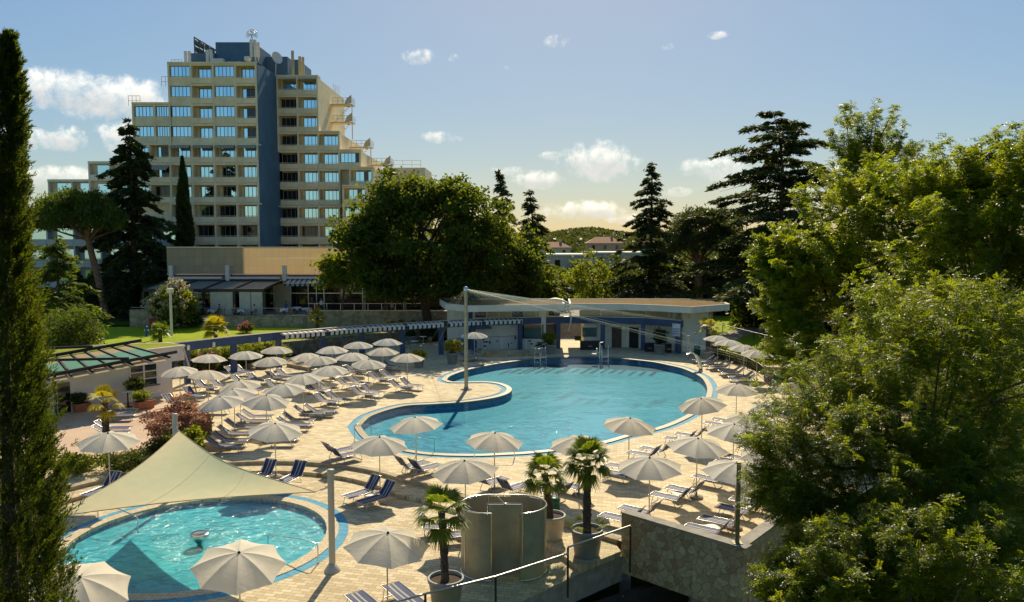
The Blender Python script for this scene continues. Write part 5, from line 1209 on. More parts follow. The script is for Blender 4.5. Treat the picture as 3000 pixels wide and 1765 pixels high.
q = P(2268, 1125, 0); m = MB(); m.box(-.5, .5, -.5, .5, 0, 1.25); m.box(-.55, .55, -.55, .55, 1.253, 1.33)
tag(m.obj("stone_pillar", STONEF, None, (q.x, q.y + .5, 0)), "square stone pillar at the near end of the curved railing", "pillar")

# ------------------------------------------------------------ white house with grass roof
Bp = Vector((-24.8, 57.5, 0)); U = Vector((-.611, -.792, 0)).normalized(); N = Vector((.792, -.611, 0)).normalized()   # U runs from the right corner to the left
wh = thing("white_house", "low white service house with a grass roof left of the lounger field", "house")
def hp(s_, o_, z): v = Bp + U * s_ + N * o_; return (v.x, v.y, z)
HZ = 3.5
m = MB(); m.prism([hp(0, 0, 0)[:2], hp(0, -4.2, 0)[:2], hp(12, -8.5, 0)[:2], hp(12, 0, 0)[:2]], 0, HZ - .06); m.obj("wall", M('house_white', (.80, .70, .62), .85, .05, .8, stain=.15), wh)
m = MB(); m.prism([hp(-1.0, .02, 0)[:2], hp(-1.0, -2.2, 0)[:2], hp(-.003, -2.2, 0)[:2], hp(-.003, .02, 0)[:2]], 2.45, HZ - .061); m.obj("roof_overhang", bpy.data.materials['house_white'], wh)
m = MB(); a = [hp(-1.05, .1, 0)[:2], hp(-1.05, -2.3, 0)[:2], hp(3.2, -5.3, 0)[:2], hp(12.1, -8.6, 0)[:2], hp(12.1, .1, 0)[:2]]
a = np.array(a); ar = .5 * np.sum(a[:, 0] * np.roll(a[:, 1], -1) - np.roll(a[:, 0], -1) * a[:, 1]); a = a if ar > 0 else a[::-1]
ring(m, a, HZ - .055, a, HZ + .06); ring(m, a, HZ + .06, offset(a, .18), HZ + .06); m.obj("roof_edge", GREYP, wh)
m = MB(); m.prism([tuple(p) for p in offset(a, .19)], HZ - .05, HZ + .04); m.obj("grass_roof", ROOFG, wh)
def wallbox(name, s0, s1, z0, z1, o0, o1, mat, parent): m = MB(); m.prism([hp(s0, o0, 0)[:2], hp(s0, o1, 0)[:2], hp(s1, o1, 0)[:2], hp(s1, o0, 0)[:2]][::-1], z0, z1); return m.obj(name, mat, parent)
w_ = wallbox("window", 1.15, 3.1, 1.0, 2.45, -.1, .012, DGLASS, wh)
for s0, s1, z0, z1 in ((1.08, 1.2, .95, 2.5), (2.05, 2.17, 1.0, 2.45), (3.05, 3.17, .95, 2.5)): wallbox("window_frame", s0, s1, z0, z1, .0, .05, WHITEP, w_)
for z in (1.44, 1.95): wallbox("window_frame", 1.2, 3.05, z, z + .07, .014, .048, WHITEP, w_)
wallbox("sill", 1.0, 3.2, .9, .96, -.02, .12, DARKM, w_)
for s0 in (.9, 2.2): wallbox("vent", s0, s0 + .3, .35, .6, -.05, .015, GREYP, wh)
wallbox("door", 7.1, 7.9, 0, 2.0, -.05, .012, DGLASS, wh)
m = MB(); m.tube([hp(-.9, .1, HZ - .2), hp(-1.3, 1.0, 0)], .05, 6); m.obj("strut", CREAMD, wh)
gc = thing("terrace_canopy", "black timber canopy with cream and green awning cloth on the white house", "canopy")
fa, fb, ba, bb = Vector(hp(1.9, 2.5, 3.45)), Vector(hp(9.4, 2.5, 3.0)), Vector(hp(3.2, -.4, 4.1)), Vector(hp(8.6, -.4, 3.75))
m = MB(); m.beam(fa + (fa - fb).normalized() * .9, fb, .16, .2); m.obj("rail", BLACK, gc); m = MB(); m.beam(ba + (ba - bb).normalized() * 1.2, bb, .16, .2); m.obj("rail", BLACK, gc)
CC = M('cream_awning_cloth', (.62, .47, .25), .85, .06, 3, trans=.35, tcol=(.62, .45, .22)); GC = M('green_awning_cloth', (.16, .42, .30), .85, .06, 3, trans=.3, tcol=(.2, .5, .35))
for k in range(7):
    u = k / 6; a_, b_ = ba.lerp(bb, u), fa.lerp(fb, u); m = MB(); m.beam(a_ - Vector((0, 0, .12)), b_.lerp(a_, -.14) - Vector((0, 0, .12)), .12, .16); m.obj("rafter", BLACK, gc)
    if k < 6:
        u0, u1 = (k + .12) / 6, (k + .93) / 6
        for v0, v1, mt_, nm in ((.05, .36, CC, "awning_cloth"), (.362, .84, GC, "awning_cloth"), (.842, 1.2, CC, "awning_cloth")):
            qd = [ba.lerp(bb, u0).lerp(fa.lerp(fb, u0), v0), ba.lerp(bb, u0).lerp(fa.lerp(fb, u0), v1), ba.lerp(bb, u1).lerp(fa.lerp(fb, u1), v1), ba.lerp(bb, u1).lerp(fa.lerp(fb, u1), v0)]
            m = MB(); m.quad(*[c - Vector((0, 0, .1 + .1 * (v1 > 1))) for c in qd][::-1]); m.obj(nm, mt_, gc)
m = MB(); m.beam(fa.lerp(fb, .33) + Vector((0, 0, .15)), Vector(hp(10.5, 1.0, 3.9)), .14, .16); m.obj("brace", BLACK, gc); m = MB(); m.beam(ba.lerp(bb, .4) + Vector((0, 0, .15)), Vector(hp(10, -1.6, 4.3)), .14, .16); m.obj("brace", BLACK, gc)
for s_ in (2.4, 9.0): m = MB(); m.beam(hp(s_, 2.35, 0), hp(s_, 2.45, 3.2), .12, .12); m.obj("post", BLACK, gc) if s_ > 3 else None
for s_, lb in ((4.1, "high round bar table by the white house, right one"), (5.7, "high round bar table by the white house, left one")):
    t_ = thing("bar_table", lb, "table", hp(s_, 1.6, 0), 0, "high tables by the white house")
    m = MB(); m.lathe([(0, 1.06), (.42, 1.06), (.43, 1.1), (0, 1.1)], 20); m.obj("top", WHITEP, t_); m = MB(); m.tube([(0, 0, 0), (0, 0, 1.06)], .05, 8); m.obj("leg", BLACK, t_); m = MB(); m.lathe([(.3, 0), (.3, .03), (0, .04)], 16); m.obj("foot", BLACK, t_)
pkp = [hp(.2, .2, 0)[:2], hp(12, .2, 0)[:2], hp(14, 9, 0)[:2], (-24.5, 38.8), (-20.0, 40.3), (-19.0, 45.5), (-21.0, 51)]
struct(filled("terrace_paving", [pkp[::-1] if False else pkp], .005, PINK))

# ------------------------------------------------------------ vegetation
LV = dict(
    oak=leafm('oak_leaves', (.026, .050, .006), (.055, .085, .010), (.18, .25, .015), (.32, .37, .02), .45),
    dark=leafm('conifer_needles', (.026, .044, .013), (.052, .072, .018), (.11, .15, .020), (.16, .18, .024), .32),
    cyp=leafm('cypress_sprays', (.009, .019, .004), (.024, .042, .006), (.07, .12, .007), (.25, .30, .013), .40),
    pine=leafm('pine_needles', (.030, .055, .008), (.060, .090, .012), (.18, .26, .015), (.26, .34, .02), .38),
    rob=leafm('robinia_leaves', (.048, .088, .006), (.105, .145, .008), (.32, .43, .011), (.55, .58, .02), .52, .42, .35),
    robd=leafm('robinia_leaves_near', (.032, .066, .005), (.085, .122, .008), (.24, .35, .009), (.52, .56, .02), .52, .4, .4),
    palm=leafm('palm_fronds', (.045, .085, .010), (.085, .12, .012), (.28, .40, .02), (.42, .48, .03), .45, .4, .4),
    palmy=leafm('yellow_palm_fronds', (.16, .17, .01), (.30, .24, .02), (.55, .58, .02), (.75, .50, .03), .5, .45, .3),
    bush=leafm('bush_leaves', (.050, .085, .010), (.10, .13, .015), (.32, .40, .02), (.48, .50, .03), .48),
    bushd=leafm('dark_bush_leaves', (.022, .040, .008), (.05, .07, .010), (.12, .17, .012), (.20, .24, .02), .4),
    cream=leafm('cream_blossom', (.40, .36, .20), (.55, .48, .28), (.6, .5, .25), (.7, .6, .35), .4),
    smoke=leafm('smoke_bush_leaves', (.20, .09, .06), (.36, .19, .12), (.45, .2, .12), (.6, .34, .2), .42),
    pink=leafm('pink_flowers', (.55, .06, .16), (.65, .16, .22), (.7, .1, .2), (.75, .2, .3), .4),
    wood=leafm('woodland_leaves', (.030, .050, .010), (.060, .080, .014), (.12, .15, .02), (.18, .19, .025), .35))

def unit(v): return v / (np.linalg.norm(v, axis=-1, keepdims=True) + 1e-9)
def rhombi(C, Lx, Wx, axis=None, up=None, spread=1.0):
    """leaf shaped quads at C; axis = preferred long direction"""
    n = len(C); a = rng.normal(size=(n, 3)) * spread
    if axis is not None: a = a + axis
    a = unit(a); nrm = rng.normal(size=(n, 3))
    if up is not None: nrm = nrm + np.array([0, 0, up])
    b = unit(np.cross(a, nrm)); L_ = np.asarray(Lx).reshape(-1, 1) * np.ones((n, 1)); W_ = np.asarray(Wx).reshape(-1, 1) * np.ones((n, 1))
    return np.stack([C - a * L_ * .5, C + b * W_ * .5 + a * L_ * .05, C + a * L_ * .5, C - b * W_ * .5 + a * L_ * .05], 1)
def lobes(nc, center, radii, seed, flat=.0, inner=.35):
    g = np.random.default_rng(seed); d = unit(g.normal(size=(nc, 3)))
    bump_ = 1 + .28 * np.sin(d[:, 0] * 5 + seed) * np.cos(d[:, 1] * 4.3 + seed * 2) + .12 * np.sin(d[:, 2] * 7 + seed * 3)
    r = (inner + (1 - inner) * g.random(nc) ** .45) * bump_
    p = d * r[:, None]; p[:, 2] = np.where(p[:, 2] < 0, p[:, 2] * (1 - flat), p[:, 2]); return np.array(center) + p * np.array(radii)
def clump_leaves(cc_, per, s, L_, W_, up=.6, flat=.6):
    C = np.repeat(cc_, per, 0) + rng.normal(size=(len(cc_) * per, 3)) * s * np.array([1, 1, flat])
    k = rng.uniform(.6, 1.35, len(C)); return rhombi(C, L_ * k, W_ * k, None, up)
def limbs(m, base, top, r0, ends, r_end=.03, fork=.45):
    base = Vector(base); top = Vector(top)
    mid = base.lerp(top, .5) + Vector((random.uniform(-.1, .1), random.uniform(-.1, .1), 0)) * (top - base).length * .5
    m.tube([base - Vector((0, 0, .3)), base + Vector((0, 0, .05)), mid, top], [r0 * 1.35, r0, r0 * .8, r0 * .45], 9)
    for e in ends:
        e = Vector(e); u = random.uniform(fork, .98); s_ = base.lerp(mid, min(1, u * 2)) if u < .5 else mid.lerp(top, u * 2 - 1)
        q = s_.lerp(e, .5) + Vector((0, 0, .08 * (e - s_).length)); m.tube([s_, q, e], [r0 * .35, r0 * .2, r_end], 6)
def broad(label, x, y, z0, center, radii, mat, nc=260, per=60, s=.55, L_=.34, W_=.22, seed=1, r0=.4, flat=.25, bark=BARK, name="broadleaf_tree", lean=(0, 0), extra=None, cat="tree", group=None):
    t_ = thing(name, label, cat, (x, y, z0), 0, group); c = np.array(center) - np.array([x, y, z0])
    cc_ = lobes(nc, c, radii, seed, flat)
    if extra is not None: cc_ = np.concatenate([cc_] + [lobes(k, np.array(ce) - np.array([x, y, z0]), ra, seed + 5 + i, .2) for i, (k, ce, ra) in enumerate(extra)])
    V = clump_leaves(cc_, per, s, L_, W_)
    npquads("crown", V, mat, t_)
    m = MB(); ends = [tuple(cc_[i]) for i in np.random.default_rng(seed).choice(len(cc_), min(22, len(cc_)), replace=False)]
    limbs(m, (0, 0, 0), (c[0], c[1], c[2] + radii[2] * .3), r0, ends); m.obj("trunk", bark, t_); return t_
def pos(px, y): return xat(px, y, 3)

# oak group in the middle
broad("big dark green oak standing behind the pool bar and left of the mast's cables", pos(1255, 92), 92, 1.0, (pos(1235, 92), 92, 11.3), (9.2, 6.5, 6.9), LV['oak'], 400, 66, .56, .44, .30, 3, .55,
      extra=[(90, (pos(1100, 91), 91, 9.2), (3.6, 3.2, 3.6)), (110, (pos(1400, 92), 92, 9.0), (4.8, 4, 5.0)), (60, (pos(1190, 91), 91, 15.6), (3.4, 3, 2.6)), (50, (pos(1330, 91), 91, 15.8), (2.6, 2.4, 2.2)), (46, (pos(1060, 90), 90, 12.2), (2.6, 2.2, 2.0)), (60, (pos(1300, 88), 88, 6.0), (5, 2.2, 2.2)), (50, (pos(1130, 88), 88, 6.2), (3.6, 2, 1.8))], name="oak_tree")
broad("small sunlit yellow green tree at the left foot of the oak", pos(1000, 93.6), 93.6, 2.2, (pos(1005, 93.6), 93.6, 7.6), (2.9, 2.2, 2.0), LV['bush'], 120, 50, .42, .34, .24, 8, .2, 0)
broad("round mid green tree right of the big oak", pos(1510, 97), 97, 0.2, (pos(1500, 97), 97, 7.0), (4.6, 4, 5.6), LV['oak'], 230, 56, .6, .42, .3, 13, .35, .1)

def conifer(label, x, y, z0, h, r, mat, seed, levels=16, name="spruce_tree", droop=.25, bare=.12, lean=0.0, dens=1.0, gap=0.0, L_=.55, W_=.14, power=1.0, bow=0.0):
    t_ = thing(name, label, "tree", (x, y, z0)); g = np.random.default_rng(seed); m = MB()
    tr = lambda u: np.array([lean * max(0, u - .75) ** 1.5 * h, 0, u * h])
    m.tube([tuple(tr(u)) for u in np.linspace(0, 1, 9)], [max(.03, .018 * h * (1 - u) ** .8 + .02) for u in np.linspace(0, 1, 9)], 8)
    P_, AX, LL = [], [], []
    for lv in range(levels):
        u0 = bare + (1 - bare) * lv / levels
        nb = int(g.integers(5, 8) * dens); a0 = g.uniform(0, 6.28)
        for b in range(nb):
            if g.random() < gap: continue
            u = min(max(u0 + g.uniform(-1.0, 1.0) / levels, bare), .985)
            a = a0 + 6.283 * b / nb + g.uniform(-.35, .35)
            Lb = r * (1 - u) ** power * g.uniform(.45, 1.22) + .25; d = np.array([math.cos(a), math.sin(a), 0.])
            if bow: Lb *= 1 + bow * math.sin(a * 2 + seed)
            s0 = tr(u); npt = max(6, int(Lb * 9 * dens)); tt = np.sqrt(g.random(npt)) if Lb > 1 else g.random(npt)
            q = s0 + d * (tt * Lb)[:, None]; q[:, 2] += .12 * Lb * np.sin(tt * 2.2) - droop * Lb * tt ** 2
            side = np.array([-d[1], d[0], 0]); off = g.normal(size=npt) * (.10 + .16 * Lb * (1 - tt * .75)) * .9
            q = q + side * off[:, None]; q[:, 2] -= np.abs(off) * .25 + g.random(npt) * .10
            P_.append(q); AX.append(np.repeat((d + np.array([0, 0, -.35]))[None], npt, 0) + side * np.sign(off)[:, None] * .8); LL.append(np.full(npt, 1.0))
            if Lb > .8: e = s0 + d * Lb * .85; e[2] += -droop * Lb * .6; m.tube([tuple(s0), tuple((s0 + e) / 2 + np.array([0, 0, .08 * Lb])), tuple(e)], [.03 + .012 * Lb, .03, .012], 5, caps=False)
    C = np.concatenate(P_); AX = np.concatenate(AX); V = []
    for k in range(5):
        cc_ = C + rng.normal(size=C.shape) * np.array([.16, .16, .10]); s_ = rng.uniform(.6, 1.3, len(C)); V.append(rhombi(cc_, L_ * s_, W_ * s_, AX * 1.2, .8, .55))
    npquads("crown", np.concatenate(V), mat, t_); m.obj("trunk", BARK, t_); return t_
conifer("tall dark drooping cedar left of the hotel tower", pos(398, 106), 106, 1, 26.2, 8.2, LV['dark'], 5, 24, "cedar_tree", .38, .05, 0, 1.25, 0, .75, .24, .8)
conifer("dark conifer tip rising behind the oak, left one of two", pos(1474, 110), 110, 0, 20.8, 5.5, LV['dark'], 6, 18, "cedar_tree", .5, .1, -.25, 1, 0, .7, .2)
conifer("darker broad conifer behind the oak's right side", pos(1560, 104), 104, 0, 17.6, 6.4, LV['dark'], 7, 17, "cedar_tree", .3, .05, -.2, 1.1, 0, .7, .2)
conifer("pointed dark spruce right of the sky gap", pos(1905, 112), 112, 0, 22.0, 7.8, LV['dark'], 8, 23, "spruce_tree", .26, .03, 0, 1.15, 0, .65, .2, .9)
conifer("tall dark cedar with long flat branches and a bent top on the right", pos(2282, 99), 99, 0, 26.8, 13.5, LV['dark'], 19, 21, "cedar_tree", .12, .13, -.4, 1.2, .14, .85, .2, .5, .35)

def umbrella_pine(label, px_base, y, z0, cx, rx, ztop, zbot, seed, mat, lean_px):
    x = pos(px_base, y); t_ = thing("umbrella_pine", label, "tree", (x, y, z0)); g = np.random.default_rng(seed); xc = pos(cx, y) - x
    nc = 420; d = unit(g.normal(size=(nc, 3))); d[:, 2] = np.abs(d[:, 2]) * 1.0 - .25
    r = (.55 + .45 * g.random(nc) ** .5) * (1 + .10 * np.sin(d[:, 0] * 9 + seed) * np.cos(d[:, 1] * 8))
    hz = ztop - zbot; cc_ = np.array([xc, 0, zbot - z0 + hz * .25]) + d * r[:, None] * np.array([rx, rx * .85, hz * .78])
    per = 46; C = np.repeat(cc_, per, 0) + rng.normal(size=(nc * per, 3)) * .42 * np.array([1, 1, .6]); k = rng.uniform(.6, 1.3, len(C))
    npquads("crown", rhombi(C, .5 * k, .13 * k, np.array([0, 0, .9]), None, .7), mat, t_)
    m = MB(); xl = pos(lean_px, y) - x; hb = zbot - z0
    m.tube([(0, 0, -.3), (0, 0, .1), (xl * .35, 0, hb * .4), (xl * .8, 0, hb * .8), (xl, 0, hb * 1.02)], [.62, .5, .42, .38, .3], 10)
    for k in range(16):
        e = cc_[g.integers(0, nc)]; m.tube([(xl * .9, 0, hb * .9), tuple((np.array([xl, 0, hb]) + e) / 2 + np.array([0, 0, -.6])), tuple(e)], [.2, .12, .04], 6)
    m.obj("trunk", PBARK, t_)
umbrella_pine("umbrella pine with leaning trunk on the lawn left of the cedar", 312, 100, 1.2, 236, 5.6, 18.2, 12.2, 3, LV['pine'], 262)
umbrella_pine("dark domed umbrella pine right of the pointed spruce", 2055, 105, 0, 2058, 5.2, 16.5, 9.0, 4, LV['dark'], 2040)

def column(label, x, y, z0, h, prof, mat, n, seed, L_=.34, W_=.10, name="cypress_tree", leanx=0.0):
    """prof: list of (height fraction, radius)"""
    t_ = thing(name, label, "tree", (x, y, z0)); g = np.random.default_rng(seed)
    hu = np.array([p[0] for p in prof]); ru = np.array([p[1] for p in prof])
    u = g.random(n) ** .9; a = g.random(n) * 6.283; rr = np.interp(u, hu, ru)
    lump = 1 + .22 * np.sin(a * 3 + u * 23 + seed) * np.sin(u * 41 + a * 2) + .12 * np.sin(a * 7 + u * 60)
    rad = rr * lump * (.45 + .55 * g.random(n) ** .4)
    C = np.stack([np.cos(a) * rad + leanx * np.maximum(0, u - .8) * h, np.sin(a) * rad, u * h], 1)
    ax = np.stack([np.cos(a) * .55, np.sin(a) * .55, np.ones(n)], 1); k = g.uniform(.55, 1.4, n)
    npquads("crown", rhombi(C, L_ * k, W_ * k, ax * 1.3, None, .5), mat, t_)
    m = MB(); m.tube([(0, 0, -.2), (0, 0, h * .5), (leanx * .1 * h, 0, h * .9)], [.3 * max(ru), .18 * max(ru), .02], 8); m.obj("trunk", BARK, t_); return t_
column("slim dark cypress standing against the hotel tower", pos(547, 116), 116, 1, 22.0, [(0, 1.0), (.1, 1.4), (.5, 1.25), (.8, .7), (1, .05)], LV['dark'], 16000, 3, .5, .16)
def plumes(label, x, y, z0, h, prof, mat, n, per, seed, pl=.6, L_=.11, W_=.03, leanx=0.0):
    """cypress made of upswept feathery plumes that stand out of the column unevenly"""
    t_ = thing("cypress_tree", label, "tree", (x, y, z0)); g = np.random.default_rng(seed)
    hu = np.array([p[0] for p in prof]); ru = np.array([p[1] for p in prof])
    u = g.random(n) ** .92; a = g.random(n) * 6.283; rr = np.interp(u, hu, ru)
    lump = 1 + .20 * np.sin(a * 3 + u * 26 + seed) * np.sin(u * 37 + a * 2) + .14 * np.sin(a * 6 + u * 71)
    rad = rr * lump * (.5 + .5 * g.random(n) ** .5)
    B = np.stack([np.cos(a) * rad + leanx * np.maximum(0, u - .8) * h, np.sin(a) * rad, u * h], 1)
    D = unit(np.stack([np.cos(a) * g.uniform(.2, 1.0, n), np.sin(a) * g.uniform(.2, 1.0, n), g.uniform(.5, 1.3, n)], 1)); PL = pl * g.uniform(.4, 1.25, n) * np.clip(rr / max(ru) + .25, .3, 1)
    tt = g.random((n, per)); sd = unit(g.normal(size=(n, per, 3))); k = PL[:, None] * (1 - tt) * .16 + .015
    C = B[:, None] + D[:, None] * (tt * PL[:, None])[..., None] + sd * k[..., None]
    ax = D[:, None] * 1.1 + sd * .6; C = C.reshape(-1, 3); s_ = g.uniform(.6, 1.4, len(C))
    npquads("crown", rhombi(C, L_ * s_, W_ * s_, ax.reshape(-1, 3) * 1.4, None, .35), mat, t_)
    m = MB(); m.tube([(0, 0, -.2), (0, 0, h * .5), (leanx * .1 * h, 0, h * .9)], [.3 * max(ru), .18 * max(ru), .02], 8); m.obj("trunk", BARK, t_); return t_
plumes("huge feathery cypress filling the left edge of the picture", -9.12, 14, -5.5, 20.4, [(0, .7), (.4, .78), (.62, .76), (.74, .62), (.83, .44), (.95, .2), (1, .03)], LV['cyp'], 8000, 40, 5, .5, .085, .017, .12)
plumes("thinner cypress top just right of the huge cypress", pos(62, 22), 22, -5.5, 19.7, [(0, .5), (.4, .6), (.65, .5), (.8, .3), (.92, .16), (1, .03)], LV['cyp'], 2600, 34, 9, .5, .12, .025, .06)
conifer("young bright green cedar with drooping sprays beyond the huge cypress", pos(178, 66), 66, 0, 11.6, 4.6, LV['pine'], 21, 14, "cedar_tree", .3, .02, 0, 1.2, 0, .55, .16, .7)
broad("bushy juniper at the lower right of the huge cypress", pos(205, 60), 60, 0, (pos(205, 60), 60, 3.4), (2.3, 2, 2.9), LV['pine'], 150, 60, .4, .4, .08, 33, .2, 0, name="juniper")

# ---- robinias on the right: feathery compound leaves
def sprays(C, D, n_leaf, Ls, lw, ll, sag=.25):
    """pinnate leaves at C growing along D"""
    n = len(C); D = unit(D); side = unit(np.cross(D, np.array([0, 0, 1.0]) + rng.normal(size=(n, 3)) * .35)); nrm = np.cross(side, D); out = []
    for j in range(n_leaf):
        u = (j // 2 + 1) / (n_leaf // 2 + 1); sg = 1 if j % 2 else -1
        base = C + D * (Ls * u)[:, None] - np.array([0, 0, 1.0]) * (sag * Ls * u * u)[:, None]
        a = unit(side * sg + D * .45 + rng.normal(size=(n, 3)) * .16 - np.array([0, 0, .25])); b = unit(np.cross(a, nrm + rng.normal(size=(n, 3)) * .25))
        k = rng.uniform(.75, 1.15, (n, 1)) * (1 - .3 * abs(u - .5)); L_, W_ = ll * k, lw * k
        out.append(np.stack([base, base + a * L_ * .5 + b * W_ * .5, base + a * L_, base + a * L_ * .5 - b * W_ * .5], 1))
    return np.concatenate(out)
def robinia(label, x, y, z0, lob, n_br, n_sp, Ls, lw, ll, mat, seed, r0=.25, nleaf=12, tipdown=.1, name="robinia_tree"):
    t_ = thing(name, label, "tree", (x, y, z0)); g = np.random.default_rng(seed); o = np.array([x, y, z0]); m = MB()
    cc_ = np.concatenate([lobes(k, np.array(c) - o, ra, seed + i, .15, .3) for i, (k, c, ra) in enumerate(lob)])
    ctr = np.mean(cc_, 0); Cs, Ds = [], []
    for e in cc_:
        d = unit(e - ctr * .6 + g.normal(size=3) * .4); d[2] = d[2] * .6 + g.uniform(-.1, .25); d = unit(d); Lb = g.uniform(.8, 2.2) * n_br
        tt = g.random(n_sp) ** .7; q = e + d * ((tt - .4) * Lb)[:, None] - np.array([0, 0, tipdown]) * (tt ** 2 * Lb)[:, None] + g.normal(size=(n_sp, 3)) * np.array([.17, .17, .07]) * n_br * (1 - .6 * tt[:, None])
        dd = d * .7 + g.normal(size=(n_sp, 3)) * .8; dd[:, 2] = dd[:, 2] * .55 - .1
        Cs.append(q); Ds.append(dd)
    C, D = np.concatenate(Cs), np.concatenate(Ds)
    npquads("crown", sprays(C, D, nleaf, Ls * g.uniform(.65, 1.2, len(C)), lw, ll), mat, t_)
    ends = [tuple(cc_[i]) for i in g.choice(len(cc_), min(40, len(cc_)), replace=False)]; limbs(m, (0, 0, 0), tuple(ctr + np.array([0, 0, .8])), r0, ends, .012, .3)
    m.obj("trunk", BARK, t_); return t_
RZf = lambda px, py, y: (pos(px, y), y, zat(py, y))
robinia("slender open crowned robinia whose thin top stands against the sky", pos(2500, 62), 62, -.3, [(60, RZf(2520, 420, 62), (2.7, 2.2, 2.6)), (34, RZf(2560, 470, 62), (3.2, 2.2, 1.5)), (40, RZf(2480, 530, 62), (3.4, 2.5, 2.0))], 1.2, 46, .42, .07, .17, LV['robd'], 41, .3, 10)
robinia("bright yellow green robinia in the middle of the right hand trees", pos(2440, 50), 50, -1, [(150, RZf(2540, 700, 50), (4.4, 4, 4.2)), (110, RZf(2400, 800, 50), (3.4, 3, 3.6)), (60, RZf(2590, 560, 50), (3.4, 3, 1.8)), (90, RZf(2740, 640, 48), (3.6, 3, 2.6)), (70, RZf(2300, 760, 52), (1.8, 2, 2.0)), (60, RZf(2360, 1000, 48), (1.8, 2, 1.8)), (60, RZf(2330, 900, 50), (1.6, 2, 2.6)), (90, RZf(2620, 880, 50), (4, 3, 3))], 1.25, 42, .42, .085, .19, LV['rob'], 43, .32, 10)
robinia("tall robinia at the right edge behind the nearest one", pos(2860, 30), 30, -3, [(150, RZf(2900, 640, 30), (3.2, 3, 2.6)), (130, RZf(2860, 860, 30), (4.0, 3, 2.8)), (50, RZf(2960, 520, 30), (2.2, 2, 1.2)), (60, RZf(2740, 560, 32), (2.0, 2, 1.0)), (90, RZf(2780, 1000, 28), (3.4, 2, 2.2)), (110, RZf(3230, 760, 30), (3.2, 3, 3.4))], .95, 46, .36, .055, .135, LV['rob'], 47, .26, 12)
robinia("nearest robinia covering the lower right of the picture with feathery leaves", 10.5, 19.5, -5.5,
        [(100, RZf(2660, 1150, 19.5), (1.9, 2, 1.7)), (26, RZf(2480, 1130, 19.5), (1.4, 1.2, 1.0)), (150, RZf(2800, 1180, 19), (2.6, 2, 2.4)), (54, RZf(2430, 1310, 18.5), (1.4, 1.4, 1.15)), (18, RZf(2330, 1190, 19), (.8, .9, .7)), (22, RZf(2275, 1300, 18), (.6, .7, .5)), (120, RZf(2620, 1420, 17.5), (2.2, 1.8, 1.8)), (110, RZf(2880, 1500, 17), (2.0, 1.8, 1.8)), (60, RZf(2330, 1450, 17.6), (.75, 1.0, .7)), (60, RZf(2700, 950, 20), (1.8, 1.4, 1.0)), (80, RZf(3150, 1250, 19), (2.0, 1.8, 2.4)), (80, RZf(2480, 1570, 17), (1.2, 1.2, .8))],
        .66, 44, .30, .026, .070, LV['robd'], 53, .2, 14)
robinia("low robinia crown at the bottom right corner", 8.4, 15.5, -5.5, [(90, RZf(2480, 1690, 15), (1.3, 1.2, .75)), (120, RZf(2780, 1690, 14.5), (1.9, 1.3, 1.2)), (60, RZf(2350, 1740, 15), (.6, .9, .5))], .5, 60, .26, .026, .062, LV['robd'], 59, .15, 14)

# ---- background trees and hedges
wd = np.random.default_rng(77)
BG = [(2330, 118, 9.5, 5.6), (2120, 128, 8, 5.5), (2190, 122, 9, 5), (1985, 132, 9, 5.5), (1850, 140, 6, 4.5), (2420, 100, 10, 6), (2560, 96, 12, 7), (2700, 90, 12, 7), (2870, 80, 11, 7), (2240, 104, 7, 4.2), (1930, 126, 7.5, 4.4), (2050, 122, 8, 4.6)]
for i, (px, y, h, r) in enumerate(BG):
    nm = ["behind the cedar's foot", "behind the domed pine", "between domed pine and cedar", "behind the spruce's right side", "behind the spruce's left side", "right of the cedar's trunk", "deep behind the bright robinia", "hidden far behind the nearest robinia", "at the far right edge behind all others", "at the cedar's left foot", "directly right of the spruce's foot", "under the domed pine's crown"][i]
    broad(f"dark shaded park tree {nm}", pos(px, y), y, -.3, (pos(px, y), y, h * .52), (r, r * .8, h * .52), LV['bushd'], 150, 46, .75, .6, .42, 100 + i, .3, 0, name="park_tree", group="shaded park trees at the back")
def hedge(name, label, pts, h, wdt, mat, n, L_=.16, W_=.1, z0=0.0):
    t_ = thing(name, label, "hedge", (0, 0, 0)); C = []
    for a, b in zip(pts[:-1], pts[1:]):
        a, b = np.array(a), np.array(b); k = int(n * np.linalg.norm(b - a)); u = rng.random(k)[:, None]; d = unit(b - a); nr = np.array([-d[1], d[0]])
        xy = a + (b - a) * u + nr * (rng.uniform(-.5, .5, (k, 1)) * wdt); z = z0 + h * rng.random(k) ** .6 * (1 + .12 * np.sin(u[:, 0] * 30))
        C.append(np.concatenate([xy, z[:, None]], 1))
    C = np.concatenate(C); npquads("foliage", rhombi(C, L_, W_, None, .5), mat, t_)
    m = MB()
    for a, b in zip(pts[:-1], pts[1:]): m.beam((*a, z0 + h * .35), (*b, z0 + h * .35), wdt * .6, h * .65)
    m.obj("core", SHADEW if False else M('hedge_core', (.03, .04, .012), .95, .4, 8) if 'hedge_core' not in bpy.data.materials else bpy.data.materials['hedge_core'], t_); return t_
hedge("hedge", "tall dark hedge under the cedar left of the restaurant", [(pos(205, 108), 108), (pos(500, 108), 108)], 5.2, 1.6, LV['bushd'], 900, .3, .2, 1.2)
hedge("hedge", "dark hedge behind the pool bar's left end", [(pos(1130, 89), 89.2), (pos(1300, 89), 89.2)], 2.0, 1.2, LV['bushd'], 700, .2, .14, 0)
hedge("hedge", "bright leafy hedge outside the curved railing", [(19.8, 76), (21.6, 70), (22.0, 64.5), (22.8, 60.5)], 1.25, 1.5, LV['bush'], 1500, .17, .11, -.2)
hedge("hedge", "green shrub bed behind the left end of the pergola", [(-28, 66.5), (-24.5, 69), (-21.5, 73)], 1.9, 1.8, LV['bush'], 1300, .18, .12, 0)
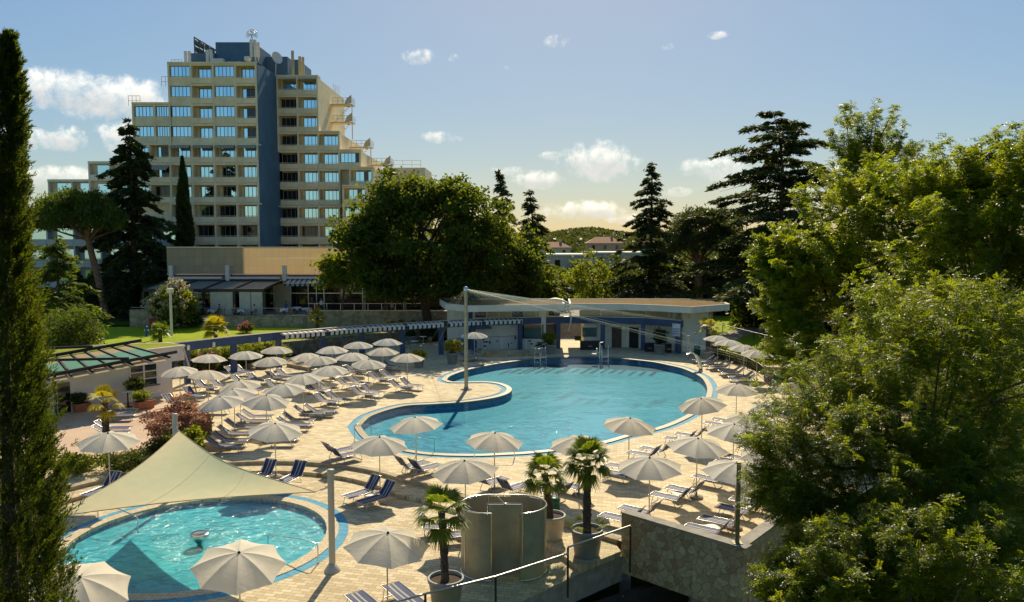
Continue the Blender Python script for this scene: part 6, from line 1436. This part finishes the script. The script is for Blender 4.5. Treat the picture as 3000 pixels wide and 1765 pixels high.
hedge("hedge", "shaded shrubs below the tall fence on the far right", [(24, 60), (28, 52), (31, 46)], 2.6, 2.5, LV['bushd'], 900, .22, .15, -.5)

def shrub(label, px, py, z0, r, h, mat, seed, n=110, per=44, s=.16, L_=.14, W_=.09, name="shrub", blossom=None, cat="shrub", at=None):
    q = Vector(at) if at else P(px, py, z0); t_ = thing(name, label, cat, (q.x, q.y, z0))
    cc_ = lobes(n, (0, 0, h * .55), (r, r, h * .5), seed, .1); npquads("foliage", clump_leaves(cc_, per, s, L_, W_), mat, t_)
    if blossom: b = lobes(blossom[1], (0, -.1, h * .62), (r * 1.05, r * 1.05, h * .52), seed + 3, .1, .85); npquads("flowers", clump_leaves(b, 9, .09 + .05 * (r > 2), .12 + .12 * (r > 2), .1 + .1 * (r > 2)), blossom[0], t_)
    m = MB()
    for k in range(5): e = cc_[k * 7 % len(cc_)]; m.tube([(0, 0, -.1), tuple(e * .5), tuple(e)], [.05, .03, .012], 5)
    m.obj("stem", BARK, t_); return t_
shrub("reddish feathery smoke bush left of the lounger rows", 525, 1312, 0, 1.75, 2.5, LV['smoke'], 4, 190, 46, .17, .15, .09, "smoke_bush")
shrub("bright green bush with palm like leaves below the smoke bush", 545, 1345, 0, .95, 1.5, LV['bush'], 6, 80, 40, .14, .2, .09)
shrub("low rounded bush right of the huge cypress by the step", 236, 1385, 0, 1.05, .9, LV['bush'], 7, 90, 44, .13, .11, .08)
shrub("low spreading juniper between the bush and the shade sail", 372, 1375, 0, 1.15, .8, LV['bushd'], 8, 90, 44, .14, .14, .05)
shrub("dark low shrub at the foot of the smoke bush", 470, 1340, 0, .8, .8, LV['bushd'], 9, 60, 40, .13, .12, .07)
shrub("large cream flowering bush in front of the terrace wall behind the lamp post", 512, 962, 1.0, 2.35, 4.6, LV['bush'], 10, 180, 46, .3, .3, .2, "flowering_bush", (LV['cream'], 420))
shrub("dark bush under the cream flowering bush", 560, 958, 1.0, 1.5, 1.7, LV['bushd'], 11, 70, 40, .25, .24, .16)
shrub("pink flowering bush between the first and second pergola posts", 0, 0, 0, 1.0, 1.9, LV['bushd'], 12, 70, 40, .16, .15, .1, "flowering_bush", (LV['pink'], 48), at=(-25.8, 66.5, 0))
shrub("pink flowering bush behind the grass roof's right corner", 0, 0, .2, .9, 1.7, LV['bush'], 14, 60, 36, .16, .15, .1, "flowering_bush", (LV['pink'], 40), at=(-30.2, 66.5, 0))
shrub("pale flowering bush behind the back row parasol by the pergola", 0, 0, 0, 1.3, 2.0, LV['bush'], 15, 80, 40, .18, .16, .1, "flowering_bush", (LV['cream'], 40), at=(-21.8, 71.8, 0))
shrub("small pink flower clump on the lawn edge by the terrace wall", 720, 975, 1.0, .7, 1.0, LV['bushd'], 16, 40, 36, .16, .15, .1, "flowering_bush", (LV['pink'], 44))
for i, (px, y, h, r, mt_, lb) in enumerate(((1735, 118, 8.6, 3.3, 'bush', "silvery green tree in the sky gap beyond the path"), (1680, 132, 6.2, 2.4, 'bush', "sunlit yellow bush beside the path in the gap"), (1790, 104, 1.9, 2.2, 'bush', "low yellow green bush behind the changing room roof"), (1600, 100, 5, 2.4, 'oak', "green bush left of the path beyond the pool bar"), (1720, 106, 1.7, 1.6, 'bush', "low bush behind the parked carts"), (1700, 150, 7.0, 3.2, 'pine', "rounded bright tree before the far hill"), (1800, 124, 8.0, 3.4, 'bushd', "dark tree at the spruce's left side hiding the flat building"), (1628, 140, 6.4, 2.6, 'oak', "dark green tree left of the path beside the pale building"))):
    broad(lb, pos(px, y), y, -.3, (pos(px, y), y, h * .55), (r, r * .8, h * .5), LV[mt_], 110, 46, .4, .36, .22, 200 + i, .16, 0, name="park_bush" if h < 6 else "park_tree")

# ---- palms
def frond_fan(V, c, d, stalk, rad, nb, seed, droop=.35):
    """one fan leaf: c stalk base, d direction"""
    g = np.random.default_rng(seed); d = unit(np.array(d)); e = np.array(c) + d * stalk; s_ = unit(np.cross(d, np.array([0, 0, 1.0]))); u = np.cross(s_, d)
    V.append(np.stack([np.array(c) - s_ * .012, np.array(c) + s_ * .012, e + s_ * .01, e - s_ * .01])[None])
    th = np.linspace(-2.1, 2.1, nb); th = th + g.normal(size=nb) * .03
    a = d * np.cos(th * .72)[:, None] + s_ * np.sin(th * .72)[:, None] * 1.0; a = unit(a); L_ = rad * (1 - .12 * (th / 2.1) ** 2)[:, None] * g.uniform(.9, 1.05, (nb, 1))
    b = unit(np.cross(a, u)); w_ = rad * .055
    mid = e + a * L_ * .55 + u * .03; tip = e + a * L_ - np.array([0, 0, 1.0]) * (droop * L_ * g.uniform(.5, 1.1, (nb, 1)))
    V.append(np.stack([np.repeat(e[None], nb, 0), mid + b * w_, tip, mid - b * w_], 1))
def palm(label, loc, h, r, nf, mat, seed, lean=(0, 0), pot=None, tr=.11, name="fan_palm", extra_low=0, stalk=.5):
    t_ = thing(name, label, "palm tree", loc); g = np.random.default_rng(seed); V = []; top = np.array([lean[0], lean[1], h])
    for k in range(nf):
        a = 2.4 * k + g.uniform(-.3, .3); el_ = 1.25 - 1.75 * (k / nf) + g.uniform(-.15, .15)
        frond_fan(V, top + np.array([0, 0, -.25 * k / nf]), (math.cos(a) * math.cos(el_), math.sin(a) * math.cos(el_), math.sin(el_)), r * stalk, r * .62, 26, seed * 100 + k, .15 + .5 * k / nf)
    npquads("crown", np.concatenate(V), mat, t_)
    zb = pot[1] if pot else 0
    m = MB(); hh = np.linspace(zb * .8, h, 12); m.tube([(lean[0] * (z / h) ** 1.5, lean[1] * (z / h) ** 1.5, z) for z in hh], [tr * (1.15 + .16 * (i % 2) - .2 * i / 11) for i in range(12)], 10)
    for k in range(int(60 * min(1, h / 2))):
        z = g.uniform(zb + .1, h - .05); a = g.uniform(0, 6.28); q = (lean[0] * (z / h) ** 1.5 + math.cos(a) * tr, lean[1] * (z / h) ** 1.5 + math.sin(a) * tr, z)
        m.beam(q, (q[0] + math.cos(a) * .05, q[1] + math.sin(a) * .05, z + .11), .035, .012)
    m.obj("trunk", BARK, t_)
    if extra_low:
        V = []
        for k in range(extra_low): a = 6.283 * k / extra_low + .5; frond_fan(V, (math.cos(a) * .25, math.sin(a) * .25, zb), (math.cos(a) * .7, math.sin(a) * .7, .55), .35, .42, 20, seed * 77 + k, .3)
        npquads("low_fronds", np.concatenate(V), mat, t_)
    return t_
def pot(label, loc, rt, h, mat=POTG, group="big plastic plant pots"):
    t_ = thing("plant_pot", label, "plant pot", loc, 0, group)
    m = MB(); m.lathe([(0, 0), (rt * .72, 0), (rt * .76, .03), (rt * .94, h - .12), (rt * 1.0, h - .12), (rt * 1.02, h - .02), (rt * .98, h), (rt * .9, h), (rt * .88, h - .14)], 30); m.obj("pot", mat, t_)
    m = MB(); m.disc(rt * .885, h - .10, 24); m.obj("soil", SOIL, t_)
pot("grey pot of the left potted palm at the bottom edge", (-2.12, 24.7, KZ), .58, 1.0); palm("left potted palm by the bottom railing with yellowing lower leaves", (-2.12, 24.7, KZ), 3.15, .95, 17, LV['palm'], 5, (-.12, 0), (0, .9))
pot("grey pot of the tallest potted palm on the corner platform", (2.75, 28.45, -.15), .60, 1.0); palm("tallest potted palm, centre right, on the corner platform", (2.75, 28.45, -.15), 3.55, .95, 24, LV['palm'], 6, (0, .1), (0, .9), .13, extra_low=5)
pot("cream pot of the middle potted palm right of the canvas shower", (1.52, 30.1, -.16), .56, .95, POTW); palm("middle potted palm right behind the canvas shower", (1.52, 30.1, -.16), 2.55, .95, 22, LV['palm'], 7, (-.25, 0), (0, .85), .12)
q = P(314, 1350, 0); palm("yellowing palm with dark trunk on the left terrace", (q.x, q.y, 0), 3.1, .95, 11, LV['palmy'], 8, (0, 0), None, .16)
def zpalm(label, px, py, z0, h, r, nf, mk, seed): q = P(px, py, z0); return palm(label, (q.x, q.y, z0), h, r, nf, LV[mk], seed, (0, 0), None, .16, stalk=.4)
zpalm("bright yellow palm on the lawn before the terrace wall", 632, 995, 1.0, 1.2, 1.7, 18, 'palmy', 9)
zpalm("green palm on the lawn beside the lamp post", 470, 1004, 1.0, 1.25, 1.25, 16, 'palm', 10)
zpalm("small palm above the first striped awning", 930, 968, 1.0, 1.5, 1.2, 12, 'palmy', 11)
zpalm("palm by the tall fence right of the curved railing", 2318, 1085, 0, 4.2, 1.6, 15, 'palmy', 13)
q = P(2073, 1052, 0); pot("cream pot of the palm beside the pool shower", (q.x, q.y, 0), .62, .75, POTW); palm("potted palm with yellow leaves at the changing rooms' right corner", (q.x, q.y, 0), 3.1, 1.15, 11, LV['palmy'], 12, (0, 0), (0, .65), .17)
for (px, py, rt, h, r, hb, mk, lb) in ((1325, 1066, .55, 1.0, .72, 1.3, 'palmy', "left of the bar's low wall"), (1611, 1037, .55, .95, .75, 1.2, 'bush', "beside the gap between the pool buildings"), (1932, 1038, .55, 1.0, .6, 1.6, 'bushd', "in front of the changing room window"), (1227, 1077, .5, .85, .5, .7, 'palmy', "behind the parasol nearest the mast"), (1205, 1006, .5, .8, .5, .6, 'bushd', "between the café tables in shade"), (922, 1022, .5, .8, .45, .5, 'bush', "by the second pergola post")):
    q = P(px, py, 0); pot(f"big grey pot {lb}", (q.x, q.y, 0), rt, h)
    shrub(f"bushy plant growing in the big pot {lb}", 0, 0, h - .1, r, hb, LV[mk], int(px) % 50 + 60, 60, 34, .13, .2, .06, "potted_plant", None, "plant", at=(q.x, q.y, 0))
for (px, py, w2_, lb, mk) in ((424, 1198, .62, "long terracotta planter at the white house corner", 'bush'), (240, 1205, .5, "terracotta planter by the white house door", 'bushd')):
    q = P(px, py, 0); t_ = thing("planter", lb, "planter", (q.x, q.y, 0), R(52))
    m = MB(); h = .55
    m.add([(-w2_ * .85, -.25, 0), (w2_ * .85, -.25, 0), (w2_ * .85, .25, 0), (-w2_ * .85, .25, 0), (-w2_, -.33, h), (w2_, -.33, h), (w2_, .33, h), (-w2_, .33, h), (-w2_ + .05, -.28, h), (w2_ - .05, -.28, h), (w2_ - .05, .28, h), (-w2_ + .05, .28, h)],
          [(0, 3, 2, 1), (0, 1, 5, 4), (1, 2, 6, 5), (2, 3, 7, 6), (3, 0, 4, 7), (4, 5, 9, 8), (5, 6, 10, 9), (6, 7, 11, 10), (7, 4, 8, 11)]); m.obj("trough", TERRA, t_)
    m = MB(); m.quad((-w2_ + .05, -.28, h - .04), (w2_ - .05, -.28, h - .04), (w2_ - .05, .28, h - .04), (-w2_ + .05, .28, h - .04)); m.obj("soil", SOIL, t_)
    shrub(f"leafy plant in the {lb}", 0, 0, h - .05, .5, .7, LV[mk], 61, 40, 34, .12, .12, .08, "potted_plant", None, "plant", at=(q.x - .2, q.y, 0))
shrub("dark agave like plant on the bar table by the white house wall", 0, 0, .9, .55, .9, LV['bushd'], 71, 40, 30, .12, .35, .06, "potted_plant", None, "plant", at=hp(3.3, 1.2, 0))
bl = random.Random(5)
for i, (px, py, r) in enumerate(((722, 1078, .32), (738, 1080, .42), (753, 1081, .5), (770, 1082, .38), (742, 1085, .25))):
    q = P(px, py, 0); bm = bmesh.new(); bmesh.ops.create_icosphere(bm, subdivisions=3, radius=r)
    for v in bm.verts: v.co *= 1 + .18 * math.sin(v.co.x * 9 + i) * math.cos(v.co.y * 8) ; v.co.z *= .75
    me = bpy.data.meshes.new("boulder"); bm.to_mesh(me); bm.free(); me.materials.append(STONE); [setattr(p, 'use_smooth', True) for p in me.polygons]
    tag(link("boulder", me, None, (q.x, q.y, r * .45)), "boulder in the row behind the two back loungers, " + ("leftmost", "second from left", "biggest", "rightmost", "small one in front")[i], "boulder", "boulders behind the left deck")

# ------------------------------------------------------------ lawn, paths, far things
struct(filled("lawn", [[(-46, 62), (-31, 70.5), (-24, 78), (-15, 86), (-9, 90), (-6, 92.9), (-75, 92.9), (-90, 90), (-75, 62)]], 1.0, LAWN))
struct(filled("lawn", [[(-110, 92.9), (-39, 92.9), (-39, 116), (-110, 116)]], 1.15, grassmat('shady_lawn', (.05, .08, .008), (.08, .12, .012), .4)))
rw = [(-46, 61.6), (-31, 70.2), (-24, 77.7), (-15, 85.7), (-9, 89.7)]
m = MB()
for a, b in zip(rw[:-1], rw[1:]): wallseg(m, Vector((*a, 0)), Vector((*b, 0)), .45, -.3, 1.06, 1)
tag(m.obj("garden_wall", STONE), "low rough stone garden wall holding back the lawn behind the pergola", "wall")
struct(filled("lawn", [[(23, 88), (23, 120), (60, 110), (60, 78), (27, 84)]], -.2, LAWN))
struct(filled("path", [[(22, 90.5), (30, 103), (37, 101), (45, 92), (40, 90), (34, 97), (29, 96), (24.5, 88.5)]], -.19, PATHM))
struct(filled("path", [[(3.5, 88), (7, 88), (8.6, 110), (9.5, 150), (6.5, 150), (6.2, 110)]], -.185, PATHM))
struct(filled("path", [[(25, 66), (29, 74), (33, 74), (33, 64), (27, 60)]], -.15, PATHM))
q = PATHM
hl = MB(); hx = np.linspace(-700, 1400, 90); hy = np.linspace(500, 1800, 34); HX, HY = np.meshgrid(hx, hy)
prof = 5 + 7 * np.exp(-((HX - 95 * HY / 1000) / (45 * HY / 1000)) ** 2) + 6 * np.exp(-((HX - 90) / 260) ** 2) + 9 * np.exp(-((HX - 700) / 300) ** 2) + 8 * np.exp(-((HX + 500) / 250) ** 2)
HZ_ = -2 + prof * sstep(520, 1000, HY) * 1.12 + np.random.default_rng(3).normal(size=HX.shape) * .6
me = bpy.data.meshes.new("hill"); ii = np.arange(HX.size).reshape(HX.shape)
me.from_pydata(np.stack([HX, HY, HZ_], -1).reshape(-1, 3).tolist(), [], np.stack([ii[:-1, :-1], ii[:-1, 1:], ii[1:, 1:], ii[1:, :-1]], -1).reshape(-1, 4).tolist())
me.materials.append(grassmat('hill_ground', (.05, .07, .02), (.09, .11, .03), .02)); struct(link("hill", me))
n = 15000; wx = rng.uniform(-250, 420, n); wy = rng.uniform(330, 1300, n)
from math import floor
def hz(x, y):
    p = 5 + 7 * np.exp(-((x - 95 * y / 1000) / (45 * y / 1000)) ** 2) + 6 * np.exp(-((x - 90) / 260) ** 2) + 9 * np.exp(-((x - 700) / 300) ** 2) + 8 * np.exp(-((x + 500) / 250) ** 2)
    return np.maximum(-2 + p * sstep(520, 1000, y) * 1.12, -1)
C0 = np.stack([wx, wy, hz(wx, wy)], 1); VV = []
for k in range(9):
    r = rng.uniform(1.2, 4.4, n); off = unit(rng.normal(size=(n, 3))) * r[:, None]; off[:, 2] = np.abs(off[:, 2]) * 1.2; VV.append(rhombi(C0 + off, 4.2, 3.2, None, .8))
wo_ = npquads("woodland", np.concatenate(VV), LV['wood']); wo_['kind'] = 'stuff'; wo_['label'] = "far wooded hillside reading as one green mass"
def house(label, x, y, z0, w_, d_, h, roof, wallm_, rot=0, flat=False):
    t_ = thing("far_house" if not flat else "far_building", label, "house", (x, y, z0), rot)
    m = MB(); m.box(-w_ / 2, w_ / 2, -d_ / 2, d_ / 2, -3, h); m.obj("wall", wallm_, t_)
    if not flat:
        m = MB(); e = .5; a_, b_ = w_ / 2 + e, d_ / 2 + e; rd = w_ * .22
        m.add([(-a_, -b_, h), (a_, -b_, h), (a_, b_, h), (-a_, b_, h), (-rd, 0, h + d_ * .26), (rd, 0, h + d_ * .26)], [(0, 1, 5, 4), (1, 2, 5), (2, 3, 4, 5), (3, 0, 4), (0, 3, 2, 1)]); m.obj("roof", roof, t_)
        m = MB(); m.box(rd - .4, rd + .4, -.4, .4, h + d_ * .15, h + d_ * .26 + .9); m.obj("chimney", wallm_, t_)
    else: m = MB(); m.box(-w_ / 2 - .2, w_ / 2 + .2, -d_ / 2 - .2, d_ / 2 + .2, h + .003, h + .3); m.obj("roof", GREYP, t_)
    for k in range(max(2, int(w_ / 3.5))): x_ = -w_ / 2 + (k + .5) * w_ / max(2, int(w_ / 3.5)); m = MB(); m.box(x_ - .5, x_ + .5, -d_ / 2 - .04, -d_ / 2 + .02, h - 2.2, h - .8); m.obj("window", DGLASS, t_)
PINKW = M('far_pink_wall', (.50, .34, .24), .85, .08, .5); WH2 = M('far_white_wall', (.52, .47, .38), .85, .08, .5)
house("far pink house with a hipped orange tile roof below the hill", 34.5, 300, 3, 13, 9, 6.2, REDROOF, PINKW)
house("second far orange roofed house half hidden by the spruce", 52, 310, 2, 10, 8, 6.0, REDROOF, PINKW)
house("small white far house at the oak's right side", 14.5, 270, 2, 9, 7, 6.0, REDROOF, WH2, .2)
house("pale flat roofed building beyond the path, left of the silvery tree", 10.6, 158, -.3, 7.5, 10, 8.2, GREYP, WH2, 0, True)
house("pale flat roofed building behind the silvery tree and the spruce", 23.5, 168, -.3, 14, 10, 8.4, GREYP, WH2, 0, True)
# lamps on the lawn, hydrant, cabinet
q = P(503, 984, 1.0); lp = thing("lamp_post", "tall white lamp post on the lawn before the cream flowering bush", "lamp post", (q.x, q.y, 1.0))
m = MB(); m.tube([(0, 0, 0), (0, 0, 4.6)], .13, 10); m.obj("post", WHITEP, lp); m = MB(); m.box(-.26, .26, -.26, .26, 4.6, 4.95); m.box(-.3, .3, -.3, .3, 4.953, 5.02); m.obj("lamp_head", GREYP, lp)
q = P(450, 968, 1.0); t_ = thing("fire_cabinet", "dark red hose cabinet on the lawn at the terrace wall", "cabinet", (q.x, q.y, 1.0)); m = MB(); m.box(-.38, .38, -.2, .2, 0, 1.35); m.obj("box", RED, t_); m = MB(); m.box(-.15, .15, -.215, -.202, .3, .65); m.obj("notice", WHITEP, t_)
q = P(430, 986, 1.0); t_ = thing("hydrant", "small blue hydrant on the lawn left of the palm", "hydrant", (q.x, q.y, 1.0)); m = MB(); m.lathe([(.18, 0), (.16, .1), (.13, .12), (.13, .8), (.17, .85), (.15, 1.0), (.05, 1.1), (0, 1.1)], 14); m.obj("body", M('hydrant_blue', (.02, .10, .25), .45, .1, 3), t_); m = MB(); m.tube([(-.25, 0, .65), (.25, 0, .65)], .06, 8); m.obj("outlet", GREYP, t_)
for px, py, lb in ((2210, 958, "park lantern beside the path right of the changing rooms"), (2092, 875, "park lantern behind the changing room roof")):
    y = 90 if px > 2150 else 97; t_ = thing("park_lantern", lb, "lantern", (pos(px, y), y, -.2), 0, "dark park lanterns"); m = MB(); m.tube([(0, 0, 0), (0, 0, 3.0)], .05, 8); m.obj("post", BLACK, t_); m = MB(); m.lathe([(.1, 3.0), (.36, 3.45), (.38, 3.5), (0, 3.6)], 14); m.obj("lamp_head", GREYP, t_)
# cafe tables behind the left field
for i, (px, py, lb) in enumerate(((968, 1080, "white café table on the raised terrace under two parasols"), (1240, 1006, "white café table in the pergola's shade near the pot"), (1215, 1020, "white café table left of the fourth pergola post"), (1042, 1062, "pale café table behind the third row parasol"), (1488, 1017, "white café table beside the two seated men at the bar"))):
    q = P(px, py, 0); t_ = thing("cafe_table", lb, "table", (q.x, q.y, 0), 0, "white café tables"); m = MB(); m.lathe([(0, .70), (.45, .70), (.46, .74), (0, .74)], 18); m.obj("top", WHITEP, t_); m = MB(); m.tube([(0, 0, 0), (0, 0, .7)], .04, 8); m.lathe([(.28, 0), (.28, .03), (.0, .04)], 12); m.obj("leg", ALU, t_)
for i, (px, py, rz, lb) in enumerate(((955, 1078, .4, "beige café chair left of the table on the raised terrace"), (985, 1076, 2.8, "beige café chair right of the table on the raised terrace"), (1258, 1008, 2.6, "beige café chair right of the shaded table by the pot"), (1196, 1022, .3, "beige café chair by the fourth pergola post"), (1456, 1017, -.2, "café chair under the man in the dark shirt"), (1478, 1014, -2.6, "café chair under the man in the light blue shirt"), (1062, 1060, 2.4, "beige café chair behind the third row parasol"))):
    q = P(px, py, 0); chair((q.x, q.y, 0), rz, lb, CHAIRM, "café chairs behind the pool")
pp_ = [P(840, 1075, 0), P(905, 1045, 0), P(1000, 1040, 0), P(1060, 1062, 0), P(1000, 1085, 0), P(910, 1088, 0)]
m = MB(); a = np.array([(p.x, p.y) for p in pp_]); ar = .5 * np.sum(a[:, 0] * np.roll(a[:, 1], -1) - np.roll(a[:, 0], -1) * a[:, 1]); a = a if ar > 0 else a[::-1]; m.prism([tuple(p) for p in a], .002, .28); struct(m.obj("raised_platform", M('raised_stone', (.46, .34, .2), .85, .15, 2, stain=.3)))

# ------------------------------------------------------------ people
def person(label, loc, rz, seated, shirt, trousers, hair, longhair=False, bald=False):
    t_ = thing("person", label, "person", loc, rz)
    hip = .50 if seated else .92; sh_ = hip + .52; nk = sh_ + .08; J = []; E = []; Rr = []
    def v(p, r, parent=None):
        J.append(p); Rr.append(r)
        if parent is not None: E.append((parent, len(J) - 1))
        return len(J) - 1
    pel = v((0, 0, hip), .14); wst = v((.01, 0, hip + .2), .125, pel); chs = v((0, 0, hip + .40), .145, wst); neck = v((.01, 0, nk), .055, chs)
    hd0 = v((.03, 0, nk + .07), .075, neck); hd1 = v((.03, 0, nk + .15), .095, hd0); hd2 = v((.02, 0, nk + .24), .07, hd1); v((.13, 0, nk + .13), .016, hd1)
    for s_ in (-1, 1): v((.03, s_ * .10, nk + .14), .018, hd1)
    for s_ in (-1, 1):
        sd = v((0, s_ * .19, sh_ - .04), .06, chs)
        if seated: elb, wr, hnd = (.10, s_ * .25, hip + .24), (.32, s_ * .16, hip + .22), (.39, s_ * .14, hip + .22)
        else: elb, wr, hnd = (.02, s_ * .26, sh_ - .32), (.12, s_ * .25, sh_ - .56), (.15, s_ * .25, sh_ - .64)
        e_ = v(elb, .045, sd); w_ = v(wr, .032, e_); h_ = v(hnd, .036, w_)
        dx, dz = (1, 0) if seated else (.3, -1)
        for f in range(4): k1 = v((hnd[0] + dx * .05, hnd[1] + (f - 1.5) * .02, hnd[2] + dz * .05 - .005), .009, h_); v((hnd[0] + dx * (.085 + .01 * (f in (1, 2))), hnd[1] + (f - 1.5) * .02, hnd[2] + dz * .085 - .025), .008, k1)
        k1 = v((wr[0] * .4 + hnd[0] * .6 + .02, hnd[1] - s_ * .045, hnd[2] + .01), .010, h_); v((hnd[0] + .045, hnd[1] - s_ * .06, hnd[2]), .008, k1)
        hp_ = v((0, s_ * .09, hip - .03), .095, pel)
        if seated: kn, an, to = (.42, s_ * .11, hip - .02), (.38, s_ * .11, .09), (.52, s_ * .12, .04)
        else: kn, an, to = (.03, s_ * .10, .50), (0, s_ * .10, .09), (.15, s_ * .12, .04)
        k_ = v(kn, .065, hp_); a_ = v(an, .042, k_); v(to, .035, a_)
    me = bpy.data.meshes.new("body"); me.from_pydata(J, E, []); o = link("body", me, t_)
    md = o.modifiers.new("skin", 'SKIN'); md.use_smooth_shade = True
    for i, sv in enumerate(me.skin_vertices[0].data): sv.radius = (Rr[i], Rr[i]); sv.use_root = (i == 0)
    o.modifiers.new("sub", 'SUBSURF').levels = 1; o.modifiers["sub"].render_levels = 1
    mt_, t, out = newmat("person_clothes"); x = t('ShaderNodeSeparateXYZ', {0: t('ShaderNodeTexCoord').outputs['Object']})
    zc = x.outputs[2]; c = t.mix(t.m('GREATER_THAN', zc, hip + .03), trousers, shirt); c = t.mix(t.m('GREATER_THAN', zc, nk - .01), c, SKIN)
    arm = t.m('MULTIPLY', t.m('GREATER_THAN', x.outputs[0], .15), t.m('GREATER_THAN', zc, hip + .12)) if seated else t.m('MULTIPLY', t.m('GREATER_THAN', t.m('ABSOLUTE', x.outputs[1]), .2), t.m('LESS_THAN', zc, sh_ - .3))
    c = t.mix(arm, c, SKIN); c = t.mix(t.m('LESS_THAN', zc, .08), c, (.04, .03, .03))
    p = t('ShaderNodeBsdfPrincipled', {'Base Color': c, 'Roughness': .75}); t.l.new(p.outputs[0], out.inputs[0]); me.materials.append(mt_)
    if not bald:
        m = MB(); vs_ = []; n_ = 14
        prof_ = [(.0, .31), (.06, .30), (.095, .26), (.108, .20), (.105, .15)] + ([(.10, .08), (.11, .0)] if longhair else [(.09, .11)])
        for j, (r, z) in enumerate(prof_):
            for k in range(n_): a = 2 * math.pi * k / n_; f = 1.0 if math.cos(a) < .35 or z > .22 else .72; vs_.append((.012 + r * f * math.cos(a) - (.02 if math.cos(a) > .35 and z < .2 else 0), r * math.sin(a), nk + z - (0 if z < .15 else .0)))
        m.add(vs_, [(j * n_ + k, j * n_ + (k + 1) % n_, (j + 1) * n_ + (k + 1) % n_, (j + 1) * n_ + k) for j in range(len(prof_) - 1) for k in range(n_)], 0, True)
        m.obj("hair", M('hair', hair, .6, .2, 8), t_)
def ploc(px, py, z=0): q = P(px, py, z); return (q.x, q.y, z)
person("person in dark brown shirt seated at the bar counter", ploc(1456, 1017), -.2, True, (.05, .03, .03), (.04, .04, .06), (.02, .015, .012))
person("person in light blue shirt seated on the right at the bar counter", ploc(1478, 1014), -2.6, True, (.42, .50, .68), (.30, .22, .15), (.02, .015, .012))
person("person in dark clothes seated alone at the left terrace table", (xat(643, 93.8), 93.8, FLZ), 3.3, True, (.02, .02, .03), (.03, .03, .04), (.05, .03, .02))
person("person seated left at the middle terrace table facing right", (xat(687, 93.9), 93.9, FLZ), .2, True, (.28, .18, .12), (.05, .05, .06), (.12, .06, .03))
person("person in a white shirt seated right at the middle terrace table", (xat(746, 93.8), 93.8, FLZ), 3.0, True, (.62, .62, .64), (.04, .05, .1), (.02, .015, .012))
person("person with a pink top seated by the restaurant doors", (xat(929, 96), 96, FLZ), 2.9, True, (.50, .12, .16), (.10, .06, .06), (.40, .27, .12), True)
person("person in a white t shirt standing beside the one in pink", (xat(942, 97.5), 97.5, FLZ), -1.7, False, (.62, .62, .64), (.03, .03, .04), (.10, .05, .03))
person("person in a red skirt standing dimly at the restaurant doorway", (xat(914, 99.5), 99.5, FLZ), -1.5, False, (.14, .06, .04), (.22, .03, .03), (.05, .03, .02), True)
person("person in blue seated at the back near the terrace windows", (xat(838, 98.5), 98.5, FLZ), -1.2, True, (.05, .16, .42), (.04, .04, .06), (.10, .07, .05))
person("person in a pale shirt standing under the oak on the raised terrace", (xat(1148, 94), 94, FLZ), -.6, False, (.55, .48, .40), (.06, .05, .05), (.30, .15, .06))
person("person in dark clothes standing left under the oak on the raised terrace", (xat(1131, 94), 94, FLZ), -2.2, False, (.07, .05, .05), (.03, .03, .04), (.03, .02, .02))
person("person walking far away on the path beyond the pool bar", (pos(1646, 128), 128, -.18), 1.57, False, (.03, .03, .03), (.03, .03, .04), (.02, .02, .02))
